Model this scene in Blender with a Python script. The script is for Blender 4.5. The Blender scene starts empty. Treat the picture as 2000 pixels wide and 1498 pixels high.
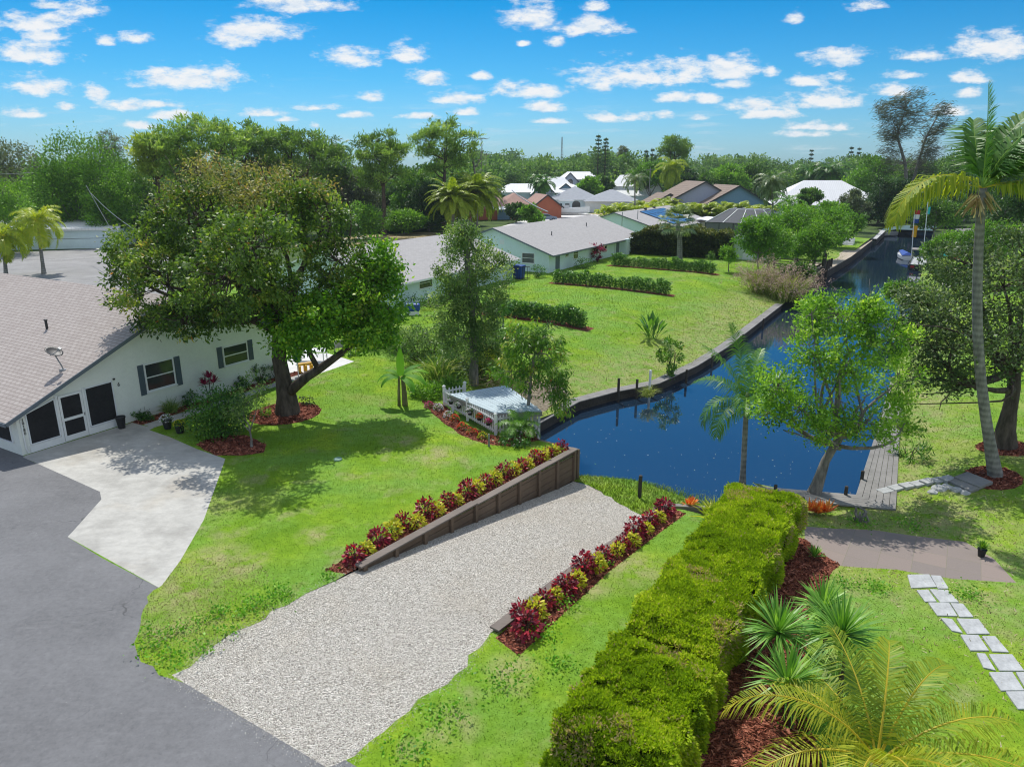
import bpy, math, random
import numpy as np
from mathutils import Vector, Matrix
from mathutils.geometry import delaunay_2d_cdt
SC = bpy.context.scene
COL = SC.collection
R = math.radians
random.seed(7)
RNG = np.random.default_rng(11)

# ------------------------------------------------------------------ camera, sky, sun, exposure
CAM_H = 11.2
F = 1400.0                       # focal length in pixels of the 2000 px wide photograph
PITCH = R(16.66)
cd = bpy.data.cameras.new('camera'); cam = bpy.data.objects.new('camera', cd); COL.objects.link(cam)
cd.sensor_width = 36; cd.lens = 36 * F / 2000; cd.clip_start = .2; cd.clip_end = 9000
cam.location = (0, 0, CAM_H); cam.rotation_euler = (R(90) - PITCH, 0, 0)
SC.camera = cam
SC.view_settings.view_transform = 'Standard'; SC.view_settings.look = 'None'
SC.view_settings.exposure = -0.08; SC.view_settings.gamma = 1
SC.cycles.max_bounces = 6; SC.cycles.diffuse_bounces = 3; SC.cycles.glossy_bounces = 3
SC.cycles.transmission_bounces = 4; SC.cycles.transparent_max_bounces = 6
SC.cycles.use_adaptive_sampling = True; SC.cycles.filter_width = 1.1
SC.cycles.sample_clamp_indirect = 6

SUN_EL = R(57); SUN_AZ = R(-17)          # azimuth measured from +Y towards +X
SUN = Vector((math.sin(SUN_AZ) * math.cos(SUN_EL), math.cos(SUN_AZ) * math.cos(SUN_EL), math.sin(SUN_EL)))
sd = bpy.data.lights.new('sun', 'SUN'); sd.energy = 4.4; sd.angle = R(.55); sd.color = (1, .965, .9)
so = bpy.data.objects.new('sun', sd); COL.objects.link(so); so.location = (0, 0, 60)
so.rotation_euler = SUN.to_track_quat('Z', 'Y').to_euler()


def N(nt, typ, ins=None, **props):
    n = nt.nodes.new(typ)
    for k, v in props.items():
        setattr(n, k, v)
    for k, v in (ins or {}).items():
        if isinstance(v, bpy.types.NodeSocket):
            nt.links.new(v, n.inputs[k])
        else:
            n.inputs[k].default_value = v
    return n


def MA(nt, op, a, b=0.0, c=None, clamp=False):
    d = {0: a, 1: b}
    if c is not None:
        d[2] = c
    return N(nt, 'ShaderNodeMath', d, operation=op, use_clamp=clamp).outputs[0]


def VM(nt, op, a, b=(0, 0, 0)):
    n = N(nt, 'ShaderNodeVectorMath', {0: a, 1: b}, operation=op)
    return n.outputs['Value'] if op in ('LENGTH', 'DOT_PRODUCT') else n.outputs[0]


def RAMP(nt, fac, stops, interp='LINEAR'):
    n = N(nt, 'ShaderNodeValToRGB', {0: fac}); e = n.color_ramp.elements
    n.color_ramp.interpolation = interp
    while len(e) < len(stops):
        e.new(.5)
    for i, (p, c) in enumerate(stops):
        e[i].position = p; e[i].color = (*c, 1) if len(c) == 3 else c
    return n.outputs[0]


def MIX(nt, fac, a, b, bt='MIX'):
    n = N(nt, 'ShaderNodeMix', data_type='RGBA', blend_type=bt)
    for k, v in ((0, fac), (6, a), (7, b)):
        if isinstance(v, bpy.types.NodeSocket):
            nt.links.new(v, n.inputs[k])
        else:
            n.inputs[k].default_value = v if k == 0 else (*v[:3], 1)
    return n.outputs[2]


def NOISE(nt, vec, scale, detail=4, rough=.55, dist=0):
    return N(nt, 'ShaderNodeTexNoise', {'Vector': vec, 'Scale': scale, 'Detail': detail, 'Roughness': rough, 'Distortion': dist}).outputs[0]


def SRGB(r, g, b):
    return tuple((c / 255 / 12.92) if c / 255 <= .04045 else ((c / 255 + .055) / 1.055) ** 2.4 for c in (r, g, b))


# clouds seen in the photograph: centre x, centre y, half width, half height (photo pixels)
CLOUDS = [(160, 16, 45, 16), (95, 10, 30, 7), (65, 42, 85, 16), (60, 98, 75, 19), (85, 66, 50, 10), (205, 78, 26, 8), (262, 72, 34, 11),
          (580, 4, 95, 15), (500, 53, 88, 18), (465, 76, 38, 14), (365, 147, 122, 20), (75, 167, 60, 15), (191, 179, 23, 12), (130, 208, 20, 7),
          (250, 204, 50, 10), (310, 202, 60, 7), (330, 223, 40, 9), (275, 243, 34, 8), (50, 220, 50, 8), (690, 108, 60, 18), (790, 102, 48, 15),
          (835, 152, 40, 13), (722, 186, 26, 10), (885, 190, 52, 11), (940, 146, 22, 8), (1032, 26, 52, 22), (1150, 50, 72, 15), (1085, 80, 18, 8),
          (1020, 84, 14, 6), (1165, 10, 30, 8), (1250, 140, 130, 22), (1340, 134, 40, 20), (1425, 132, 55, 20), (1435, 162, 38, 8), (1170, 167, 24, 8),
          (1035, 174, 72, 13), (1063, 207, 45, 9), (1320, 188, 38, 11), (1385, 190, 30, 9), (1550, 35, 26, 10), (1630, 108, 62, 17), (1505, 135, 17, 11),
          (1575, 155, 40, 11), (1640, 148, 22, 9), (1490, 202, 80, 11), (1605, 191, 68, 17), (1500, 220, 60, 9), (1180, 226, 28, 9), (1240, 226, 34, 8),
          (1298, 224, 18, 7), (1365, 228, 22, 6), (1800, 104, 48, 11), (1950, 84, 92, 22), (1762, 146, 38, 7), (1890, 149, 38, 10), (1755, 172, 45, 11),
          (1890, 180, 36, 9), (1600, 245, 70, 8), (1180, 172, 16, 7), (615, 208, 50, 7), (520, 219, 50, 7), (690, 224, 30, 6), (618, 244, 14, 6),
          (910, 217, 30, 6), (820, 226, 40, 5), (1690, 10, 40, 9), (1860, 215, 40, 9), (560, 232, 24, 5), (1560, 260, 60, 6), (1080, 236, 40, 5)]

wd = bpy.data.worlds.new('World'); SC.world = wd; wd.use_nodes = True
nt = wd.node_tree; nt.nodes.clear()
sky = N(nt, 'ShaderNodeTexSky', sky_type='NISHITA', sun_disc=False, sun_elevation=SUN_EL, sun_rotation=SUN_AZ,
        air_density=1.0, dust_density=.8, ozone_density=2.2, altitude=10)
STR = .15
tc = N(nt, 'ShaderNodeTexCoord').outputs['Generated']
sep = N(nt, 'ShaderNodeSeparateXYZ', {0: tc})
# clear, saturated tropical air low in front: the low yellow band of the model is taken to the cyan of the photographed horizon
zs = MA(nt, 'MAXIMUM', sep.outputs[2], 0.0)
grade = RAMP(nt, zs, [(0, (.40, .70, 1.02)), (.05, (.28, .62, .93)), (.11, (.12, .53, .83)), (.2, (.006, .42, .72)), (.5, (.09, .42, .74)), (.64, (1.0, 1.0, 1.0)), (1, (1.2, 1.15, 1.08))])  # top stops keep the unseen overhead sky bright and white, as added fill
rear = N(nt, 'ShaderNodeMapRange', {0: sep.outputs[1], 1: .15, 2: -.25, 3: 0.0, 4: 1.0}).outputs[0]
grade = MIX(nt, rear, grade, (1.15, 1.12, 1.08))  # unseen sky behind the camera brightened to fill the shaded walls
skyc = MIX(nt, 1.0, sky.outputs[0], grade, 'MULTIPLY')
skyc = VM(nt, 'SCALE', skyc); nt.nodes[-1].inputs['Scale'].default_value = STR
yy = MA(nt, 'MAXIMUM', sep.outputs[1], .05)
az = MA(nt, 'DIVIDE', sep.outputs[0], yy); el = MA(nt, 'DIVIDE', sep.outputs[2], yy)
ae = N(nt, 'ShaderNodeCombineXYZ', {0: az, 1: el, 2: 0.0}).outputs[0]
wob = N(nt, 'ShaderNodeTexNoise', {'Vector': VM(nt, 'MULTIPLY', ae, (34, 80, 1)), 'Scale': 1.0, 'Detail': 9, 'Roughness': .64})
big = N(nt, 'ShaderNodeTexNoise', {'Vector': VM(nt, 'MULTIPLY', ae, (9, 26, 1)), 'Scale': 1.0, 'Detail': 3, 'Roughness': .5})
best = None
for (px, py, w, h) in CLOUDS:
    dx, dy = (px - 1000) / F, -(py + h * .55 - 749) / F
    ry, rz = math.cos(PITCH) + math.sin(PITCH) * dy, -math.sin(PITCH) + math.cos(PITCH) * dy
    d = VM(nt, 'SUBTRACT', ae, (dx / ry, rz / ry, 0))
    d = VM(nt, 'MULTIPLY', d, (F * ry / w / 1.15, F * ry / h / 1.75, 0))
    d = VM(nt, 'MAXIMUM', d, VM(nt, 'MULTIPLY', d, (1, -1.9, 1)))
    l = VM(nt, 'LENGTH', d)
    best = l if best is None else MA(nt, 'MINIMUM', best, l)
nz = MA(nt, 'MULTIPLY_ADD', wob.outputs[0], 2.5, -1.25)
nz2 = MA(nt, 'MULTIPLY_ADD', big.outputs[0], 1.0, -.5)
dens = MA(nt, 'ADD', MA(nt, 'ADD', best, nz), nz2)
mr = N(nt, 'ShaderNodeMapRange', {0: dens, 1: 1.08, 2: .22, 3: 0.0, 4: 1.0}, interpolation_type='SMOOTHSTEP').outputs[0]
# thin high wisps and unseen cumulus added behind the camera as fill light
flat = N(nt, 'ShaderNodeCombineXYZ', {0: MA(nt, 'MULTIPLY', az, 14), 1: MA(nt, 'MULTIPLY', el, 95), 2: 3.0}).outputs[0]
ws = NOISE(nt, flat, 1.0, 7, .6)
band = N(nt, 'ShaderNodeMapRange', {0: el, 1: .01, 2: .13, 3: 1.0, 4: 0.0}).outputs[0]
wis = N(nt, 'ShaderNodeMapRange', {0: ws, 1: .52, 2: .74, 3: 0.0, 4: .42}, interpolation_type='SMOOTHSTEP').outputs[0]
wis = MA(nt, 'MULTIPLY', wis, band)
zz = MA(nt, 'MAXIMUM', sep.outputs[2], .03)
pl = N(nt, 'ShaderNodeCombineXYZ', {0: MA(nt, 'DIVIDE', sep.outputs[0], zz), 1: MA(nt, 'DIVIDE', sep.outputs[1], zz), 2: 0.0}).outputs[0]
fill_cloud = NOISE(nt, pl, .8, 6, .6)
fill_cloud = N(nt, 'ShaderNodeMapRange', {0: fill_cloud, 1: .47, 2: .60, 3: 0.0, 4: 1.0}, interpolation_type='SMOOTHSTEP').outputs[0]
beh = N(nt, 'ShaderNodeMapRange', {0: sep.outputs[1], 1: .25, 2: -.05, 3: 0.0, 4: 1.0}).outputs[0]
fill_cloud = MA(nt, 'MULTIPLY', fill_cloud, beh)
up = N(nt, 'ShaderNodeMapRange', {0: sep.outputs[2], 1: 0.0, 2: .015, 3: 0.0, 4: 1.0}).outputs[0]
mask = MA(nt, 'MULTIPLY', MA(nt, 'MAXIMUM', MA(nt, 'MAXIMUM', mr, wis), fill_cloud), up, clamp=True)
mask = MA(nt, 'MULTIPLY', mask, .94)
wob2 = N(nt, 'ShaderNodeTexNoise', {'Vector': VM(nt, 'ADD', VM(nt, 'MULTIPLY', ae, (34, 80, 1)), (0, .6, 0)), 'Scale': 1.0, 'Detail': 5, 'Roughness': .55})
lit = MA(nt, 'MULTIPLY_ADD', MA(nt, 'SUBTRACT', wob2.outputs[0], wob.outputs[0]), 1.9, .62, clamp=True)
cc = RAMP(nt, lit, [(.0, (.60, .72, .86)), (.45, (.86, .92, .98)), (.8, (1.0, 1.0, 1.0))])
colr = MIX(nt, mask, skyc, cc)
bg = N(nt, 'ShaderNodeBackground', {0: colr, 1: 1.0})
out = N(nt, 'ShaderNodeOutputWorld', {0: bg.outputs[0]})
wd.cycles.sampling_method = 'MANUAL'; wd.cycles.sample_map_resolution = 512

# ------------------------------------------------------------------ measuring helpers
cp, sp = math.cos(PITCH), math.sin(PITCH)
UX, UY = math.sin(R(30.2)), math.cos(R(30.2))       # street direction u; v points right of it


def ray(px, py):
    dx = (px - 1000) / F; dy = -(py - 749) / F
    return Vector((dx, cp + sp * dy, -sp + cp * dy))


def at(px, py, z=0.0):
    r = ray(px, py); t = (z - CAM_H) / r.z
    return Vector((r.x * t, r.y * t, z))


def PY(px, py, Y):
    r = ray(px, py); t = Y / r.y
    return Vector((r.x * t, Y, CAM_H + r.z * t))


def mpp(p):                                          # metres per photo pixel at a point
    return (p[1] * cp - (p[2] - CAM_H) * sp) / F


def W(u, v, z=0.0):
    return Vector((u * UX + v * UY, u * UY - v * UX, z))


def UVc(p):
    return (p[0] * UX + p[1] * UY, p[0] * UY - p[1] * UX)


ROT = math.atan2(UY, UX)                             # local x = u, local y = -v

# ------------------------------------------------------------------ mesh helpers


class MB:
    def __init__(s, M=None):
        s.v = []; s.f = []; s.M = M or Matrix()

    def add(s, vs, fs):
        n = len(s.v); s.v += [s.M @ Vector(p) for p in vs]; s.f += [tuple(i + n for i in f) for f in fs]
        return s

    def box(s, x0, y0, z0, x1, y1, z1):
        x0, x1 = min(x0, x1), max(x0, x1); y0, y1 = min(y0, y1), max(y0, y1); z0, z1 = min(z0, z1), max(z0, z1)
        return s.add([(x0, y0, z0), (x1, y0, z0), (x1, y1, z0), (x0, y1, z0), (x0, y0, z1), (x1, y0, z1), (x1, y1, z1), (x0, y1, z1)],
                     [(3, 2, 1, 0), (4, 5, 6, 7), (0, 1, 5, 4), (1, 2, 6, 5), (2, 3, 7, 6), (3, 0, 4, 7)])

    def bar(s, p, q, w, h, up=(0, 0, 1)):
        p, q = Vector(p), Vector(q); d = (q - p).normalized(); a = d.cross(Vector(up))
        if a.length < 1e-4:
            a = d.cross(Vector((1, 0, 0)))
        a.normalize(); b = a.cross(d); a *= w / 2; b *= h / 2
        return s.add([p - a - b, p + a - b, p + a + b, p - a + b, q - a - b, q + a - b, q + a + b, q - a + b],
                     [(0, 1, 2, 3), (7, 6, 5, 4), (4, 5, 1, 0), (5, 6, 2, 1), (6, 7, 3, 2), (7, 4, 0, 3)])

    def prism(s, poly, z0, z1):
        n = len(poly)
        area = sum(poly[i][0] * poly[(i + 1) % n][1] - poly[(i + 1) % n][0] * poly[i][1] for i in range(n))
        if area < 0:
            poly = poly[::-1]
        za = z0 if hasattr(z0, '__len__') else [z0] * n
        zb = z1 if hasattr(z1, '__len__') else [z1] * n
        if area < 0:
            za, zb = za[::-1], zb[::-1]
        vs = [(p[0], p[1], za[i]) for i, p in enumerate(poly)] + [(p[0], p[1], zb[i]) for i, p in enumerate(poly)]
        return s.add(vs, [tuple(range(n))[::-1], tuple(range(n, 2 * n))] + [(i, (i + 1) % n, n + (i + 1) % n, n + i) for i in range(n)])

    def slab(s, pts, t):                              # planar polygon thickened downwards along its normal
        pts = [Vector(p) for p in pts]; n = (pts[1] - pts[0]).cross(pts[2] - pts[0]).normalized()
        if n.z < 0:
            pts = pts[::-1]; n = -n
        k = len(pts); lo = [p - n * t for p in pts]
        return s.add(pts + lo, [tuple(range(k)), tuple(range(k, 2 * k))[::-1]] + [(i, i + k, (i + 1) % k + k, (i + 1) % k) for i in range(k)])

    def tube(s, pts, rad, n=6, cap=True):
        pts = [Vector(p) for p in pts]; m = len(pts)
        rad = rad if hasattr(rad, '__len__') else [rad] * m
        vs = []; a = None
        for i, p in enumerate(pts):
            d = (pts[min(i + 1, m - 1)] - pts[max(i - 1, 0)])
            d = d.normalized() if d.length > 1e-6 else Vector((0, 0, 1))
            if a is None:
                a = d.orthogonal().normalized()
            else:
                a = a - d * a.dot(d)
                a = a.normalized() if a.length > 1e-4 else d.orthogonal().normalized()
            b = d.cross(a)
            for k in range(n):
                t = 2 * math.pi * k / n
                vs.append(p + (a * math.cos(t) + b * math.sin(t)) * rad[i])
        fs = [(i * n + k, i * n + (k + 1) % n, (i + 1) * n + (k + 1) % n, (i + 1) * n + k) for i in range(m - 1) for k in range(n)]
        if cap:
            fs += [tuple(range(n))[::-1], tuple(range((m - 1) * n, m * n))]
        return s.add(vs, fs)

    def lathe(s, c, prof, n=14):
        c = Vector(c); m = len(prof)
        vs = [c + Vector((r * math.cos(2 * math.pi * k / n), r * math.sin(2 * math.pi * k / n), z)) for (r, z) in prof for k in range(n)]
        fs = [(i * n + k, i * n + (k + 1) % n, (i + 1) * n + (k + 1) % n, (i + 1) * n + k) for i in range(m - 1) for k in range(n)]
        return s.add(vs, fs + [tuple(range(n))[::-1], tuple(range((m - 1) * n, m * n))])

    def face(s, pts):
        return s.add(pts, [tuple(range(len(pts)))])

    def build(s, name, mat, parent=None, origin=(0, 0, 0), smooth=False, bevel=0):
        me = bpy.data.meshes.new(name)
        me.from_pydata([tuple(p - Vector(origin)) for p in s.v], [], s.f); me.update()
        me.materials.append(mat)
        if smooth:
            me.polygons.foreach_set('use_smooth', [True] * len(me.polygons))
        o = bpy.data.objects.new(name, me); COL.objects.link(o)
        if parent is not None:
            o.parent = parent
        else:
            o.location = origin
        if bevel:
            b = o.modifiers.new('bevel', 'BEVEL'); b.width = bevel; b.segments = 2; b.limit_method = 'ANGLE'
        return o


class QB:                                             # loose faces (leaves, blades, pebbles) held in arrays
    def __init__(s):
        s.q = []; s.t = []

    def add(s, a, tone):
        a = np.asarray(a, dtype=np.float32); s.q.append(a)
        s.t.append(np.broadcast_to(np.asarray(tone, dtype=np.float32), (len(a),)))
        return s

    def arrays(s):
        return np.concatenate(s.q), np.concatenate(s.t)

    def build(s, name, mat, parent=None, origin=(0, 0, 0)):
        a, t = s.arrays(); a = a - np.asarray(origin, dtype=np.float32)
        o = npobj(name, a, t, mat)
        if parent is not None:
            o.parent = parent
        else:
            o.location = origin
        return o


def npobj(name, a, t, mat):
    n, k = a.shape[:2]
    me = bpy.data.meshes.new(name)
    me.vertices.add(n * k); me.vertices.foreach_set('co', np.ascontiguousarray(a, dtype=np.float32).ravel())
    me.loops.add(n * k); me.loops.foreach_set('vertex_index', np.arange(n * k, dtype=np.int32))
    me.polygons.add(n); me.polygons.foreach_set('loop_start', np.arange(n, dtype=np.int32) * k)
    me.update(calc_edges=True)
    at_ = me.attributes.new('tone', 'FLOAT', 'POINT'); at_.data.foreach_set('value', np.repeat(t, k).astype(np.float32))
    me.materials.append(mat)
    o = bpy.data.objects.new(name, me); COL.objects.link(o)
    return o


def tag(o, label=None, cat=None, group=None, kind=None):
    for k, v in (('label', label), ('category', cat), ('group', group), ('kind', kind)):
        if v:
            o[k] = v
    return o


def thing(name, label, cat, loc, rot=0.0, group=None):
    o = bpy.data.objects.new(name, None); COL.objects.link(o); o.empty_display_size = .3
    o.location = loc; o.rotation_euler = (0, 0, rot)
    return tag(o, label, cat, group)


def copy_thing(o, loc, rot=0.0, scale=1.0, label=None, group=None):
    c = o.copy(); COL.objects.link(c); c.location = loc; c.rotation_euler = (0, 0, rot)
    c.scale = (scale,) * 3 if not hasattr(scale, '__len__') else scale
    for ch in o.children:
        k = ch.copy(); COL.objects.link(k); k.parent = c
        for g in ch.children:
            q = g.copy(); COL.objects.link(q); q.parent = k
    if label:
        c['label'] = label
    if group:
        c['group'] = group
    return c


ORD = 'first second third fourth fifth sixth seventh eighth ninth tenth eleventh twelfth thirteenth fourteenth fifteenth sixteenth seventeenth eighteenth nineteenth twentieth'.split()
ORD += ['twenty-' + x for x in ORD[:9]]


def unit(a):
    return a / np.maximum(np.linalg.norm(a, axis=-1, keepdims=True), 1e-6)


def rsph(n):
    return unit(RNG.normal(size=(n, 3)))


# ------------------------------------------------------------------ materials
def newmat(name):
    m = bpy.data.materials.new(name); m.use_nodes = True; nt = m.node_tree; nt.nodes.clear()
    return m, nt


def finish(nt, sh):
    N(nt, 'ShaderNodeOutputMaterial', {0: sh})


def PRIN(nt, col, rough=.7, metal=0.0, spec=.4, normal=None):
    d = {'Base Color': col if isinstance(col, bpy.types.NodeSocket) else (*col, 1), 'Roughness': rough, 'Metallic': metal, 'Specular IOR Level': spec}
    if normal is not None:
        d['Normal'] = normal
    return N(nt, 'ShaderNodeBsdfPrincipled', d).outputs[0]


def BUMP(nt, h, strength=.4, dist=.02):
    return N(nt, 'ShaderNodeBump', {'Height': h, 'Strength': strength, 'Distance': dist}).outputs[0]


def plain(name, col, rough=.6, metal=0.0, var=.12, scale=3.0, spec=.4, bump=0.0, bscale=40.0):
    m, nt = newmat(name)
    p = N(nt, 'ShaderNodeTexCoord').outputs['Object']
    n = NOISE(nt, p, scale, 6, .62)
    n2 = NOISE(nt, p, scale * 9, 4, .6)
    f = MA(nt, 'ADD', MA(nt, 'MULTIPLY', n, .65), MA(nt, 'MULTIPLY', n2, .35))
    lo = tuple(c * (1 - var * 1.6) for c in col); hi = tuple(min(1, c * (1 + var)) for c in col)
    c = RAMP(nt, f, [(.3, lo), (.68, hi)])
    nor = BUMP(nt, NOISE(nt, p, bscale, 4), bump, .02) if bump else None
    finish(nt, PRIN(nt, c, rough, metal, spec, nor)); return m


def leafmat(name, stops, trans=.35, rough=.45, spec=.35, tmul=(1.25, 1.3, .5), gain=1.45):
    m, nt = newmat(name)
    stops = [(q, tuple(min(.8, x * gain) for x in c)) for q, c in stops]; rough = max(rough, .42); spec = min(spec, .38)
    a = N(nt, 'ShaderNodeAttribute', attribute_name='tone').outputs['Fac']
    c = RAMP(nt, a, stops)
    p = PRIN(nt, c, rough, 0, spec)
    tcol = MIX(nt, 1.0, c, tmul, 'MULTIPLY')
    t = N(nt, 'ShaderNodeBsdfTranslucent', {0: tcol}).outputs[0]
    finish(nt, N(nt, 'ShaderNodeMixShader', {0: trans, 1: p, 2: t}).outputs[0]); return m


def bark(name, c1, c2, scale=6.0, rings=0.0):
    m, nt = newmat(name)
    p = N(nt, 'ShaderNodeTexCoord').outputs['Object']
    n = NOISE(nt, VM(nt, 'MULTIPLY', p, (1, 1, .3)), scale, 7, .65)
    f = n
    if rings:
        s = N(nt, 'ShaderNodeSeparateXYZ', {0: p}).outputs[2]
        w = MA(nt, 'SINE', MA(nt, 'MULTIPLY_ADD', n, 3.0, MA(nt, 'MULTIPLY', s, rings)))
        f = MA(nt, 'MULTIPLY_ADD', w, .085, n)
    c = RAMP(nt, f, [(.3, c1), (.7, c2)])
    finish(nt, PRIN(nt, c, .9, 0, .2, BUMP(nt, f, .6, .03))); return m


def patch(nt, p, scale, lo, hi, detail=5):
    return N(nt, 'ShaderNodeMapRange', {0: NOISE(nt, p, scale, detail, .6), 1: lo, 2: hi, 3: 0.0, 4: 1.0}).outputs[0]


def _dry():
    out = []
    for (px, py, r) in ((1235, 1120, 1.3), (1150, 1160, .8), (1850, 985, 3.0), (1700, 960, 1.6), (1900, 1150, 1.2), (1120, 905, .8), (850, 900, 1.6), (780, 870, 1.0), (1180, 770, 2.4), (1060, 745, 2.0), (1440, 640, 3.0), (1780, 760, 3.5), (420, 1110, 1.3), (360, 1180, 1.2), (330, 1250, .8), (480, 1120, .9), (1000, 1330, .8), (1320, 960, 1.0), (880, 1440, .8), (620, 1060, .8)):
        r_ = ray(px, py); t = (-.3 - CAM_H) / r_.z; out.append((r_.x * t, r_.y * t, r))
    return out


def lawnmat(name, blade=False, lush=False):
    m, nt = newmat(name)
    p = N(nt, 'ShaderNodeNewGeometry').outputs['Position']
    p2 = VM(nt, 'MULTIPLY', p, (1, 1, 0))
    g = RAMP(nt, NOISE(nt, p2, .45, 6, .65), [(.34, (.15, .29, .018)), (.5, (.255, .42, .026)), (.66, (.39, .51, .04))])
    g = MIX(nt, MA(nt, 'MULTIPLY', patch(nt, VM(nt, 'ADD', p2, (37, 11, 0)), .22, .44, .60), .85), g, (.22, .42, .085))
    g = MIX(nt, patch(nt, p2, .16, .55, .72), g, (.47, .46, .17))
    g = MIX(nt, MA(nt, 'MULTIPLY', patch(nt, p2, .7, .56, .70), .8), g, (.44, .38, .22))
    mot = NOISE(nt, p2, 3.2, 5, .7)
    g = MIX(nt, MA(nt, 'MULTIPLY', N(nt, 'ShaderNodeMapRange', {0: mot, 1: .38, 2: .66, 3: 1.0, 4: 0.0}).outputs[0], .6), g, (.12, .23, .014))
    # worn and sun-dried places, and the straw-covered slope above the bulkhead
    dry = None
    for (x, y, r) in DRY:
        l = VM(nt, 'LENGTH', VM(nt, 'SUBTRACT', p2, (x, y, 0))); l = N(nt, 'ShaderNodeMapRange', {0: l, 1: r * .25, 2: r, 3: 1.0, 4: 0.0}).outputs[0]
        dry = l if dry is None else MA(nt, 'MAXIMUM', dry, l)
    hz = N(nt, 'ShaderNodeSeparateXYZ', {0: p}).outputs[2]
    bank = N(nt, 'ShaderNodeMapRange', {0: hz, 1: -.42, 2: -.85, 3: 0.0, 4: .8}).outputs[0]
    dry = MA(nt, 'MULTIPLY', MA(nt, 'MAXIMUM', dry, bank), N(nt, 'ShaderNodeMapRange', {0: NOISE(nt, p2, 1.5, 7, .72), 1: .40, 2: .58, 3: .0, 4: 1.0}).outputs[0])
    g = MIX(nt, MA(nt, 'MULTIPLY', dry, .12 if lush else .85), g, (.45, .39, .21))
    fine = NOISE(nt, p2, 14.0, 4, .7)
    g = MIX(nt, MA(nt, 'MULTIPLY', fine, .55), g, (.09, .19, .010))
    if blade:
        a = N(nt, 'ShaderNodeAttribute', attribute_name='tone').outputs['Fac']
        g = MIX(nt, 1.0, g, RAMP(nt, a, [(0, (.34, .38, .3)), (.35, (.85, .88, .7)), (.75, (1.35, 1.3, 1.1)), (1, (2.0, 1.8, 1.6))]), 'MULTIPLY')
        geo = N(nt, 'ShaderNodeNewGeometry'); nrm = VM(nt, 'NORMALIZE', VM(nt, 'ADD', VM(nt, 'SCALE', geo.outputs['Normal']), (0, 0, 1.0)))
        for nd in nt.nodes:
            if nd.type == 'VECT_MATH' and nd.operation == 'SCALE':
                nd.inputs['Scale'].default_value = .45
        pr = PRIN(nt, g, .7, 0, .15, nrm)
        t = N(nt, 'ShaderNodeBsdfTranslucent', {0: MIX(nt, 1.0, g, (1.2, 1.25, .5), 'MULTIPLY')}).outputs[0]
        finish(nt, N(nt, 'ShaderNodeMixShader', {0: .3, 1: pr, 2: t}).outputs[0])
    else:
        finish(nt, PRIN(nt, g, .9, 0, .1, BUMP(nt, fine, .7, .04)))
    return m


DRY = _dry()
M_lawn = lawnmat('lawn'); M_blade = lawnmat('grass_blade', True); M_bankgrass = lawnmat('bank_turf', False, True); M_bankblade = lawnmat('bank_blade', True, True)


def m_asphalt(name, base, light):
    m, nt = newmat(name)
    p = N(nt, 'ShaderNodeNewGeometry').outputs['Position']
    fine = NOISE(nt, p, 60, 3, .8)
    c = RAMP(nt, MA(nt, 'ADD', MA(nt, 'MULTIPLY', NOISE(nt, p, .35, 7, .68), .7), MA(nt, 'MULTIPLY', fine, .3)), [(.34, tuple(x * .74 for x in base)), (.5, base), (.68, light)])
    c = MIX(nt, MA(nt, 'MULTIPLY', patch(nt, VM(nt, 'MULTIPLY', p, (1.0, 2.6, 1)), 1.6, .56, .70, 8), .13), c, (.40, .40, .40))
    c = MIX(nt, MA(nt, 'MULTIPLY', N(nt, 'ShaderNodeMapRange', {0: NOISE(nt, p, 6.5, 8, .8), 1: .38, 2: .66, 3: 0.0, 4: 1.0}).outputs[0], .42), c, tuple(x * 1.25 for x in light))
    c = MIX(nt, MA(nt, 'MULTIPLY', N(nt, 'ShaderNodeMapRange', {0: NOISE(nt, p, 11.0, 4, .75), 1: .56, 2: .72, 3: 0.0, 4: 1.0}).outputs[0], .5), c, tuple(x * .55 for x in base))
    v = N(nt, 'ShaderNodeTexVoronoi', {'Vector': VM(nt, 'ADD', p, VM(nt, 'SCALE', N(nt, 'ShaderNodeTexNoise', {'Vector': p, 'Scale': 1.5}).outputs[1])), 'Scale': .16}, feature='DISTANCE_TO_EDGE').outputs[0]
    crack = N(nt, 'ShaderNodeMapRange', {0: v, 1: 0.0, 2: .0035, 3: .6, 4: 0.0}).outputs[0]
    c = MIX(nt, MA(nt, 'MULTIPLY', crack, patch(nt, p, .3, .48, .56)), c, (.03, .03, .03))
    sp_ = N(nt, 'ShaderNodeMapRange', {0: NOISE(nt, p, 24, 2, .5), 1: .72, 2: .76, 3: 0.0, 4: .6}).outputs[0]
    c = MIX(nt, sp_, c, (.5, .5, .48))
    finish(nt, PRIN(nt, c, .85, 0, .3, BUMP(nt, fine, .5, .01))); return m


M_asphalt = m_asphalt('asphalt', (.150, .151, .155), (.205, .206, .21))
M_lot = m_asphalt('old_asphalt', (.24, .235, .23), (.34, .335, .33))


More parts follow.
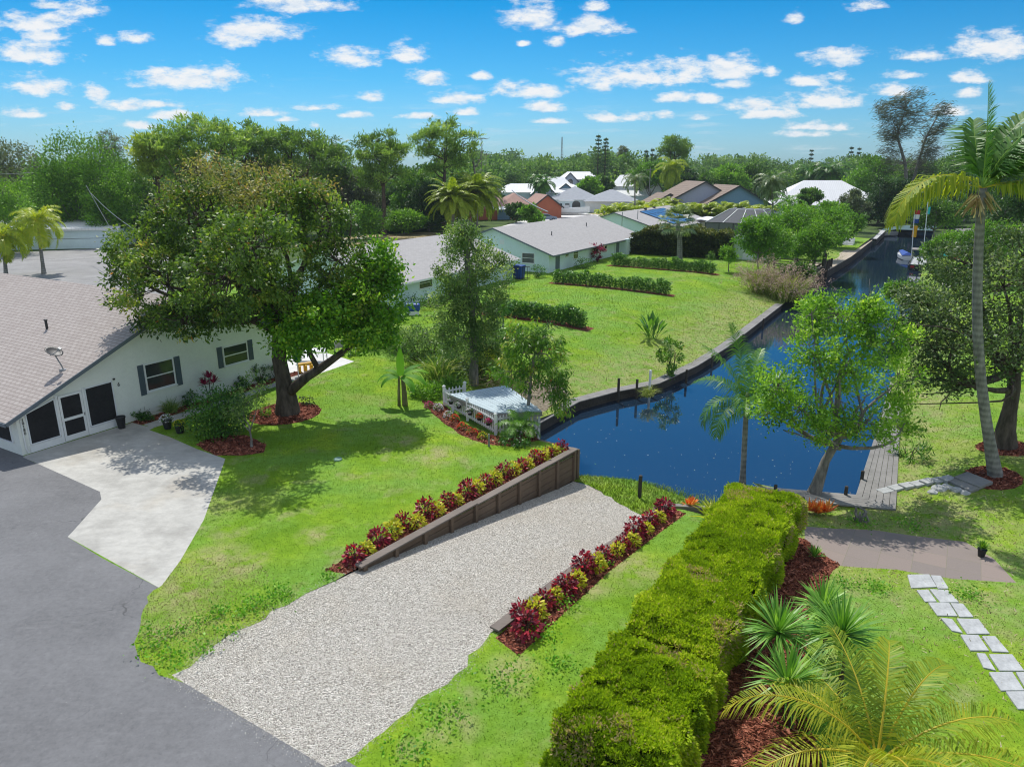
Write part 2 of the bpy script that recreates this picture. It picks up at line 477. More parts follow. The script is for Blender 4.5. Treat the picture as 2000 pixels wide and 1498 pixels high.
def m_concrete(name, base, stain):
    m, nt = newmat(name)
    p = N(nt, 'ShaderNodeNewGeometry').outputs['Position']
    n = NOISE(nt, p, .55, 8, .68); fine = NOISE(nt, p, 45, 4, .75)
    c = RAMP(nt, MA(nt, 'ADD', MA(nt, 'MULTIPLY', n, .8), MA(nt, 'MULTIPLY', fine, .2)), [(.33, stain), (.5, base), (.7, tuple(min(1, x * 1.22) for x in base))])
    c = MIX(nt, MA(nt, 'MULTIPLY', patch(nt, p, .35, .55, .68), .35), c, (.40, .34, .25))
    c = MIX(nt, MA(nt, 'MULTIPLY', N(nt, 'ShaderNodeMapRange', {0: NOISE(nt, VM(nt, 'MULTIPLY', p, (1.0, 1.6, 1)), 2.2, 9, .78), 1: .42, 2: .66, 3: 0.0, 4: 1.0}).outputs[0], .5), c, stain)
    finish(nt, PRIN(nt, c, .85, 0, .25, BUMP(nt, fine, .3, .01))); return m


M_conc = m_concrete('concrete', (.49, .48, .44), (.30, .29, .265))
M_slab = m_concrete('pale_concrete', (.66, .65, .63), (.52, .51, .49))


def m_gravel():
    m, nt = newmat('gravel')
    p = N(nt, 'ShaderNodeNewGeometry').outputs['Position']
    v = N(nt, 'ShaderNodeTexVoronoi', {'Vector': p, 'Scale': 34.0, 'Randomness': 1.0})
    s = N(nt, 'ShaderNodeSeparateColor', {0: v.outputs['Color']}).outputs[0]
    c = RAMP(nt, s, [(0, (.24, .215, .175)), (.2, (.49, .45, .385)), (.6, (.66, .615, .54)), (1, (.84, .80, .72))])
    c = MIX(nt, MA(nt, 'MULTIPLY', patch(nt, p, .4, .5, .75), .35), c, (.52, .44, .32))
    d = N(nt, 'ShaderNodeMapRange', {0: v.outputs['Distance'], 1: .25, 2: .75, 3: 1.0, 4: 0.0}).outputs[0]
    finish(nt, PRIN(nt, c, .85, 0, .25, BUMP(nt, d, 1.0, .03))); return m


M_gravel = m_gravel()


def m_mulch(name, stops, scale=22):
    m, nt = newmat(name)
    p = N(nt, 'ShaderNodeNewGeometry').outputs['Position']
    v = N(nt, 'ShaderNodeTexVoronoi', {'Vector': VM(nt, 'MULTIPLY', p, (1, 1.8, 1)), 'Scale': float(scale)})
    s = N(nt, 'ShaderNodeSeparateColor', {0: v.outputs['Color']}).outputs[0]
    finish(nt, PRIN(nt, RAMP(nt, s, stops), .9, 0, .15, BUMP(nt, v.outputs['Distance'], 1.0, .05))); return m


M_mulch = m_mulch('mulch', [(0, (.06, .018, .012)), (.5, (.22, .065, .038)), (1, (.42, .16, .10))])
M_soil = m_mulch('soil', [(0, (.10, .085, .06)), (.5, (.24, .20, .14)), (1, (.34, .30, .22))], 8)
M_field = m_mulch('dry_grass', [(0, (.26, .20, .09)), (.5, (.38, .30, .16)), (1, (.45, .38, .22))], 1.5)
M_woodfloor = m_mulch('wood_floor', [(0, (.03, .05, .012)), (.5, (.05, .09, .02)), (1, (.09, .14, .03))], .4)


def m_patio():
    m, nt = newmat('patio_paver')
    p = N(nt, 'ShaderNodeNewGeometry').outputs['Position']
    mp = N(nt, 'ShaderNodeMapping', {'Vector': p, 'Rotation': (0, 0, -ROT + R(2))}).outputs[0]
    b = N(nt, 'ShaderNodeTexBrick', {'Vector': mp, 'Color1': (.25, .195, .17, 1), 'Color2': (.15, .135, .13, 1), 'Mortar': (.12, .13, .06, 1), 'Scale': 1.0, 'Mortar Size': .008, 'Bias': .0, 'Brick Width': .92, 'Row Height': .92}, offset=0.0)
    n = NOISE(nt, p, 1.8, 8, .7)
    c = MIX(nt, MA(nt, 'MULTIPLY', n, .6), b.outputs[0], (.20, .17, .15))
    c = MIX(nt, MA(nt, 'MULTIPLY', NOISE(nt, p, 30, 4, .7), .4), c, (.46, .38, .33))
    finish(nt, PRIN(nt, c, .85, 0, .25, BUMP(nt, b.outputs[1], -.5, .02))); return m


M_patio = m_patio()


def m_water():
    m, nt = newmat('canal_water')
    p = N(nt, 'ShaderNodeNewGeometry').outputs['Position']
    s = N(nt, 'ShaderNodeSeparateXYZ', {0: p}).outputs[1]
    rip = MA(nt, 'ADD', MA(nt, 'MULTIPLY', NOISE(nt, VM(nt, 'MULTIPLY', p, (.6, 1.6, 1)), 1.1, 4, .55), .7), MA(nt, 'MULTIPLY', NOISE(nt, p, 6.0, 2), .12))
    far = N(nt, 'ShaderNodeMapRange', {0: s, 1: 48.0, 2: 80.0, 3: .012, 4: .035}).outputs[0]
    b = N(nt, 'ShaderNodeBump', {'Height': rip, 'Strength': far, 'Distance': .25}).outputs[0]
    deep = RAMP(nt, NOISE(nt, p, .12, 4), [(.3, (.009, .022, .042)), (.7, (.013, .030, .056))])
    d = N(nt, 'ShaderNodeBsdfPrincipled', {'Base Color': deep, 'Roughness': .03, 'IOR': 2.7, 'Specular IOR Level': .5, 'Normal': b}).outputs[0]
    finish(nt, d); return m


M_water = m_water()


def m_shingle(name, c1, c2, mortar, rowh=.16, width=.34):
    m, nt = newmat(name)
    p = N(nt, 'ShaderNodeTexCoord').outputs['Object']
    s = N(nt, 'ShaderNodeSeparateXYZ', {0: p})
    return m, nt, p, s


def shingle(name, c1, c2, dark, along='x', rowh=.2, width=.4, msz=.02, slope=1.1):
    m, nt = newmat(name)
    p = N(nt, 'ShaderNodeTexCoord').outputs['Object']
    s = N(nt, 'ShaderNodeSeparateXYZ', {0: p})
    a, b = (s.outputs[0], s.outputs[1]) if along == 'x' else (s.outputs[1], s.outputs[0])
    vec = N(nt, 'ShaderNodeCombineXYZ', {0: a, 1: MA(nt, 'MULTIPLY', b, slope), 2: 0.0}).outputs[0]
    br = N(nt, 'ShaderNodeTexBrick', {'Vector': vec, 'Color1': (*c1, 1), 'Color2': (*c2, 1), 'Mortar': (*dark, 1), 'Scale': 1.0, 'Mortar Size': msz, 'Mortar Smooth': .4, 'Brick Width': width, 'Row Height': rowh}, offset=.5)
    n = NOISE(nt, p, 1.1, 7, .7); n2 = NOISE(nt, p, 26, 3, .7)
    c = MIX(nt, MA(nt, 'MULTIPLY', n, .3), br.outputs[0], tuple(x * .7 for x in c1))
    c = MIX(nt, MA(nt, 'MULTIPLY', n2, .35), c, tuple(min(1, x * 1.25) for x in c2))
    finish(nt, PRIN(nt, c, .9, 0, .2, BUMP(nt, br.outputs[1], -.6, .02))); return m


M_roof1 = shingle('weathered_shingle', (.36, .315, .29), (.45, .405, .375), (.205, .172, .155), 'y', .2, .34, .024)
M_roof2 = shingle('grey_shingle', (.36, .345, .335), (.44, .425, .41), (.28, .265, .255), 'x', .17, .4, .012)
M_rooftile = shingle('brown_roof_tile', (.26, .20, .16), (.34, .27, .215), (.085, .065, .055), 'y', .8, .5, .07)
M_coralroof = shingle('terracotta_shingle', (.36, .23, .19), (.44, .29, .24), (.22, .14, .12), 'x', .3, .6, .02)
M_greyroof = shingle('blue_grey_shingle', (.34, .36, .39), (.42, .44, .47), (.25, .26, .28), 'x', .3, .6, .02)
M_whiteroof = shingle('white_metal_roof', (.80, .80, .80), (.86, .86, .86), (.6, .6, .6), 'x', 5.0, .45, .03)
M_stucco = plain('white_stucco', (.80, .82, .76), .85, var=.06, scale=.8, bump=.12, bscale=30, spec=.2)
M_bluestucco = plain('pale_blue_stucco', (.70, .82, .84), .85, var=.06, scale=.5, spec=.2)
M_minty = plain('pale_green_stucco', (.58, .70, .58), .85, var=.08, scale=.7, spec=.2)
M_tan = plain('tan_stucco', (.62, .55, .42), .85, var=.08, scale=.7, spec=.2)
M_coral = plain('coral_stucco', (.46, .15, .085), .85, var=.08, scale=.7, spec=.2)
M_slateblue = plain('slate_blue_siding', (.20, .33, .45), .8, var=.08, spec=.2)
M_lilac = plain('grey_siding', (.42, .45, .55), .8, var=.08, spec=.2)
M_white = plain('white_paint', (.80, .81, .80), .5, var=.05)
M_whitealu = plain('white_aluminium', (.78, .80, .82), .4, var=.04)
M_fascia = plain('grey_fascia', (.13, .16, .19), .5, var=.1)
M_shutter = plain('slate_shutter', (.085, .115, .14), .6, var=.15)
M_dark = plain('dark_metal', (.035, .037, .04), .5, var=.2)
M_black = plain('black_plastic', (.02, .021, .023), .5, var=.2)
M_grey = plain('grey_metal', (.30, .31, .32), .45, .3, var=.15)
M_blue = plain('blue_plastic', (.02, .07, .32), .45, var=.15)
M_yellow = plain('yellow_plastic', (.75, .40, .01), .45, var=.1)
M_red = plain('red_paint', (.5, .03, .03), .5, var=.1)
M_turq = plain('turquoise_plastic', (.05, .55, .58), .4, var=.06)
M_greentarp = plain('green_cover', (.02, .13, .05), .7, var=.25)
M_hull = plain('white_gelcoat', (.80, .80, .79), .25, var=.04, spec=.5)
M_carpaint = plain('silver_blue_paint', (.16, .21, .28), .28, .35, var=.05, spec=.5)
M_tyre = plain('rubber', (.02, .02, .02), .85, var=.2)
M_terr = plain('painted_wood_white', (.46, .56, .60), .6, var=.1, scale=2)


def m_glass(name, c, rough=.06):
    m, nt = newmat(name)
    p = N(nt, 'ShaderNodeTexCoord').outputs['Object']
    finish(nt, PRIN(nt, RAMP(nt, NOISE(nt, p, 1.5, 3), [(.3, tuple(x * .6 for x in c)), (.7, c)]), rough, 0, .7)); return m


M_glass = m_glass('window_glass', (.035, .05, .05))
M_solar = m_glass('solar_glass', (.10, .18, .34), .2)
M_insect = plain('dark_screen', (.028, .028, .03), .7, var=.25, scale=1.2, spec=.15)
M_cage = plain('grey_screen', (.15, .155, .165), .8, var=.1, spec=.1)


def m_wood(name, c1, c2, axis=(1, 1, 1), scale=8.0, plank=0.0):
    m, nt = newmat(name)
    p = N(nt, 'ShaderNodeTexCoord').outputs['Object']
    n = NOISE(nt, VM(nt, 'MULTIPLY', p, axis), scale, 7, .65)
    n2 = NOISE(nt, p, .9, 4, .6)
    c = RAMP(nt, MA(nt, 'MULTIPLY_ADD', n2, .5, MA(nt, 'MULTIPLY', n, .55)), [(.32, c1), (.7, c2)])
    finish(nt, PRIN(nt, c, .85, 0, .2, BUMP(nt, n, .4, .01))); return m


M_timber = m_wood('brown_timber', (.095, .066, .045), (.23, .168, .12), (.3, 6, 6))
M_cap = m_wood('timber_cap', (.13, .11, .095), (.25, .215, .185), (.3, 6, 6))
M_grey_timber = m_wood('weathered_timber', (.15, .145, .135), (.33, .315, .295), (.5, 5, 5))
M_darkwood = m_wood('wet_timber', (.03, .026, .022), (.09, .08, .07), (2, 2, .5))
M_lightwood = m_wood('pale_dock_timber', (.35, .29, .22), (.52, .45, .36), (1, 5, 5))
M_stone = plain('grey_stone', (.42, .43, .42), .85, var=.22, scale=2.5, bump=.3)
M_stepstone = plain('blue_grey_paver', (.44, .455, .455), .85, var=.2, scale=1.8, bump=.2)
M_bark = bark('bark', (.035, .028, .022), (.15, .12, .095), 5)
M_barkgrey = bark('grey_bark', (.11, .10, .085), (.32, .295, .26), 7)
M_barkpine = bark('pine_bark', (.045, .033, .025), (.16, .12, .09), 4)
M_palmtrunk = bark('ringed_palm_bark', (.13, .125, .115), (.33, .315, .29), 5, 26.0)
M_twig = bark('bare_twig', (.26, .22, .18), (.5, .46, .40), 9)
M_dead = leafmat('dead_frond', [(0, (.20, .13, .06)), (.5, (.36, .27, .15)), (1, (.55, .46, .32))], .15, .8, .1)

# ------------------------------------------------------------------ the lie of the land (u, v, height)
WATER_Z = -1.62
CP = [(5, -30, 0), (13, -31, 0), (10, -20, 0), (8, -13, 0), (6, -9, 0), (0, -10, 0), (0, -25, 0), (20, -30, 0), (27, -31, 0), (22, -26, 0), (18, -20, 0), (14, -13.6, 0), (17, -14, -.02), (21, -13.2, -.04),
      (25, -12.6, -.1), (25, -17, -.22), (26.4, -16.4, -.42), (28.3, -20.4, -.3), (27, -14.5, -.45), (28.8, -16.2, -.75), (30, -18, -.8), (31, -20, -.6), (32, -25, -.2), (34, -17, -1.05), (35, -21, -.4), (36, -26, 0), (40, -14.6, -1.12),
      (40.5, -20, -.3), (46, -17, -.62), (48, -24, 0), (51, -13.2, -1.12), (52, -17, -.58), (53, -22, 0), (60, -12.9, -1.12), (60, -17, -.55), (71, -12.8, -1.12), (72, -17, -.55), (75, -22, 0), (66, -30, 0), (85, -12.7, -1.0),
      (85, -17, -.2), (100, -14, -.6), (100, -20, 0), (120, -13, -.6), (125, -20, 0), (165, -13, -.5), (165, -25, 0), (50, -38, 0), (75, -38, 0), (100, -38, 0), (130, -40, 0), (60, -60, 0), (100, -70, 0), (30, -50, 0),
      (40, -90, 0), (6, -6, 0), (9, -5.6, 0), (14, -6.6, 0), (18, -6.2, -.1), (22.3, -6.2, -.22), (22.4, -3.5, -.42), (22, -1, -.6), (16, 0, -.35), (10, 0, -.2), (5, 5, -.2), (24.5, -2.5, -.7), (24, 3.5, -.65), (27.5, -3, -1.05),
      (28.5, 1, -.95), (30, 2, -.8), (32.3, 3.3, -.45), (35.5, 3.8, -.25), (35, .8, -.9), (40, .8, -.9), (45, 4, -.2), (60, .8, -.9), (60, 6, 0), (80, .8, -.8), (80, 7, 0), (110, 2, -.6), (110, 8, 0), (160, 2, -.5), (20, 12, -.3),
      (35, 15, 0), (165, 12, 0), (200, -40, 0), (200, 20, 0), (-10, 0, 0), (0, 20, 0), (60, 40, 0), (120, 40, 0), (-20, -60, 0), (120, -110, 0), (220, -120, 0), (0, -110, 0), (60, -150, 0)]
CPA = np.array(CP, dtype=float)


def _phi(d2):
    return np.sqrt(d2 + 1.0)


_n = len(CPA)
_D = _phi(((CPA[:, None, :2] - CPA[None, :, :2]) ** 2).sum(-1))
_A = np.block([[_D + np.eye(_n) * -.02, np.ones((_n, 1))], [np.ones((1, _n)), np.zeros((1, 1))]])
_w = np.linalg.solve(_A, np.concatenate([CPA[:, 2], [0]]))


def hz_uv(u, v):
    u = np.atleast_1d(np.asarray(u, float)); v = np.atleast_1d(np.asarray(v, float))
    z = np.zeros_like(u)
    for i in range(0, len(u), 20000):
        q = _phi((u[i:i + 20000, None] - CPA[None, :, 0]) ** 2 + (v[i:i + 20000, None] - CPA[None, :, 1]) ** 2)
        z[i:i + 20000] = q @ _w[:-1] + _w[-1]
    far = np.clip((np.hypot(u - 60, v + 30) - 150) / 80, 0, 1)
    return np.clip(z, -1.5, .04) * (1 - far)


def zramp(u, v):
    s = np.clip((np.asarray(u, float) - 13.2 - .12 * (np.asarray(v, float) + 10)) / 11.0, 0, 1.05)
    return -1.22 * s ** 1.15


def zstrip(u, v):
    s = np.clip((np.asarray(u, float) - 23.2 + .30 * (np.asarray(v, float) + 8)) / 4.3, 0, 1)
    return -1.16 - .56 * s


def G(px, py, fn=hz_uv):                              # where a photo pixel meets the ground
    z = 0.0
    for _ in range(14):
        p = at(px, py, z); u, v = UVc(p); z = .5 * z + .5 * float(np.atleast_1d(fn(u, v))[0])
    return at(px, py, z)


def Guv(px, py, fn=hz_uv):
    return UVc(G(px, py, fn))


def ground(u, v, dz=0.0):
    return W(u, v, float(hz_uv(u, v)[0]) + dz)


def gz(p):
    return float(hz_uv(*UVc(p))[0])


WALL1 = [(13.75, -13.2), (18.9, -12.55), (25.3, -11.72)]
WALL2 = [(13.2, -8.15), (17.4, -7.55), (22.55, -6.72)]
DECKC = UVc(at(1050, 864, -.42))
CANAL = [(25.75, -12.0), (DECKC[0], DECKC[1]), (29.7, -16.1), (34.3, -15.75), (37, -14.7), (39.9, -13.1), (45, -12.3), (50.9, -11.9), (60, -11.8), (70.9, -11.7), (80, -11.5), (92, -11.1), (110, -10.6), (143, -9.6), (166, -9.6), (176, -7),
         (178, 0), (163, -.6), (110, -.8), (94, -.9), (60, -.9), (35, -.95), (29.1, -1.0), (28.3, -2.5), (27.9, -5), (27.75, -6.4), (27.0, -10)]


def jit(pts, amp=.12, step=.5, closed=True):
    out = []; n = len(pts)
    for i in range(n if closed else n - 1):
        a, b = Vector(pts[i]), Vector(pts[(i + 1) % n]); d = b - a; m = max(1, int(d.length / step)); nn = Vector((-d.y, d.x)).normalized()
        for k in range(m):
            q = a + d * k / m
            out.append(tuple(q + nn * (random.uniform(-amp, amp) if k else 0)))
    return out


def pix(pts, fn=hz_uv):
    return [Guv(*p, fn) for p in pts]


gr_fn = zramp
GRAVEL = jit(pix([(335, 1318), (372, 1302), (430, 1252), (490, 1222), (560, 1182), (600, 1158), (650, 1136)], gr_fn), .16, .35, False)[:-1] + [Guv(655, 1134, gr_fn), (13.6, -13.3), (18.9, -12.45), (25.05, -11.62)] + \
    jit(pix([(1150, 948), (1200, 978), (1238, 1004)], gr_fn), .14, .35, False) + [(22.6, -6.9), (17.4, -7.65), (13.1, -8.25)] + jit(pix([(950, 1250), (890, 1318), (800, 1390), (720, 1450), (690, 1510)], gr_fn), .14, .35, False) + [Guv(640, 1500, gr_fn)]
STRIP = [(25.05, -11.62), (25.75, -12.0), (27.0, -10), (27.75, -6.4), (27.9, -5), (27.2, -4.2), (22.9, -4.6), (22.75, -6.75), (22.6, -6.9)] + jit(pix([(1238, 1004), (1200, 978), (1150, 948)], gr_fn), .1, .35, False)
ASPHALT = [(-14, -60), (12.9, -60), (13.5, -31.2), Guv(60, 900)] + pix([(75, 906), (195, 960), (198, 975), (140, 1040), (132, 1048), (200, 1090), (310, 1147)]) + jit(pix([(300, 1152), (287, 1165), (275, 1215), (262, 1255), (275, 1292), (310, 1318), (340, 1326)]), .1, .3, False) + \
    pix([(470, 1365), (600, 1440), (720, 1510)]) + [(6.3, -7.2), (-2, 4), (-14, 8)]
CONC = pix([(45, 893), (75, 906), (195, 960), (198, 975), (140, 1040), (132, 1048), (310, 1147), (316, 1143), (352, 1095), (398, 1015), (430, 925), (440, 896), (385, 877), (330, 853), (292, 840), (300, 836)]) + [(18.1, -30.8), (13.5, -30.85)]
WALK = [(18.2, -30.1), (18.1, -29.3), (22, -29.25), (25, -29.5), (28.2, -29.6), (28.2, -30.2), (22, -30.05)]
PATIO2 = [(28.2, -33.5), (28.2, -29.4), (30.6, -29.2), (30.9, -26.7), (33.5, -27.4), (33.9, -33.5)]
PATIO2 = pix([(560, 742), (600, 738), (692, 706), (640, 690), (600, 690)]) + [(30.5, -34)]
TREEBED = jit([(22.6 + 1.75 * math.cos(t) , -25.75 + 1.65 * math.sin(t)) for t in np.linspace(0, 2 * math.pi, 18)[:-1]], .1, .5)
SMALLBED = jit(pix([(382, 868), (420, 852), (480, 850), (520, 868), (515, 884), (470, 890), (420, 890)]), .06, .4)
DECKBED = jit(pix([(824, 782), (868, 790), (905, 828), (968, 852), (1040, 842), (1052, 860), (1000, 872), (950, 868), (900, 850), (850, 812)]), .06, .4)
HOUSEBED = [(17.9, -30.85), (17.9, -30.1), (28.2, -30.2), (28.2, -30.85)]
BED1 = [(13.4, -13.15), (13.75, -13.2), (18.9, -12.55), (25.3, -11.72), (25.35, -12.5), (19, -13.45), (13.2, -14.0)]
BED2 = [(13.0, -8.05), (17.4, -7.5), (22.55, -6.68), (22.5, -6.1), (17.4, -6.85), (12.7, -7.2)]
HEDGEBED = jit([(7, -4.6), (22.6, -4.5), (23.4, -2.3), (22.2, -1.1), (19, -1.5), (15, -1.3), (11.5, .2), (7, .6)], .12, .5)
PALMBED = jit([(32.1 + 1.15 * math.cos(t), 3.3 + 1.0 * math.sin(t)) for t in np.linspace(0, 2 * math.pi, 14)[:-1]], .08, .4)
OAKBED = jit([(35.5 + 1.1 * math.cos(t), 3.9 + 1.1 * math.sin(t)) for t in np.linspace(0, 2 * math.pi, 14)[:-1]], .08, .4)
PATIO = pix([(1572, 1028), (1700, 1034), (1885, 1058), (1940, 1090), (1985, 1138), (1860, 1130), (1750, 1112), (1612, 1102), (1570, 1090)])


def rowbed(a, b, w):
    a, b = Vector(a), Vector(b); d = (b - a).normalized(); n = Vector((-d.y, d.x)) * w; e = d * w * .8
    return jit([tuple(a - n - e), tuple(b - n + e), tuple(b + n + e), tuple(a + n - e)], .08, .6)


ROWS = [(Guv(1082, 553), Guv(1308, 577)), (Guv(1195, 519), Guv(1395, 536)), (Guv(945, 612), Guv(1143, 642))]
ROWBEDS = [rowbed(a, b, .62) for a, b in ROWS]
LOT = [(26, -86), (34, -80), (40, -74), (58, -77), (62, -92), (61, -118), (40, -140), (20, -120)]
LOT = pix([(-200, 600), (30, 590), (330, 590), (330, 488), (215, 484), (60, 492), (-150, 500)])
FIELD = jit([(72, -62), (80, -57), (100, -57), (112, -66), (108, -82), (92, -90), (78, -84)], .8, 3)
DRIVE = pix([(960, 470), (960, 448), (1060, 420), (1100, 412), (1300, 436), (1300, 448), (1180, 446), (1090, 470)])
DRYL = pix([(1160, 416), (1280, 424), (1280, 436), (1120, 424)])
DRYR = jit([(29, 3.9), (31, 1.2), (36, 0.2), (48, .3), (50, 5), (40, 5.5)], .3, 1)
SANDL = jit([(30.5, -16.6), (35, -16.6), (36.5, -18), (34, -19.6), (31.2, -19.2)], .2, .6)

REGIONS = [('water', CANAL, None, None), ('gravel_ramp', GRAVEL, M_gravel, zramp), ('canal_bank', STRIP, M_bankgrass, zstrip), ('concrete_drive', CONC, M_conc, None), ('asphalt_drive', ASPHALT, M_asphalt, None),
           ('garden_path', WALK, M_conc, None), ('house_bed', HOUSEBED, M_mulch, None), ('rear_patio', PATIO2, M_slab, None), ('tree_mulch', TREEBED, M_mulch, None), ('shrub_mulch', SMALLBED, M_mulch, None), ('deck_mulch', DECKBED, M_mulch, None),
           ('ramp_mulch', BED1, M_mulch, None), ('ramp_mulch', BED2, M_mulch, None), ('hedge_mulch', HEDGEBED, M_mulch, None), ('palm_mulch', PALMBED, M_mulch, None), ('oak_mulch', OAKBED, M_mulch, None), ('paved_patio', PATIO, M_patio, None)] + \
    [('row_mulch', b, M_mulch, None) for b in ROWBEDS] + \
    [('parking_lot', LOT, M_lot, None), ('dry_field', FIELD, M_field, None), ('far_driveway', DRIVE, M_slab, None), ('far_dry_lawn', DRYL, M_field, None), ('sandy_bank', SANDL, M_soil, None)]


def pip(poly, x, y):
    inside = np.zeros(len(x), bool); n = len(poly)
    for i in range(n):
        x1, y1 = poly[i]; x2, y2 = poly[(i + 1) % n]
        c = ((y1 > y) != (y2 > y))
        if y1 != y2:
            inside ^= c & (x < (x2 - x1) * (y - y1) / (y2 - y1) + x1)
    return inside


cv, ce = [], []


def addloop(pts, closed=True, step=1.0):
    q = jit(pts, 0, step, closed) if step else pts
    b = len(cv); cv.extend(Vector(p) for p in q)
    ce.extend((b + i, b + (i + 1) % len(q)) for i in range(len(q) if closed else len(q) - 1))


for nme, poly, _m, _f in REGIONS:
    addloop(poly)
for u in np.arange(-14, 126, 1.15):
    for v in np.arange(-62, 34, 1.15):
        cv.append(Vector((u + random.uniform(-.1, .1), v + random.uniform(-.1, .1))))
for u in np.arange(-60, 340, 7.0):
    for v in np.arange(-240, 130, 7.0):
        if not (-15 < u < 126 and -63 < v < 34):
            cv.append(Vector((u, v)))
for u in np.arange(-3000, 6001, 300.0):
    for v in np.arange(-4000, 4001, 300.0):
        if not (-61 < u < 341 and -241 < v < 131):
            cv.append(Vector((u, v)))
tv, te, tf, _a, _b, _c = delaunay_2d_cdt(cv, ce, [], 0, 1e-3)
TV = np.array([(p.x, p.y) for p in tv]); TF = np.array(tf)
CEN = TV[TF].mean(1)
reg = np.full(len(TF), -1)
for i in range(len(REGIONS) - 1, -1, -1):
    reg[pip(REGIONS[i][1], CEN[:, 0], CEN[:, 1])] = i
HZ = hz_uv(TV[:, 0], TV[:, 1])


def wxyz(uv, z):
    return np.stack([uv[:, 0] * UX + uv[:, 1] * UY, uv[:, 0] * UY - uv[:, 1] * UX, z], 1)


def ground_part(name, idx, mat, z):
    f = TF[idx]; used, inv = np.unique(f, return_inverse=True)
    co = wxyz(TV[used], z[used]); f = inv.reshape(-1, 3)
    me = bpy.data.meshes.new(name); me.from_pydata(co.tolist(), [], f.tolist()); me.update()
    me.polygons.foreach_set('use_smooth', [True] * len(f)); me.materials.append(mat)
    o = bpy.data.objects.new(name, me); COL.objects.link(o); o['kind'] = 'structure'
    return o


far_wood = (reg == -1) & ((CEN[:, 1] < -62) | (CEN[:, 0] > 140) | (CEN[:, 1] > 40) | (CEN[:, 0] < -30))
ground_part('lawn', np.where((reg == -1) & ~far_wood)[0], M_lawn, HZ)
ground_part('woodland_ground', np.where(far_wood)[0], M_woodfloor, HZ)
done = {}
for i, (nme, poly, m, fn) in enumerate(REGIONS):
    if m is None:
        continue
    key = nme
    if key in done:
        continue
    done[key] = 1
    ids = [j for j, r in enumerate(REGIONS) if r[0] == nme]
    ix = np.where(np.isin(reg, ids))[0]
    if len(ix):
        ground_part(nme, ix, m, HZ if fn is None else fn(TV[:, 0], TV[:, 1]))
# water surface, a little wider than the open canal so that its rim lies under the banks
wp = [W(u, v, WATER_Z) for (u, v) in [(24.9, -12.9), (26.5, -16.6), (29.5, -17.2), (34.6, -16.7), (40.2, -14.2), (51, -12.9), (71, -12.6), (110, -11.8), (143, -11), (172, -11), (182, -8), (182, 3), (110, .6), (60, .3), (28.6, .2), (27.2, -2), (26.6, -4), (26.2, -8)]]
mb = MB(); mb.face(wp)
o = mb.build('canal_water', M_water); o['kind'] = 'structure'
if o.data.polygons[0].normal.z < 0:
    o.data.flip_normals()

# painted bays of the car park
mb = MB()
for k in range(11):
    a = at(215 - 33 * k, 500 + 2.0 * k, .006); d = Vector((UX, UY, 0)) * .07; e = Vector((-.70, -.72, 0)) * 6.0
    mb.face([a - d, a + d, a + d + e, a - d + e])
o = mb.build('parking_marking', M_white); o['kind'] = 'structure'


# ------------------------------------------------------------------ grass and pebbles (uncountable)
def scatter(idx, z, dens, maxn):
    f = TF[idx]; P3 = wxyz(TV, z)[f]
    ar = np.linalg.norm(np.cross(P3[:, 1] - P3[:, 0], P3[:, 2] - P3[:, 0]), axis=1) / 2
    w = ar * dens(P3.mean(1)); n = int(min(maxn, w.sum()))
    t = RNG.choice(len(f), n, p=w / w.sum()); r1 = np.sqrt(RNG.random(n))[:, None]; r2 = RNG.random(n)[:, None]
    return P3[t, 0] * (1 - r1) + P3[t, 1] * r1 * (1 - r2) + P3[t, 2] * r1 * r2


def blades(p, h, w, name, mat=None, lean=.5):
    n = len(p); d = RNG.normal(size=(n, 3)) * lean; d[:, 2] = 1; d = unit(d)
    a = RNG.random(n) * 6.283; s = np.stack([np.cos(a), np.sin(a), np.zeros(n)], 1)
    h = (h * RNG.uniform(.6, 1.3, n))[:, None]; w = (w * np.ones(n))[:, None]
    tri = np.stack([p - s * w, p + s * w, p + d * h], 1)
    o = npobj(name, tri.astype(np.float32), RNG.random(n).astype(np.float32), mat or M_blade)
    o['kind'] = 'stuff'
    return o


def dist_of(p):
    return np.hypot(np.hypot(p[:, 0], p[:, 1]), CAM_H)


def vis(c):                                          # inside the picture with a margin
    return (np.abs(c[:, 0]) < c[:, 1] * .80 + 5) & (c[:, 1] > 6)


lawn_ix = np.where((reg == -1) & ~far_wood)[0]
pts = scatter(lawn_ix, HZ, lambda c: np.where(vis(c) & (c[:, 1] < 120), np.clip(3.6e5 / dist_of(c) ** 2.0, 15, 700), 0), 330000)
dd = dist_of(pts)
blades(pts, np.clip(.0016 * dd, .04, .10), np.clip(.00034 * dd, .008, .022), 'grass')
strip_ix = np.where(reg == 2)[0]
pts = scatter(strip_ix, zstrip(TV[:, 0], TV[:, 1]), lambda c: np.full(len(c), 420.0), 20000)
blades(pts, np.full(len(pts), .14), np.full(len(pts), .014), 'bank_grass', M_bankblade)
M_straw = leafmat('straw', [(0, (.22, .17, .08)), (.5, (.42, .35, .19)), (1, (.62, .55, .36))], .15, .8, .1, gain=1.0)
pts = scatter(lawn_ix, HZ, lambda c: np.where(vis(c) & (c[:, 1] < 75) & (c[:, 2] < -.3), np.clip((-.3 - c[:, 2]) * 60, 0, 30), 0), 22000)
blades(pts, np.full(len(pts), .13), np.full(len(pts), .02), 'dead_grass', M_straw, 2.6)
wp_ = pix([(310, 1150), (350, 1105), (430, 1085), (500, 1110), (545, 1165), (420, 1255), (310, 1305), (270, 1262), (290, 1170)])
M_bare = M_soil
pts = scatter(lawn_ix, HZ, lambda c: np.where(pip(wp_, *UVc((c[:, 0], c[:, 1]))), 330.0, 0), 14000)
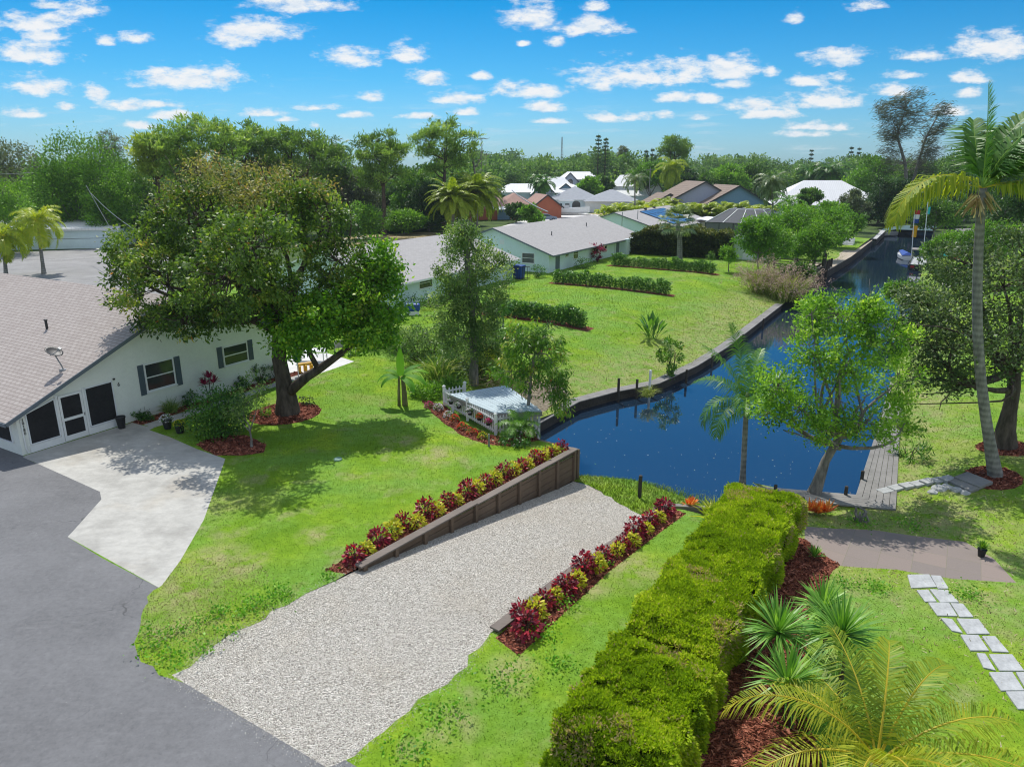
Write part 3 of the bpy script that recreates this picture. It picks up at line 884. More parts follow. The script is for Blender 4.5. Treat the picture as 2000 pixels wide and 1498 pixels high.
blades(pts, np.full(len(pts), .045), np.full(len(pts), .012), 'dead_grass', leafmat('dry_turf', [(0, (.14, .11, .05)), (.5, (.26, .22, .11)), (1, (.40, .36, .20))], .15, .8, .1, gain=1.0), 2.2)
gi = [j for j, r in enumerate(REGIONS) if r[0] == 'gravel_ramp']
pts = scatter(np.where(np.isin(reg, gi))[0], zramp(TV[:, 0], TV[:, 1]), lambda c: np.full(len(c), 700.0), 76000)
# ... and stray ones spilled over the edge of the drive
bp = np.array([wxyz(np.array([g_]), np.array([0.0]))[0] for g_ in jit(GRAVEL[:14], 0, .05, False) + jit(GRAVEL[-16:], 0, .05, False) + jit([GRAVEL[-1], GRAVEL[0]], 0, .05, False)])
bp = np.repeat(bp, 9, 0); bp[:, :2] += RNG.normal(0, .13, (len(bp), 2)); uu, vv = bp[:, 0] * UX + bp[:, 1] * UY, bp[:, 0] * UY - bp[:, 1] * UX
ins = pip(GRAVEL, uu, vv); bp[:, 2] = np.where(ins, zramp(uu, vv), hz_uv(uu, vv)); pts = np.concatenate([pts, bp[~ins]])
# stones as little three-sided pyramids
n = len(pts); a0 = RNG.random(n) * 6.283; rr = RNG.uniform(.008, .019, n)[:, None]
ring = [np.stack([np.cos(a0 + k * 2.094), np.sin(a0 + k * 2.094), np.zeros(n)], 1) * rr * RNG.uniform(.7, 1.2, (n, 1)) for k in range(3)]
top = np.stack([RNG.normal(0, .25, n), RNG.normal(0, .25, n), np.ones(n)], 1) * rr * .8
tri = np.concatenate([np.stack([pts + ring[k], pts + ring[(k + 1) % 3], pts + top], 1) for k in range(3)])
M_pebble = leafmat('pebble', [(0, (.16, .145, .125)), (.16, (.36, .33, .28)), (.45, (.62, .57, .485)), (1, (.86, .80, .70))], 0.0, .85, .2, gain=1.0)
o = npobj('pebbles', tri.astype(np.float32), np.tile(RNG.random(n), 3).astype(np.float32), M_pebble); o['kind'] = 'stuff'
# weeds creeping onto the gravel and along the walls
M_weed = leafmat('weed', [(0, (.05, .16, .01)), (.6, (.11, .30, .015)), (1, (.22, .38, .03))], .3)
qb = QB()
for (px, py, r, k) in [(545, 1165, .5, 260), (500, 1185, .4, 160), (470, 1200, .3, 90), (425, 1200, .32, 150), (375, 1225, .4, 120), (330, 1240, .35, 100), (300, 1270, .4, 120), (345, 1290, .45, 160), (290, 1240, .25, 60), (400, 1270, .3, 90), (450, 1235, .3, 80),
                       (640, 1130, .25, 70), (1060, 1240, .45, 160), (990, 1330, .6, 220), (870, 1400, .6, 200), (1090, 1300, .4, 120), (800, 1470, .5, 160), (1110, 1185, .3, 90), (1180, 1105, .25, 60), (1710, 1150, .45, 180), (1890, 1165, .5, 200), (1650, 1140, .4, 120),
                       (1780, 1030, .6, 200), (1680, 1025, .5, 160), (1560, 1400, .6, 160), (1510, 1225, .5, 100)]:
    c = G(px, py); m = k
    o_ = RNG.normal(size=(m, 3)) * r * .55; o_[:, 2] = np.abs(RNG.normal(size=m)) * .09 + .02
    p = np.array(c) + o_; d = unit(rsph(m) * [1, 1, .5] + [0, 0, .5]); s = unit(np.cross(d, rsph(m)))
    L = RNG.uniform(.05, .11, (m, 1)); qb.add(np.stack([p, p + d * L * .5 + s * L * .28, p + d * L, p + d * L * .5 - s * L * .28], 1), RNG.random(m))
o = qb.build('weeds', M_weed); o['kind'] = 'stuff'
# mulch chips
mi = [j for j, r in enumerate(REGIONS) if 'mulch' in r[0] or r[0] == 'house_bed']
pts = scatter(np.where(np.isin(reg, mi))[0], HZ, lambda c: np.where(c[:, 1] < 48, 260.0, 20.0), 26000)
n = len(pts); d = unit(RNG.normal(size=(n, 3)) * [1, 1, .35]); s = unit(np.cross(d, rsph(n))); L = RNG.uniform(.03, .08, (n, 1))
p = pts + [0, 0, .015]
M_chip = leafmat('mulch_chip', [(0, (.05, .016, .01)), (.5, (.25, .075, .045)), (1, (.48, .20, .13))], 0, .85, .2, gain=1.1)
o = npobj('mulch_chips', np.stack([p - d * L - s * L * .3, p - d * L + s * L * .3, p + d * L + s * L * .25, p + d * L - s * L * .25], 1).astype(np.float32), RNG.random(n).astype(np.float32), M_chip); o['kind'] = 'stuff'
# pale fallen leaves afloat on the canal
n = 230; pu = 27.5 + 22 * RNG.random(n) ** 1.3; pv = -14.5 + 13 * RNG.random(n); ok = pip(CANAL, pu, pv); p = wxyz(np.stack([pu, pv], 1)[ok], np.full(ok.sum(), WATER_Z + .006)); n = len(p)
a = RNG.random(n) * 6.283; d = np.stack([np.cos(a), np.sin(a), 0 * a], 1); s = np.stack([-np.sin(a), np.cos(a), 0 * a], 1); L = RNG.uniform(.012, .04, (n, 1))
M_float = leafmat('floating_leaf', [(0, (.25, .2, .12)), (.6, (.5, .45, .35)), (1, (.75, .72, .65))], 0, .8)
o = npobj('floating_leaves', np.stack([p - d * L, p + s * L * .5, p + d * L, p - s * L * .5], 1).astype(np.float32), RNG.random(n).astype(np.float32), M_float); o['kind'] = 'stuff'

# ------------------------------------------------------------------ vegetation builders
LM = {}
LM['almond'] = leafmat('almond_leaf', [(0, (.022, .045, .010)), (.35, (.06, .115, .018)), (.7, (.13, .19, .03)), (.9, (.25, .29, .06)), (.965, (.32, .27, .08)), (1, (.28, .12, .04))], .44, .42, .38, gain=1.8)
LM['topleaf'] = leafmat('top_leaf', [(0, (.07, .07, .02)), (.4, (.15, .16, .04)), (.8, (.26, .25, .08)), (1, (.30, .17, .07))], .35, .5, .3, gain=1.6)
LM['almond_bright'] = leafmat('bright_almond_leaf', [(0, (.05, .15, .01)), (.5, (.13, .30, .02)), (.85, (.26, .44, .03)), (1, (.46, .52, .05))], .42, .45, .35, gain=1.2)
LM['light'] = leafmat('light_leaf', [(0, (.04, .11, .01)), (.4, (.12, .25, .02)), (.8, (.24, .40, .04)), (1, (.40, .50, .09))], .43, .45, .35, gain=1.5)
LM['oak'] = leafmat('oak_leaf', [(0, (.022, .04, .014)), (.5, (.06, .10, .035)), (.85, (.13, .18, .07)), (1, (.24, .27, .15))], .32, .45, .35, gain=1.7)
LM['slender'] = leafmat('olive_leaf', [(0, (.03, .055, .016)), (.5, (.075, .13, .035)), (.85, (.16, .21, .07)), (1, (.26, .30, .12))], .42, .45, .35, gain=2.3)
LM['mango'] = leafmat('mango_leaf', [(0, (.03, .08, .01)), (.5, (.08, .19, .015)), (.85, (.19, .32, .03)), (.96, (.26, .26, .05)), (1, (.28, .10, .03))], .35, .35, .45)
LM['bg'] = leafmat('woodland_leaf', [(0, (.03, .07, .012)), (.5, (.07, .15, .02)), (1, (.16, .27, .04))], .3, .5, .3, gain=1.55)
LM['bgl'] = leafmat('bright_woodland_leaf', [(0, (.05, .12, .012)), (.5, (.11, .24, .02)), (1, (.22, .36, .04))], .35, .5, .3, gain=1.55)
LM['bgd'] = leafmat('dark_woodland_leaf', [(0, (.018, .045, .012)), (.5, (.04, .09, .02)), (1, (.09, .16, .04))], .25, .5, .3, gain=1.55)
LM['grey'] = leafmat('grey_green_leaf', [(0, (.045, .06, .03)), (.5, (.10, .13, .065)), (1, (.19, .22, .12))], .25, .5, .3, gain=1.55)
LM['pine'] = leafmat('pine_needle', [(0, (.03, .06, .012)), (.5, (.085, .15, .025)), (.85, (.17, .24, .05)), (1, (.24, .29, .08))], .38, .5, .3, gain=2.2)
LM['pineyellow'] = leafmat('yellow_pine_needle', [(0, (.10, .14, .02)), (.5, (.20, .26, .035)), (1, (.34, .38, .07))], .38, .5, .3, gain=1.8)
LM['palm'] = leafmat('palm_leaf', [(0, (.03, .085, .012)), (.5, (.085, .20, .025)), (1, (.22, .34, .05))], .35, .32, .5)
LM['palmy'] = leafmat('yellow_palm_leaf', [(0, (.12, .19, .012)), (.5, (.27, .33, .02)), (1, (.50, .46, .05))], .42, .32, .5)
LM['coco'] = leafmat('coconut_leaf', [(0, (.06, .13, .012)), (.4, (.20, .28, .02)), (.8, (.42, .42, .03)), (1, (.66, .50, .08))], .45, .45, .3, gain=1.2)
LM['sabal'] = leafmat('sabal_leaf', [(0, (.05, .08, .03)), (.5, (.12, .17, .07)), (1, (.26, .30, .16))], .3, .4, .4)
LM['hedge'] = leafmat('thuja_foliage', [(0, (.045, .085, .005)), (.4, (.155, .24, .008)), (.75, (.30, .38, .018)), (.93, (.44, .46, .05)), (1, (.33, .26, .14))], .42, .6, .1, gain=1.55)
LM['yucca'] = leafmat('yucca_leaf', [(0, (.035, .11, .018)), (.5, (.11, .25, .03)), (1, (.30, .46, .09))], .3, .3, .5)
LM['shrub'] = leafmat('shrub_leaf', [(0, (.025, .07, .012)), (.5, (.06, .16, .02)), (1, (.15, .28, .04))], .3, .32, .5)
LM['redfol'] = leafmat('coleus_red', [(0, (.055, .006, .012)), (.45, (.16, .014, .028)), (.8, (.36, .022, .04)), (1, (.62, .035, .05))], .3, .4, .35, (1.4, .5, .6))
LM['yelfol'] = leafmat('coleus_yellow', [(0, (.26, .33, .02)), (.45, (.55, .55, .03)), (.85, (.78, .70, .08)), (1, (.60, .14, .04))], .4, .5, .3, gain=1.0)
LM['cordy'] = leafmat('cordyline_red', [(0, (.05, .01, .02)), (.5, (.18, .015, .05)), (1, (.42, .04, .12))], .3, .35, .4, (1.3, .5, .7))
LM['bromo'] = leafmat('orange_bromeliad', [(0, (.55, .08, .02)), (.5, (.82, .20, .04)), (1, (.9, .50, .16))], .35, .35, .4, (1.2, .9, .5))
LM['pink'] = leafmat('pink_petal', [(0, (.45, .02, .10)), (.5, (.75, .05, .22)), (1, (.85, .25, .45))], .3, .5, .3, (1.1, .8, .9))
LM['redpetal'] = leafmat('red_petal', [(0, (.5, .02, .02)), (.5, (.8, .06, .03)), (1, (.9, .25, .1))], .3, .5, .3, (1.1, .8, .8))
LM['whitepetal'] = leafmat('white_petal', [(0, (.6, .5, .6)), (1, (.88, .84, .88))], .3, .5, .3, (1, 1, 1))
LM['plume'] = leafmat('grass_plume', [(0, (.16, .11, .09)), (.5, (.32, .23, .19)), (1, (.50, .40, .34))], .4, .7, .1, (1, .95, .9))
LM['fgrass'] = leafmat('fountain_grass', [(0, (.10, .14, .03)), (.6, (.22, .26, .07)), (1, (.36, .36, .16))], .35, .5, .2)
LM['banana'] = leafmat('banana_leaf', [(0, (.035, .11, .012)), (.5, (.08, .22, .02)), (1, (.24, .42, .04))], .42, .6, .2)
LM['reed'] = leafmat('reed_leaf', [(0, (.06, .12, .02)), (.6, (.15, .25, .04)), (1, (.36, .36, .16))], .35, .4, .3)


def shape_leaves(p, d, L, w, tone, fold=.18, curl=None):
    """diamond leaves from base p along d"""
    n = len(p)
    nn = rsph(n); nn[:, 2] = np.abs(nn[:, 2]) + .4; s = unit(np.cross(d, nn)); up = np.cross(s, d)
    L = np.broadcast_to(np.asarray(L, float).reshape(-1, 1), (n, 1)); w = np.broadcast_to(np.asarray(w, float).reshape(-1, 1), (n, 1))
    m = p + d * L * .48 - up * L * fold
    tip = p + d * L - up * L * (.25 if curl is None else curl)
    return np.stack([p, m + s * w * .5, tip, m - s * w * .5], 1), tone


def lobe_px(px, py, Y, hx, hz, ky=1.0):
    c = PY(px, py, Y); k = mpp(c)
    return (c, (hx * k, hx * k * ky, hz * k * 1.06))


def cluster_pts(lobes, n, inner=.45):
    wt = np.array([(l[1][0] * l[1][1] * l[1][2]) ** .62 for l in lobes]); wt /= wt.sum()
    ids = RNG.choice(len(lobes), n, p=wt)
    c = np.array([tuple(l[0]) for l in lobes])[ids]; r = np.array([l[1] for l in lobes])[ids]
    rad = inner + (1 - inner) * np.sqrt(RNG.random((n, 1)))
    return c + rsph(n) * r * rad, ids, c


def crown_leaves(qb, cl, cen, nleaf, crad, L, asp, droop=.0, tone0=.45, tvar=.2, out=.55, flat=.75, fold=.18):
    n = len(cl); ct = np.clip(tone0 + RNG.normal(0, tvar, n), .02, .9)
    p = np.repeat(cl, nleaf, 0) + RNG.normal(size=(n * nleaf, 3)) * (crad * np.array([1, 1, flat])) * .55
    o = unit(np.repeat(cl - cen, nleaf, 0)) * out
    d = unit(o + rsph(n * nleaf) * .8 + [0, 0, .25 - droop])
    k = n * nleaf; LL = L * RNG.uniform(.65, 1.2, k)
    tone = np.clip(np.repeat(ct, nleaf) + RNG.normal(0, .14, k), 0, 1)
    red = RNG.random(k) < .003; tone[red] = 1.0
    tone[~red] = np.minimum(tone[~red], .97)
    q, t = shape_leaves(p, d, LL, LL * asp, tone, fold, .12 + droop * .3)
    qb.add(q, t)


def limb(mb, a, b, r0, r1, bend=.18, n=6, sides=6):
    a, b = Vector(a), Vector(b); d = b - a; L = d.length
    side = Vector(RNG.normal(size=3)) * L * bend * .5; pts = []; rad = []
    for i in range(n + 1):
        t = i / n
        w = math.sin(math.pi * t)
        p = a + d * t + side * w + Vector((0, 0, -1)) * L * .06 * w + Vector(RNG.normal(size=3)) * L * .012 * (1 if 0 < i < n else 0)
        pts.append(p); rad.append(r0 + (r1 - r0) * t ** .8)
    mb.tube(pts, rad, sides)
    return pts


def tree(name, label, cat, base, lobes, r0, mat, bk, ncl=160, nleaf=60, crad=.6, L=.25, asp=.5, droop=0.0, fork=.45, trunk_pts=None, group=None, inner=.45, tone0=.45, tvar=.2, twig=.02, flat=.75, twigs=None, split=1, out=.55, origin_h=None, extra=None):
    base = Vector(base); t = thing(name, label, cat, base, 0, group)
    mb = MB()
    cen = sum((Vector(l[0]) for l in lobes), Vector()) / len(lobes)
    if trunk_pts is None:
        top = base + (cen - base) * fork; top.z = base.z + (cen.z - base.z) * fork
        trunk_pts = [base + (top - base) * k + Vector((random.uniform(-1, 1), random.uniform(-1, 1), 0)) * r0 * .5 * (0 < k < 1) for k in (0, .12, .35, .7, 1)]
    tp = [Vector(p) for p in trunk_pts]; m = len(tp)
    rads = [r0 * (1.45 if i == 0 else 1.12 if i == 1 else 1 - .35 * i / (m - 1)) for i in range(m)]
    mb.tube([tp[0] - Vector((0, 0, .15))] + tp, [rads[0] * 1.1] + rads, 10)
    cl, ids, cc = cluster_pts(lobes, ncl, inner)
    for i, l in enumerate(lobes):
        c = Vector(l[0]); s = tp[-1] if m < 4 or random.random() < .6 else tp[-2]
        pts = limb(mb, s, c, r0 * (.62 if len(lobes) < 4 else .46), r0 * .14, .25, 6, 7)
        mine = np.where(ids == i)[0]
        k = len(mine) if twigs is None else min(len(mine), twigs)
        for j in mine[:k]:
            q = Vector(cl[j]); st = min(pts[2:], key=lambda p: (p - q).length + random.random() * .3)
            limb(mb, st, q, max(twig * 1.6, r0 * .10), twig * .5, .3, 3, 4)
    if extra:
        extra(mb)
    mb.build('trunk', bk, t, base, True)
    qb = QB(); crown_leaves(qb, cl, cc, nleaf, crad, L, asp, droop, tone0, tvar, out, flat)
    qb.build('crown', mat, t, base)
    return t


def needle_leaves(qb, cl, nleaf, crad, L, w, tone0=.5, tvar=.16, up=.5, flat=.5):
    n = len(cl); k = n * nleaf
    ct = np.clip(tone0 + RNG.normal(0, tvar, n), 0, 1)
    p = np.repeat(cl, nleaf, 0) + RNG.normal(size=(k, 3)) * crad * np.array([1, 1, flat]) * .5
    d = unit(rsph(k) + [0, 0, up]); q, t = shape_leaves(p, d, L * RNG.uniform(.7, 1.2, k), w, np.clip(np.repeat(ct, nleaf) + RNG.normal(0, .12, k), 0, 1), .05, .02)
    qb.add(q, t)


def pine(name, label, base, lobes, r0, mat, ncl=90, nleaf=70, crad=.8, L=.5, w=.12, group=None, flat=.45, tone0=.5, bk=None, cat='pine tree', fork=.62):
    base = Vector(base); t = thing(name, label, cat, base, 0, group); mb = MB()
    cen = sum((Vector(l[0]) for l in lobes), Vector()) / len(lobes)
    top = Vector((cen.x, cen.y, cen.z)); ax = [base + (top - base) * k + Vector((random.uniform(-1, 1), random.uniform(-1, 1), 0)) * r0 * .6 * (0 < k < 1) for k in (0, .15, .4, .6, .8, 1)]
    mb.tube([base - Vector((0, 0, .2))] + ax, [r0 * 1.4, r0 * 1.3, r0, r0 * .85, r0 * .7, r0 * .5, r0 * .2], 8)
    cl, ids, cc = cluster_pts(lobes, ncl, .35)
    for i, l in enumerate(lobes):
        s = base + (top - base) * random.uniform(fork, .9); pts = limb(mb, s, l[0], r0 * .4, r0 * .1, .25, 5, 5)
        for j in np.where(ids == i)[0][:26]:
            q = Vector(cl[j]); st = min(pts, key=lambda p: (p - q).length); limb(mb, st, q, r0 * .11, r0 * .03, .2, 2, 3)
    mb.build('trunk', bk or M_barkpine, t, base, True)
    qb = QB(); needle_leaves(qb, cl, nleaf, crad, L, w, tone0, .16, .5, flat); qb.build('crown', mat, t, base)
    return t


def frond(p0, az, pitch, length, droop, nl=46, ll=.6, lw=.035, hang=.5, wind=(0, 0, 0), tone0=.5, vee=.35, nseg=12, start=.12):
    """one feather frond: returns rachis points and leaflet quads"""
    pts = [np.array(p0, float)]; h = np.array([math.cos(az), math.sin(az), 0.0]); wv = np.array(wind, float)
    for i in range(nseg):
        s = (i + .5) / nseg; a = pitch - droop * s ** 1.25
        d = h * math.cos(a) + np.array([0, 0, math.sin(a)]) + wv * s
        pts.append(pts[-1] + d / np.linalg.norm(d) * length / nseg)
    P = np.array(pts); T = unit(np.gradient(P, axis=0))
    s = np.linspace(start, 1, nl); idx = s * nseg; i0 = np.clip(idx.astype(int), 0, nseg - 1); fr = (idx - i0)[:, None]
    b = P[i0] * (1 - fr) + P[i0 + 1] * fr; t = unit(T[i0] * (1 - fr) + T[i0 + 1] * fr)
    side = unit(np.cross(t, [0, 0, 1.0]) + 1e-5); upv = np.cross(side, t)
    out_q = []; out_t = []
    prof = np.sin(np.pi * np.clip(.12 + .84 * s, 0, 1)) ** .55
    for sg in (-1, 1):
        L = (ll * prof * RNG.uniform(.88, 1.1, nl))[:, None]; w = lw * (.6 + .4 * prof)[:, None]
        fwd = .35 + .75 * s[:, None] ** 2
        d = unit(side * sg + t * fwd + upv * vee + wv * .35 + RNG.normal(size=(nl, 3)) * .11)
        d2 = unit(d + np.array([0, 0, -1.0]) * hang * 1.1 + wv * .25)
        wd_ = unit(np.cross(d, upv)) * w
        m = b + d * L * .5; e = m + d2 * L * .55
        out_q += [np.stack([b - wd_ * .6, b + wd_ * .6, m + wd_, m - wd_], 1), np.stack([m - wd_, m + wd_, e + wd_ * .15, e - wd_ * .15], 1)]
        tn = np.clip(tone0 + RNG.normal(0, .12, nl), 0, 1); out_t += [tn, np.clip(tn + .06, 0, 1)]
    return pts, np.concatenate(out_q), np.concatenate(out_t)


def palm(name, label, base, top, r0, fronds, mat, bk=None, bend=(0, 0, 0), group=None, parts=True, r1=None, rr=.025, cat='palm tree', crownshaft=None, skirt=0):
    """fronds: list of dict for frond(); each becomes a part when parts=True"""
    base, top = Vector(base), Vector(top); t = thing(name, label, cat, base, 0, group); mb = MB(); bd = Vector(bend)
    pts = []; rad = []; r1 = r1 or r0 * .7
    for i in range(15):
        k = i / 14; pts.append(base + (top - base) * k + bd * math.sin(math.pi * k)); rad.append((r0 * (1.35 - .35 * min(1, k * 6))) * (1 - k) + r1 * k)
    mb.tube([base - Vector((0, 0, .2))] + pts, [rad[0]] + rad, 10); mb.build('trunk', bk or M_palmtrunk, t, base, True)
    if crownshaft:
        m2 = MB(); m2.lathe(top - Vector((0, 0, .1)), [(r1 * 1.1, 0), (r1 * 1.35, .2), (r1 * 1.0, crownshaft), (r1 * .5, crownshaft * 1.3)], 10); m2.build('crownshaft', mat_shaft, t, base, True)
    allq = QB(); allm = MB()
    for f in fronds:
        f = dict(f); fm = f.pop('mat', None); P, q, tn = frond(top + Vector((0, 0, f.pop('dz', 0))), **f)
        L = f['length']; n = len(P)
        m = MB() if parts else allm
        m.tube(P, [rr * (1 - .8 * i / (n - 1)) for i in range(n)], 4)
        qb = QB() if parts else allq
        vs = np.array([tuple(v) for v in m.v]) if parts else None
        if parts:
            fq = np.array([[tuple(m.v[i]) for i in fc] for fc in m.f if len(fc) == 4]); qb.add(fq, .92)
        qb.add(q, tn)
        if parts:
            qb.build('frond', LM[fm] if fm else mat, t, base)
    if not parts:
        fq = np.array([[tuple(allm.v[i]) for i in fc] for fc in allm.f if len(fc) == 4]); allq.add(fq, .8)
        allq.build('crown', mat, t, base)
    if skirt:
        qb = QB(); k = skirt
        p = np.array(top)[None] + RNG.normal(size=(k, 3)) * [.12, .12, .1] - [0, 0, .25]; d = unit(rsph(k) * [1, 1, .3] + [0, 0, -1.1]); s = unit(np.cross(d, rsph(k)))
        LL = RNG.uniform(.4, .9, (k, 1)); qb.add(np.stack([p - s * .03, p + s * .03, p + d * LL + s * .02, p + d * LL - s * .02], 1), RNG.random(k)); qb.build('dead_skirt', M_dead, t, base)
    return t


mat_shaft = plain('green_crownshaft', (.18, .28, .08), .5, var=.2)


def ring_fronds(n, length, droop, p0=.9, p1=-.2, **kw):
    out = []
    for i in range(n):
        k = i / max(1, n - 1); d = dict(az=i * 2.39996 + random.uniform(-.2, .2), pitch=p0 + (p1 - p0) * k + random.uniform(-.1, .1), length=length * random.uniform(.85, 1.1), droop=droop * random.uniform(.8, 1.25))
        d.update(kw); out.append(d)
    return out


def rosette(qb, c, n, L, w, up=.25, droop=.15, tone0=.5, zlo=-.5):
    d = rsph(n * 3); d = d[d[:, 2] > zlo][:n]; n = len(d); d = unit(d + [0, 0, up]); s = unit(np.cross(d, [0.01, 0, 1.0])); LL = L * RNG.uniform(.8, 1.1, (n, 1)); up_ = np.cross(s, d)
    b = np.array(c)[None] + d * .04; m = b + d * LL * .55; e = b + d * LL - np.array([0, 0, 1.0]) * LL * droop * (1 - np.abs(d[:, 2:3]))
    W_ = w * np.ones((n, 1)); tn = np.clip(tone0 + .35 * d[:, 2] * 0 + RNG.normal(0, .2, n), 0, 1)
    qb.add(np.stack([b - s * W_ * .6, b + s * W_ * .6, m + s * W_, m - s * W_], 1), tn); qb.add(np.stack([m - s * W_, m + s * W_, e + s * W_ * .05, e - s * W_ * .05], 1), tn)


def mound(qb, c, r, h, n, L, asp, tone0=.5, droop=.3, tvar=.2, zmin=.0):
    """leafy mound: leaves on the upper part of an ellipsoid standing on the ground at c"""
    d = rsph(n); d[:, 2] = np.abs(d[:, 2]) * 1.0; rad = RNG.uniform(.55, 1.0, (n, 1))
    p = np.array(c)[None] + d * rad * [r, r, h]; p[:, 2] += zmin
    dr = unit(d + rsph(n) * .5 + [0, 0, .15 - droop]); LL = L * RNG.uniform(.7, 1.2, n)
    q, t = shape_leaves(p, dr, LL, LL * asp, np.clip(tone0 + RNG.normal(0, tvar, n), 0, 1), .12, .2); qb.add(q, t)


def shrub(name, label, base, r, h, n, L, asp, mat, cat='shrub', group=None, tone0=.5, droop=.1, stems=7, bk=None, ry=None):
    base = Vector(base); t = thing(name, label, cat, base, 0, group); mb = MB()
    for i in range(stems):
        a = random.uniform(0, 6.28); limb(mb, (base.x + .06 * math.cos(a), base.y + .06 * math.sin(a), base.z - .05), base + Vector((math.cos(a) * r * .6, math.sin(a) * r * .6, h * random.uniform(.55, .9))), .03 * min(1.6, h), .006, .2, 4, 4)
    mb.build('stem', bk or M_bark, t, base, True)
    qb = QB(); ncl = max(12, n // 40)
    cl, ids, cc = cluster_pts([(base + Vector((0, 0, h * .52)), (r, ry or r, h * .52))], ncl, .35); cl[:, 2] = np.maximum(cl[:, 2], base.z + .06)
    crown_leaves(qb, cl, cc, n // ncl, max(.12, r * .33), L, asp, droop, tone0, .18); qb.build('foliage', mat, t, base)
    return t


# ------------------------------------------------------------------ trees around the canal
GB = lambda px, py: G(px, py)
# the big shade tree on the left lawn
b = GB(562, 806)
AY = b.y
lob = [lobe_px(330, 560, AY - .5, 105, 78), lobe_px(290, 480, AY + 1, 78, 62), lobe_px(400, 430, AY + 1.5, 100, 70), lobe_px(520, 415, AY + 1, 105, 62), lobe_px(630, 430, AY + 2, 80, 66), lobe_px(450, 540, AY - 2.5, 110, 80),
       lobe_px(430, 370, AY + 2.5, 75, 26), lobe_px(570, 375, AY + 3, 72, 24), lobe_px(660, 510, AY + 1, 66, 58), lobe_px(255, 540, AY + .5, 46, 34), lobe_px(370, 622, AY - 1.5, 66, 40), lobe_px(490, 480, AY - 3.5, 90, 62), lobe_px(540, 560, AY - 1.5, 60, 46), lobe_px(300, 620, AY - 1, 34, 26), lobe_px(440, 610, AY - 2, 46, 34), lobe_px(715, 560, AY + .8, 56, 50), lobe_px(665, 590, AY - .2, 50, 44)]
fork = PY(560, 690, AY)


def side_limb(mb):
    pts = [PY(566, 765, AY - .15), PY(600, 735, AY - .25), PY(622, 722, AY - .3), PY(650, 702, AY - .2), PY(680, 680, AY), PY(705, 662, AY + .2), PY(725, 620, AY + .4)]
    mb.tube(pts, [.26, .23, .2, .17, .14, .12, .07], 9)
    mb.tube([PY(622, 722, AY - .3), PY(605, 690, AY - .3), PY(597, 660, AY - .3), PY(605, 610, AY - .3)], [.15, .12, .1, .06], 8)
    for q in ((700, 600), (740, 580), (680, 560), (720, 540), (760, 600)):
        limb(mb, PY(715, 645, AY + .3), PY(*q, AY + random.uniform(-.6, 1)), .06, .02, .2, 4, 5)
    for q in ((330, 320, 2), (380, 312, 3), (420, 308, 2.5), (455, 305, 2), (490, 318, 1.5), (520, 322, 2.5), (560, 330, 3), (600, 345, 2), (640, 365, 3), (300, 390, 1), (350, 345, 1)):
        s = PY(q[0] + 40, q[1] + 120, AY + q[2]); e = PY(q[0], q[1], AY + q[2]); P_ = limb(mb, s, e, .06, .012, .3, 5, 4)
        for _ in range(9):
            k = random.choice(P_[2:]); limb(mb, k, k + Vector((random.uniform(-.7, .7), random.uniform(-.7, .7), random.uniform(.1, .7))), .018, .006, .2, 3, 3)


big = tree('shade_tree', 'large broad shade tree with dark glossy leaves and a forked trunk on the left lawn', 'tree', b, lob, .42, LM['almond'], M_bark, ncl=540, nleaf=76, crad=.42, L=.205, asp=.5, droop=.35, trunk_pts=[b, PY(560, 775, AY), PY(553, 740, AY), PY(545, 700, AY), PY(545, 650, AY), PY(540, 590, AY + .3)], tone0=.42, twig=.02, twigs=26, extra=side_limb, inner=.5)
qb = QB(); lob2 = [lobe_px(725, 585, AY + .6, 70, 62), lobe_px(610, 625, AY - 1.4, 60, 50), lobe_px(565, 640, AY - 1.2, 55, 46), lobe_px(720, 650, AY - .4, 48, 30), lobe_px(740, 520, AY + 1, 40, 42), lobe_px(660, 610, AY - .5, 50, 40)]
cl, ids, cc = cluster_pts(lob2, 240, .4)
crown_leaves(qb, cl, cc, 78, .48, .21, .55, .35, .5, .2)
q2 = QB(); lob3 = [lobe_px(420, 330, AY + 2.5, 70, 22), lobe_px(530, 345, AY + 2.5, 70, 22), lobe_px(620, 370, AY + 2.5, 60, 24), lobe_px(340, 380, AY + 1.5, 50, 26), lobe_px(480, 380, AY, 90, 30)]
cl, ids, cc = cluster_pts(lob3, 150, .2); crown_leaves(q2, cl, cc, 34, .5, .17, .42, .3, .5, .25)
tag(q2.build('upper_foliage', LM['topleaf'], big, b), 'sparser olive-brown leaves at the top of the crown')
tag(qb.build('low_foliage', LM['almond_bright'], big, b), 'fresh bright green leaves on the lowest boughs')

# slender tree behind the deck
b = GB(925, 752); Y = b.y
lob = [lobe_px(915, 520, Y, 62, 62), lobe_px(905, 470, Y, 38, 34), lobe_px(965, 520, Y + .4, 35, 30), lobe_px(885, 580, Y - .4, 50, 50), lobe_px(940, 600, Y, 52, 55), lobe_px(905, 660, Y - .6, 55, 42), lobe_px(950, 670, Y + .5, 40, 40), lobe_px(900, 440, Y, 22, 16)]
tree('slender_tree', 'tall slender tree with small olive leaves behind the white deck', 'tree', b, lob, .2, LM['slender'], M_barkgrey, ncl=330, nleaf=66, crad=.38, L=.17, asp=.45, trunk_pts=[b, PY(926, 700, Y), PY(924, 640, Y), PY(918, 560, Y), PY(912, 500, Y), PY(905, 445, Y)], inner=.3, twig=.014, twigs=20)
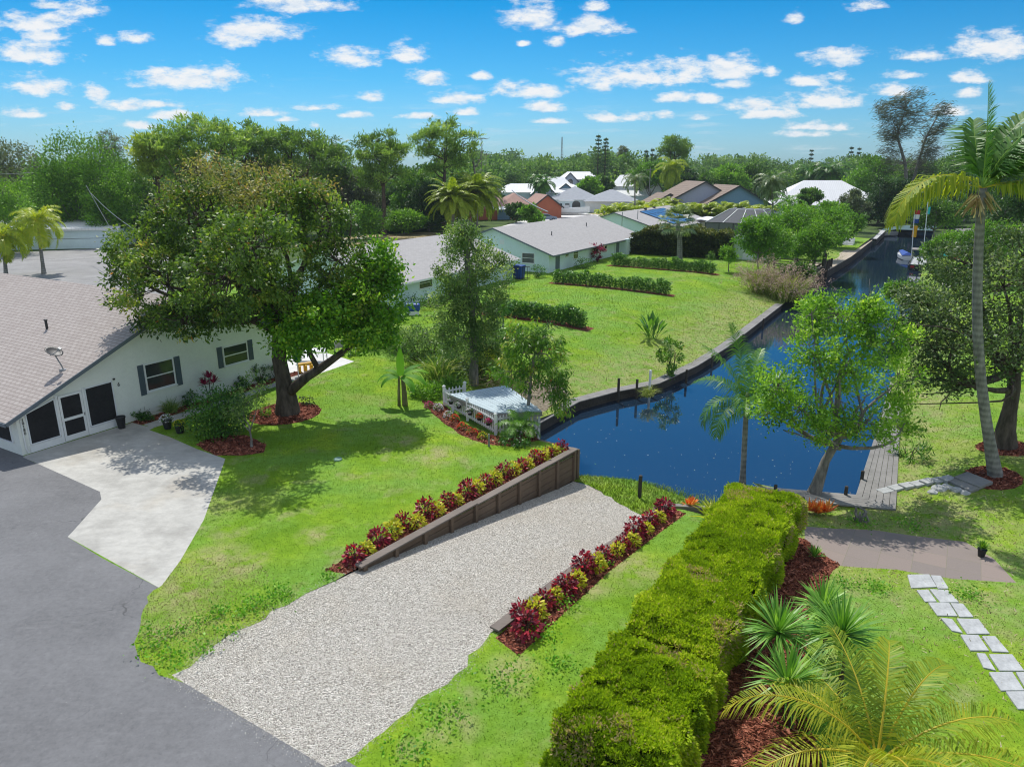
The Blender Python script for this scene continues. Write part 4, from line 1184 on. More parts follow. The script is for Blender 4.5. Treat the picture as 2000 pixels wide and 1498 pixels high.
# tree with drooping leaves beside the deck
b = GB(1028, 838); Y = b.y
lob = [lobe_px(1050, 690, Y, 50, 45), lobe_px(1010, 670, Y, 40, 40), lobe_px(1065, 655, Y + .3, 40, 32), lobe_px(1000, 725, Y, 40, 28), lobe_px(1085, 720, Y - .2, 28, 40), lobe_px(1095, 790, Y - .5, 26, 32), lobe_px(1080, 760, Y - .3, 25, 22), lobe_px(1030, 745, Y, 30, 22)]
tree('drooping_tree', 'young tree with long drooping leaves growing beside the white deck', 'tree', b, lob, .085, LM['mango'], M_barkgrey, ncl=120, nleaf=52, crad=.3, L=.24, asp=.26, droop=.75, trunk_pts=[b, PY(1030, 810, Y), PY(1034, 770, Y), PY(1038, 730, Y), PY(1045, 690, Y)], inner=.3, twig=.012)
# bright green tree at the waterside
b = G(1588, 968); Y = b.y
lob = [lobe_px(1640, 612, Y + 1, 72, 36), lobe_px(1735, 665, Y + .6, 52, 38), lobe_px(1590, 690, Y, 56, 38), lobe_px(1522, 755, Y - .5, 48, 36), lobe_px(1655, 725, Y, 56, 42), lobe_px(1755, 745, Y + .8, 42, 48), lobe_px(1565, 800, Y - .8, 58, 30), lobe_px(1690, 825, Y - .5, 58, 34), lobe_px(1610, 850, Y - 1, 34, 22), lobe_px(1500, 805, Y - .4, 38, 22), lobe_px(1770, 820, Y + .4, 32, 32), lobe_px(1585, 615, Y + .5, 34, 24), lobe_px(1700, 600, Y + 1, 36, 24)]
fk = PY(1640, 865, Y)


def twigs_up(mb):
    for q in ((1698, 545), (1675, 565), (1730, 575), (1755, 570), (1690, 580), (1715, 555)):
        P_ = limb(mb, PY(1690, 640, Y + 1.2), PY(*q, Y + 1.2), .035, .008, .25, 5, 4)
    for q in ((1600, 760), (1560, 770), (1640, 780), (1700, 770), (1530, 840), (1660, 700)):
        P_ = limb(mb, fk, PY(*q, Y - .6), .06, .02, .25, 6, 5)
        for _ in range(5):
            k = random.choice(P_[2:]); limb(mb, k, k + Vector((random.uniform(-.6, .6), random.uniform(-.6, .6), random.uniform(-.3, .4))), .016, .006, .2, 3, 3)


tree('waterside_tree', 'bright green open-crowned tree leaning over the canal beside the hedge', 'tree', b, lob, .2, LM['light'], M_barkgrey, ncl=260, nleaf=64, crad=.36, L=.17, asp=.46, trunk_pts=[b, PY(1597, 945, Y), PY(1612, 900, Y), PY(1630, 870, Y), PY(1640, 850, Y)], inner=.4, tone0=.5, twig=.014, extra=twigs_up)
# dark oak at the right edge
b = GB(1962, 872); Y = b.y
lob = [lobe_px(1850, 610, Y + 1, 85, 50), lobe_px(1960, 560, Y + 1, 80, 55), lobe_px(1800, 640, Y, 65, 55), lobe_px(1900, 520, Y + 3, 90, 45), lobe_px(2020, 640, Y, 60, 70), lobe_px(1860, 680, Y - 1, 80, 50), lobe_px(1950, 690, Y - 1, 60, 45), lobe_px(1792, 590, Y + 1, 40, 30), lobe_px(1830, 740, Y - .5, 50, 26), lobe_px(2000, 500, Y + 3, 80, 50), lobe_px(2080, 560, Y + 1, 70, 70)]


def dead_boughs(mb):
    for q in ((1700, 620, -1), (1760, 790, -.5), (1800, 770, -1), (1835, 800, 0)):
        limb(mb, PY(1965, 730, Y), PY(q[0], q[1], Y + q[2]), .08, .015, .2, 6, 5)


tree('oak_tree', 'dense dark grey-green oak on the right lawn behind the tall palm', 'tree', b, lob, .34, LM['oak'], M_bark, ncl=380, nleaf=62, crad=.55, L=.17, asp=.5, trunk_pts=[b, PY(1964, 840, Y), PY(1972, 800, Y), PY(1980, 760, Y), PY(1982, 720, Y)], inner=.5, tone0=.45, twig=.02, twigs=16, extra=dead_boughs)
# the tall coconut palm on the right
b = GB(1944, 928); top = PY(1919, 368, b.y - .3); WND = (.55, -.12, .08)
fr = [dict(az=R(182), pitch=.6, length=4.0, droop=2.1, nl=78, ll=1.2, lw=.034, hang=1.6, wind=(.0, -.1, -.1), tone0=.5, vee=0), dict(az=R(165), pitch=.3, length=3.5, droop=1.7, nl=70, ll=1.15, lw=.034, hang=1.6, tone0=.55, vee=0),
      dict(az=R(150), pitch=1.5, length=3.4, droop=.15, nl=44, ll=.75, lw=.03, hang=.1, wind=(.05, 0, .1), mat='palm', tone0=.35)]
for az_, pi_, le_, dr_, to_ in ((22, 1.0, 3.9, .7, .3), (0, 1.1, 3.8, .7, .35), (-25, .95, 3.9, .8, .4), (35, .75, 4.0, .8, .3), (12, .7, 4.2, .8, .3), (-10, .6, 4.0, .9, .4), (-40, .8, 3.8, .9, .45), (5, 1.25, 3.7, .5, .3), (-15, 1.2, 3.5, .6, .35), (70, .95, 3.8, .8, .3), (95, 1.05, 3.6, .8, .3), (50, 1.2, 3.6, .7, .35)):
    fr.append(dict(az=R(az_), pitch=pi_, length=le_, droop=dr_, nl=80, ll=1.1, lw=.036, hang=.6, wind=WND, mat='palm', tone0=to_))
fr += [dict(az=R(0), pitch=.35, length=3.8, droop=1.3, nl=74, ll=1.0, lw=.034, hang=1.3, wind=(.3, 0, 0), tone0=.5, vee=0), dict(az=R(-50), pitch=.3, length=3.4, droop=1.5, nl=70, ll=1.0, lw=.034, hang=1.3, wind=(.3, 0, 0), tone0=.45, vee=0)]
palm('coconut_palm', 'very tall coconut palm with a ringed grey trunk and windblown fronds on the right', b, top, .2, fr, LM['coco'], bend=(-.42, 0, 0), r1=.145, skirt=60)
# feather palm in the water
b = G(1450, 947, zstrip) ; b = at(1450, 947, -1.5); top = PY(1458, 792, b.y); WQ = (-.1, 0, 0)
fr = [dict(az=R(190), pitch=.7, length=2.6, droop=2.5, nl=60, ll=.8, lw=.02, hang=1.6, tone0=.3, vee=0), dict(az=R(215), pitch=.5, length=2.5, droop=2.3, nl=60, ll=.8, lw=.02, hang=1.6, tone0=.35, vee=0),
      dict(az=R(110), pitch=1.35, length=3.4, droop=.5, nl=66, ll=.75, lw=.02, hang=.7, tone0=.5), dict(az=R(160), pitch=1.2, length=3.0, droop=.7, nl=62, ll=.75, lw=.02, hang=.8, tone0=.5), dict(az=R(60), pitch=1.2, length=2.9, droop=1.0, nl=60, ll=.75, lw=.02, hang=.8, tone0=.55),
      dict(az=R(10), pitch=1.1, length=2.6, droop=1.5, nl=60, ll=.75, lw=.02, hang=1.0, tone0=.5), dict(az=R(-40), pitch=1.0, length=2.4, droop=1.6, nl=56, ll=.7, lw=.02, hang=1.0, tone0=.5), dict(az=R(140), pitch=.9, length=2.6, droop=1.5, nl=60, ll=.75, lw=.02, hang=1.0, tone0=.4), dict(az=R(250), pitch=.9, length=2.2, droop=1.8, nl=54, ll=.7, lw=.02, hang=1.0, tone0=.4)]
palm('feather_palm', 'slim palm with drooping feathery fronds standing at the water beside the hedge', b, top, .12, fr, LM['palm'], bk=M_palmtrunk, r1=.1, rr=.02, crownshaft=.5)
# young coconut palm in the near right corner
b = GB(1705, 1570); top = PY(1712, 1490, b.y)
fr = [dict(az=R(158), pitch=1.0, length=3.29, droop=2.0, nl=66, ll=0.71, lw=.015, hang=.9, tone0=.6, vee=.1), dict(az=R(185), pitch=.6, length=2.81, droop=1.6, nl=60, ll=0.71, lw=.015, hang=1.0, tone0=.65, vee=.1),
      dict(az=R(95), pitch=1.05, length=2.56, droop=.9, nl=64, ll=0.71, lw=.015, hang=.9, tone0=.35), dict(az=R(62), pitch=1.15, length=3.05, droop=1.7, nl=66, ll=0.71, lw=.015, hang=1.0, tone0=.5),
      dict(az=R(38), pitch=.95, length=3.17, droop=1.5, nl=66, ll=0.76, lw=.015, hang=.9, tone0=.45), dict(az=R(10), pitch=.7, length=3.05, droop=1.2, nl=64, ll=0.76, lw=.015, hang=.9, tone0=.5), dict(az=R(-12), pitch=.55, length=2.93, droop=1.1, nl=62, ll=0.71, lw=.015, hang=1.0, tone0=.55),
      dict(az=R(125), pitch=.7, length=2.32, droop=1.2, nl=56, ll=0.63, lw=.015, hang=1.0, tone0=.5), dict(az=R(-50), pitch=.9, length=2.44, droop=1.4, nl=56, ll=0.63, lw=.015, hang=1.0, tone0=.6), dict(az=R(230), pitch=1.0, length=2.44, droop=1.6, nl=56, ll=0.63, lw=.015, hang=.7, tone0=.6), dict(az=R(-95), pitch=1.1, length=2.32, droop=1.6, nl=56, ll=0.63, lw=.015, hang=1.0, tone0=.6), dict(az=R(100), pitch=.5, length=2.44, droop=.9, nl=60, ll=0.69, lw=.015, hang=.9, tone0=.4)]
palm('young_palm', 'low yellow-green young palm with arching fronds in the near right corner', b, top, .16, fr, LM['coco'], rr=.03)

# four yuccas between the hedge and the stepping stones
for (hx, hy, gx, gy, L, n, lb) in [(1520, 1235, 1525, 1330, .98, 170, 'spiky green yucca head nearest the clipped hedge'), (1645, 1240, 1640, 1370, 1.0, 190, 'largest spiky yucca head, nearest the stepping stones'),
                                   (1608, 1190, 1612, 1275, .85, 140, 'spiky yucca head standing behind the two larger ones'), (1538, 1335, 1545, 1420, .9, 140, 'lowest spiky yucca head, just behind the near palm')]:
    b = GB(gx, gy); c = PY(hx, hy, b.y); t = thing('yucca', lb, 'yucca', b, 0, 'yuccas beside the hedge'); mb = MB(); mb.tube([b - Vector((0, 0, .1)), (b + c) / 2 + Vector((.03, 0, 0)), c], [.07, .05, .045], 8); mb.build('stem', M_bark, t, b, True)
    qb = QB(); rosette(qb, c, n, L, .026, .25, .22, .5, -.55); qb.build('leaves', LM['yucca'], t, b)

# the clipped hedge, in two lengths
def hedge(name, label, poly_uv, ztop, n, mat, core, wob=.12):
    A = Vector(sum((W(*p) for p in poly_uv), Vector()) / len(poly_uv)); A.z = gz(A)
    t = thing(name, label, 'hedge', A)
    (u0, v0), (u1, v1) = poly_uv[0], poly_uv[2]
    nu, nv, nz_ = int(abs(u1 - u0) / .3), int(abs(v1 - v0) / .3), 7
    def P_(s, r):                                    # bilinear in the four corners
        a = W(*poly_uv[0]).lerp(W(*poly_uv[1]), s); b_ = W(*poly_uv[3]).lerp(W(*poly_uv[2]), s); return a.lerp(b_, r)
    pts = []; nor = []
    zt = lambda s, r: ztop + .05 * math.sin(s * 9 + r * 2) + .03 * math.sin(s * 23 + r * 5) - .06 * (2 * r - 1) ** 6 - .25 * max(0, .06 - s) / .06 - .2 * max(0, s - .95) / .05
    ru = (W(*poly_uv[1]) - W(*poly_uv[0])).normalized(); rv = (W(*poly_uv[3]) - W(*poly_uv[0])).normalized()
    area = []; K = n
    top_share, side_share, end_share = .52, .19, .05
    for kind, cnt in (('t', int(K * top_share)), ('l', int(K * side_share)), ('r', int(K * side_share)), ('a', int(K * end_share)), ('b', int(K * end_share))):
        s = RNG.random(cnt); r = RNG.random(cnt); zf = RNG.random(cnt) ** .8
        for i in range(cnt):
            if kind == 't':
                q = P_(s[i], r[i]); pts.append((q.x, q.y, zt(s[i], r[i]))); nor.append((0, 0, 1))
            elif kind in 'lr':
                rr_ = 0 if kind == 'l' else 1; q = P_(s[i], rr_); g = A.z - .1; z = g + (zt(s[i], rr_) - g) * zf[i]; bul = .10 * math.sin(s[i] * 31 + zf[i] * 4) + .08 * math.sin(zf[i] * 3.1)
                nn = rv * (-1 if kind == 'l' else 1); q = q + nn * bul; pts.append((q.x, q.y, z)); nor.append(tuple(nn))
            else:
                ss = 0 if kind == 'a' else 1; q = P_(ss, r[i]); g = A.z - .1; z = g + (zt(ss, r[i]) - g) * zf[i]; nn = ru * (-1 if kind == 'a' else 1); pts.append((q.x, q.y, z)); nor.append(tuple(nn))
    P = np.array(pts); Nn = np.array(nor); m = len(P)
    cell = np.floor(P / .28).astype(int); h = (cell[:, 0] * 73856093 ^ cell[:, 1] * 19349663 ^ cell[:, 2] * 83492791) % 1000 / 1000.0
    big_ = .5 + .5 * np.sin(P[:, 0] * 1.7 + 1.3 * np.sin(P[:, 1] * 1.1)) * np.sin(P[:, 1] * 1.4 + 2)
    P = P + Nn * ((h - .5)[:, None] * wob - .02) + RNG.normal(size=(m, 3)) * .02
    d = unit(Nn * .8 + rsph(m) * .75 + [0, 0, .15]); LL = RNG.uniform(.045, .115, m)
    q, tn = shape_leaves(P, d, LL, LL * .42, np.clip(.28 + .28 * h + .22 * big_ + RNG.normal(0, .13, m), 0, .95), .05, .05)
    c2 = np.floor(P / [.75, .75, .6]).astype(int); h2 = (c2[:, 0] * 19349663 ^ c2[:, 1] * 83492791 ^ c2[:, 2] * 73856093) % 997 / 997.0
    brown = (RNG.random(m) < np.where(h2 > .86, .45, .02)); tn[brown] = 1.0; tn[h2 < .18] *= .72
    qb = QB(); qb.add(q, tn); qb.build('foliage', mat, t, A)
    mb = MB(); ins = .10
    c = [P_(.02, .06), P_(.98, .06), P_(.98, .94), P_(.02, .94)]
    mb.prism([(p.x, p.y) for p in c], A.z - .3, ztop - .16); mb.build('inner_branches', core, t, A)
    return t


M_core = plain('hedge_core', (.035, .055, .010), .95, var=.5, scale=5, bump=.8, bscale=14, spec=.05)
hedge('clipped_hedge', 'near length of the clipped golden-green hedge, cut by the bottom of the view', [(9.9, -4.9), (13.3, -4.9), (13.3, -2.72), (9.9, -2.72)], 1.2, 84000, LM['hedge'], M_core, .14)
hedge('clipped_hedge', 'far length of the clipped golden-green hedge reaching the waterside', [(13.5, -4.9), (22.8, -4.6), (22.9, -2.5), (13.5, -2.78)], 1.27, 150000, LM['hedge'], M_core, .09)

# coleus beds on both ramp walls
def coleus(mat, n=95, r=.27, h=.52):
    t = bpy.data.objects.new('coleus', None); COL.objects.link(t); mb = MB()
    for k in range(5):
        a = k * 1.25; mb.tube([(0, 0, -.03), (.06 * math.cos(a), .06 * math.sin(a), h * .4), (.14 * math.cos(a), .14 * math.sin(a), h * .75)], [.012, .01, .006], 5)
    st = mb.build('stem', M_bark, t); qb = QB(); mound(qb, (0, 0, .08), r * .92, h - .1, int(n * 1.7), .125, .58, .45, .55, .26); qb.build('leaves', mat, t)
    return t


red0 = [coleus(LM['redfol'], 110, .29, .56) for _ in range(3)]; yel0 = [coleus(LM['yelfol'], 100, .29, .52) for _ in range(2)]


def lerp2(pts, s):
    L = [math.dist(pts[i], pts[i + 1]) for i in range(len(pts) - 1)]; d = s * sum(L)
    for i, l in enumerate(L):
        if d <= l or i == len(L) - 1:
            k = d / l; return (pts[i][0] + (pts[i + 1][0] - pts[i][0]) * k, pts[i][1] + (pts[i + 1][1] - pts[i][1]) * k)
        d -= l


used = set()


def plant(proto, p, label, group, cat, sc=1.0):
    if proto.name in used:
        c = copy_thing(proto, p, random.uniform(0, 6.28), sc, label, group)
    else:
        used.add(proto.name); c = proto; c.location = p; c.rotation_euler = (0, 0, random.uniform(0, 6.28)); c.scale = (sc,) * 3; c['group'] = group; c['label'] = label
    c['category'] = cat
    return c


RX = [(692, 1085), (740, 1050), (788, 1018), (832, 995), (875, 975), (912, 958), (948, 938), (984, 918), (1018, 908), (1046, 892), (1070, 880), (1096, 872)]
YX = [(716, 1070), (768, 1035), (815, 1018), (855, 993), (892, 972), (930, 950), (966, 932), (1002, 915), (1030, 903), (1060, 888), (1083, 877)]
for i, q in enumerate(RX):
    p = G(q[0], q[1] + 12); plant(red0[i % 3], p, 'dark red coleus, %s from the foot of the left timber wall' % ORD[i], 'red coleus on the left timber wall', 'plant', random.uniform(.85, 1.3))
for i, q in enumerate(YX):
    p = G(q[0], q[1] + 12); plant(yel0[i % 2], p, 'yellow coleus, %s from the foot of the left timber wall' % ORD[i], 'yellow coleus on the left timber wall', 'plant', random.uniform(.75, 1.25))
RX = [(1030, 1225), (1018, 1195), (1062, 1172), (1103, 1145), (1140, 1108), (1178, 1082), (1215, 1058), (1240, 1035), (1270, 1012), (1296, 992)]
YX = [(1044, 1195), (1085, 1160), (1125, 1132), (1164, 1100), (1205, 1070), (1236, 1052), (1262, 1028), (1286, 1006)]
for i, q in enumerate(RX):
    p = G(q[0], q[1] + 12); plant(red0[(i + 1) % 3], p, 'dark red coleus, %s from the foot of the right timber wall' % ORD[i], 'red coleus on the right timber wall', 'plant', random.uniform(.85, 1.3))
for i, q in enumerate(YX):
    p = G(q[0], q[1] + 12); plant(yel0[(i + 1) % 2], p, 'yellow coleus, %s from the foot of the right timber wall' % ORD[i], 'yellow coleus on the right timber wall', 'plant', random.uniform(.75, 1.25))

# young shrubs in three rows on the far lawn
def rowshrub():
    qb = QB()
    for k in range(3):
        a = k * 2.1; c = np.array([.13 * math.cos(a), .13 * math.sin(a), 0])
        n = 120; z = RNG.random(n) * 1.25; p = c + np.stack([RNG.normal(0, .11, n), RNG.normal(0, .11, n), z], 1); d = unit(rsph(n) * [1, 1, .4] + [0, 0, .75]); L = RNG.uniform(.13, .24, n)
        q, t = shape_leaves(p, d, L, L * .42, np.clip(.25 + .3 * z / 1.25 * 0 + RNG.normal(.2, .2, n), 0, 1), .1, .05); qb.add(q, t)
    o = qb.build('row_shrub', LM['shrub']); o['category'] = 'shrub'
    return o


rs = [rowshrub() for _ in range(3)]; cnt = 0
for (a, b_), nm, ns in zip(ROWS, ('middle', 'far', 'near'), (19, 20, 17)):
    a, b_ = Vector(a), Vector(b_)
    for k in range(ns):
        q = a.lerp(b_, (k + .5) / ns); p = ground(q.x, q.y)
        o = rs[cnt] if cnt < 3 else rs[cnt % 3].copy()
        if cnt >= 3:
            COL.objects.link(o)
        o.location = p; o.rotation_euler = (0, 0, random.uniform(0, 6.28)); s_ = random.uniform(.85, 1.15); o.scale = (s_ * 1.3, s_ * 1.3, s_ * random.uniform(.9, 1.1))
        o['label'] = 'upright young shrub, %s from the house end of the %s row on the far lawn' % (ORD[k], nm); o['category'] = 'shrub'; o['group'] = 'young shrubs in the %s row' % nm; cnt += 1

# banana plant
b = GB(785, 792); t = thing('banana_plant', 'small banana plant with broad arching leaves on the left lawn', 'banana plant', b); mb = MB()
for dx in (-.14, .1, .22):
    mb.tube([b + Vector((dx, 0, -.05)), b + Vector((dx * .9, .02, .7)), b + Vector((dx * .6, 0, 1.5))], [.085, .07, .05], 8)
mb.build('stem', bark('banana_stem', (.10, .09, .04), (.30, .27, .13), 6), t, b, True)
for (az, pit, L, dr, w) in [(R(95), 1.45, 1.5, .15, .2), (R(175), .6, 1.5, 1.9, .24), (R(205), .5, 1.3, 1.9, .22), (R(10), .8, 1.6, 1.5, .24), (R(-25), .6, 1.7, 1.6, .24), (R(-55), .4, 1.6, 1.5, .22), (R(40), .9, 1.4, 1.2, .22), (R(150), .9, 1.2, 1.6, .2)]:
    P_ = [np.array(b + Vector((0, 0, 1.45)))]; h = np.array([math.cos(az), math.sin(az), 0]); qs = []
    for i in range(11):
        a = pit - dr * (i / 10) ** 1.2; P_.append(P_[-1] + (h * math.cos(a) + np.array([0, 0, math.sin(a)])) * L / 11)
    sd_ = np.cross(h, [0, 0, 1]); dn = np.array([0, 0, -1.0])
    for i in range(1, 11):
        w0, w1 = [w * math.sin(math.pi * (.08 + .9 * (j) / 11)) ** .6 for j in (i, i + 1)]
        for sg in (-1, 1):
            gap = .06 * random.random()
            qs.append([P_[i], P_[i] + sd_ * sg * w0 + dn * w0 * .35, P_[i + 1] + sd_ * sg * w1 * (1 - gap) + dn * w1 * .35 - (P_[i + 1] - P_[i]) * gap, P_[i + 1]])
    qb = QB(); qb.add(np.array(qs), .35 + .4 * RNG.random()); qb.build('leaf', LM['banana'], t, b)


def tuft(name, label, cat, base, r, h, n, w, mat, spread=.5, seg_droop=.5, group=None, plume=None, part='blades'):
    base = Vector(base); t = thing(name, label, cat, base, 0, group); qb = QB()
    p = np.array(base)[None] + RNG.normal(size=(n, 3)) * [r * .35, r * .35, 0]; d = unit(RNG.normal(size=(n, 3)) * [spread, spread, .1] + [0, 0, 1]); L = h * RNG.uniform(.6, 1.15, (n, 1)); s = unit(np.cross(d, rsph(n))) * w
    m = p + d * L * .6; e = m + unit(d * [1.6, 1.6, 1] + [0, 0, -seg_droop]) * L * .5; tn = RNG.random(n)
    qb.add(np.stack([p - s, p + s, m + s * .8, m - s * .8], 1), tn); qb.add(np.stack([m - s * .8, m + s * .8, e + s * .1, e - s * .1], 1), tn); qb.build(part, mat, t, base)
    if plume:
        k = plume; pl = np.repeat(e[:k], 14, 0) + RNG.normal(size=(k * 14, 3)) * [.10, .10, .16]; dd_ = unit(rsph(k * 14) + [0, 0, .4]); q, tt = shape_leaves(pl, dd_, .2, .06, RNG.random(k * 14)); q2 = QB(); q2.add(q, tt); q2.build('plumes', LM['plume'], t, base)
    return t


tuft('reed_clump', 'clump of tall pale reeds between the banana plant and the deck', 'reeds', GB(855, 748), .9, 1.9, 240, .03, LM['reed'], .45, .6)
tuft('reed_clump', 'darker reed clump behind the white deck at the foot of the slender tree', 'reeds', GB(880, 770), .9, 1.2, 220, .03, LM['palm'], .5, .6)
tuft('fountain_grass', 'tall fountain grass with pinkish plumes at the canal bend, left clump', 'ornamental grass', GB(1492, 572), 1.8, 3.0, 420, .035, LM['fgrass'], .5, .5, None, 260)
tuft('fountain_grass', 'tall fountain grass with tan plumes at the water, right clump', 'ornamental grass', GB(1535, 586), 1.8, 3.0, 420, .035, LM['fgrass'], .5, .5, None, 260)
tuft('spiky_plant', 'yellow-green spiky plant against the far end of the hedge', 'plant', G(1398, 1012), .5, .75, 170, .025, LM['palmy'], .75, .3)
for (px, py, lb) in ((1597, 1005, 'orange bromeliad cluster beside the boardwalk behind the hedge'), (1345, 990, 'small orange bromeliad on the plank edging by the water')):
    b = G(px, py); t = thing('bromeliad', lb, 'plant', b, 0, 'orange bromeliads'); qb = QB(); k_ = 1.0 if px > 1500 else .6
    for _ in range(5 if px > 1500 else 3):
        rosette(qb, b + Vector((random.uniform(-.3, .3), random.uniform(-.2, .2), .08)) * k_, 26, .5 * k_, .045 * k_, .5, .1, .5, -.1)
    qb.build('leaves', LM['bromo'], t, b)
b = GB(1273, 662); t = thing('paddle_plant', 'spiky clump of dark paddle leaves alone on the far lawn', 'plant', b); qb = QB()
for k in range(34):
    az = random.uniform(0, 6.28); a = random.uniform(.5, 1.4); d = np.array([math.cos(az) * math.cos(a), math.sin(az) * math.cos(a), math.sin(a)]); L = random.uniform(1.4, 2.3); s = np.cross(d, [0, 0, 1.0]); s /= np.linalg.norm(s); p0 = np.array(b) + [random.uniform(-.4, .4), random.uniform(-.4, .4), 0]
    m = p0 + d * L * .45; m2 = p0 + d * L * .75; e = p0 + d * L - [0, 0, .15]
    qb.add(np.array([[p0 - s * .015, p0 + s * .015, m + s * .03, m - s * .03], [m - s * .05, m + s * .05, m2 + s * .15, m2 - s * .15], [m2 - s * .15, m2 + s * .15, e + s * .02, e - s * .02]]), random.uniform(.1, .7))
qb.build('leaves', LM['shrub'], t, b)
shrub('shrub', 'loose green shrub on the bank above the timber bulkhead', GB(1305, 735), .7, 2.3, 900, .22, .4, LM['mango'], tone0=.4)
shrub('shrub', 'small palm-like shrub below the right lawn, left of the tall palm', GB(1775, 895), .7, .9, 300, .35, .14, LM['palm'], tone0=.35)
shrub('shrub', 'tall red-leaved shrub against the wall of the pale blue house', GB(1166, 512), .8, 2.3, 900, .25, .4, LM['cordy'], tone0=.5)
shrub('shrub', 'low dark shrub under the eaves of the pale blue house', GB(1142, 525), 1.3, 1.0, 700, .2, .4, LM['shrub'], tone0=.25)
shrub('shrub', 'low shrub beside the gable wall of the pale blue house', GB(1050, 542), .9, 1.1, 500, .2, .4, LM['shrub'], tone0=.4)
shrub('shrub', 'dark shrub at the right end of the middle house', GB(985, 562), 1.1, 1.1, 500, .2, .4, LM['shrub'], tone0=.2)
shrub('shrub', 'dark shrub at the wall of the middle house', GB(838, 600), 1.6, 1.3, 700, .2, .4, LM['shrub'], tone0=.2)
# shrubs beside the left house
shrub('foundation_shrub', 'dark round shrub beside the black pot at the white house', GB(283, 820), .45, .65, 500, .14, .4, LM['shrub'], tone0=.25)
tuft('grassy_shrub', 'grassy clump under the first window of the white house', 'plant', GB(333, 806), .3, .75, 240, .012, LM['reed'], .6, .6)
shrub('foundation_shrub', 'dark shrub just right of the first window of the white house', GB(372, 795), .4, .75, 420, .13, .4, LM['shrub'], tone0=.2)
shrub('foundation_shrub', 'leafy shrub under the second window of the white house', GB(470, 762), .45, .7, 420, .14, .4, LM['shrub'], tone0=.35)
shrub('foundation_shrub', 'tall shrub right of the second window of the white house', GB(508, 748), .45, .95, 460, .14, .4, LM['shrub'], tone0=.3)
shrub('foundation_shrub', 'dark shrub at the corner of the white house beside the big trunk', GB(540, 740), .45, .85, 420, .14, .4, LM['shrub'], tone0=.2)
b = GB(412, 785); t = thing('cordyline', 'red spiky cordyline against the white house wall', 'plant', b); qb = QB(); mb = MB()
for dx, dz in ((-.2, .9), (.05, 1.25), (.25, 1.0)):
    mb.tube([b, b + Vector((dx, 0, dz))], [.025, .02], 6); rosette(qb, b + Vector((dx, 0, dz)), 34, .42, .04, .5, .2, .55, -.3)
mb.build('stem', M_bark, t, b); qb.build('leaves', LM['cordy'], t, b)
b = GB(440, 868)
shrub('round_shrub', 'big round dark green shrub in the mulch beside the concrete drive', GB(432, 848), 1.25, 1.85, 5200, .15, .45, LM['shrub'], tone0=.35, stems=12)
b = GB(492, 872); Y = b.y
tree('sapling', 'thin pale-stemmed small tree in the mulch beside the round shrub', 'tree', b, [lobe_px(485, 785, Y, 26, 30), lobe_px(455, 800, Y, 24, 26), lobe_px(500, 750, Y, 20, 20)], .05, LM['slender'], M_barkgrey, ncl=30, nleaf=34, crad=.28, L=.14, asp=.45, twig=.008, inner=.2)
shrub('ground_plant', 'low dark plant at the foot of the big shade tree', GB(600, 790), .35, .45, 160, .13, .4, LM['oak'], tone0=.3)
shrub('ground_plant', 'sparse leafy plant left of the big tree trunk', GB(515, 815), .3, .6, 140, .14, .45, LM['light'], tone0=.4)
# screening hedge behind the left lawn
for i, (px, py, r, h) in enumerate([(700, 668, 1.0, 1.7), (745, 678, 1.0, 1.6), (785, 690, 1.1, 1.9), (815, 705, 1.0, 2.1), (845, 690, 1.2, 2.4), (880, 700, 1.1, 2.2)]):
    shrub('screen_shrub', 'glossy dark shrub, %s from the left in the screen behind the left lawn' % ORD[i], GB(px, py), r, h, 1500, .17, .45, LM['slender'], group='shrubs screening the left lawn', tone0=.35)
for px, py, r, h, m_, lb in ((868, 735, .9, 1.3, 'shrub', 'leafy dark shrub behind the reeds beside the banana plant'), (900, 715, 1.1, 1.8, 'mango', 'bright leafy shrub left of the slender tree trunk'), (955, 712, 1.0, 1.6, 'shrub', 'dense shrub right of the slender tree trunk'), (835, 775, .8, .7, 'light', 'low bright ground cover between the banana plant and the deck'), (975, 690, .9, 1.5, 'mango', 'leafy shrub behind the drooping tree')):
    shrub('shrub', lb, GB(px, py), r, h, 1500, .17, .36, LM[m_], tone0=.35)
palm('small_palm', 'arching feathery palm between the slender tree and the drooping tree', GB(965, 735), GB(965, 735) + Vector((0, 0, 1.0)), .07, ring_fronds(16, 1.9, 1.5, 1.3, .1, nl=40, ll=.45, lw=.02, hang=.7, tone0=.5), LM['palmy'], parts=False, rr=.014)
# dead fronds heaped behind the deck
b = G(985, 750); t = thing('dead_frond_pile', 'heap of pale dead fronds behind the white deck', 'dead leaves', b); qb = QB(); n = 420
p = np.array(b)[None] + RNG.normal(size=(n, 3)) * [1.2, .8, 0] + np.stack([0 * RNG.random(n), 0 * RNG.random(n), np.abs(RNG.normal(0, .25, n))], 1); d = unit(rsph(n) * [1, 1, .35]); s = unit(np.cross(d, rsph(n))) * .02; L = RNG.uniform(.3, .9, (n, 1)); qb.add(np.stack([p - s, p + s, p + d * L + s * .3, p + d * L - s * .3], 1), RNG.random(n)); qb.build('fronds', M_dead, t, b)
shrub('dark_undergrowth', 'deep green undergrowth at the foot of the slender tree', GB(930, 735), 1.3, 1.2, 1300, .2, .3, LM['bgd'], tone0=.25)
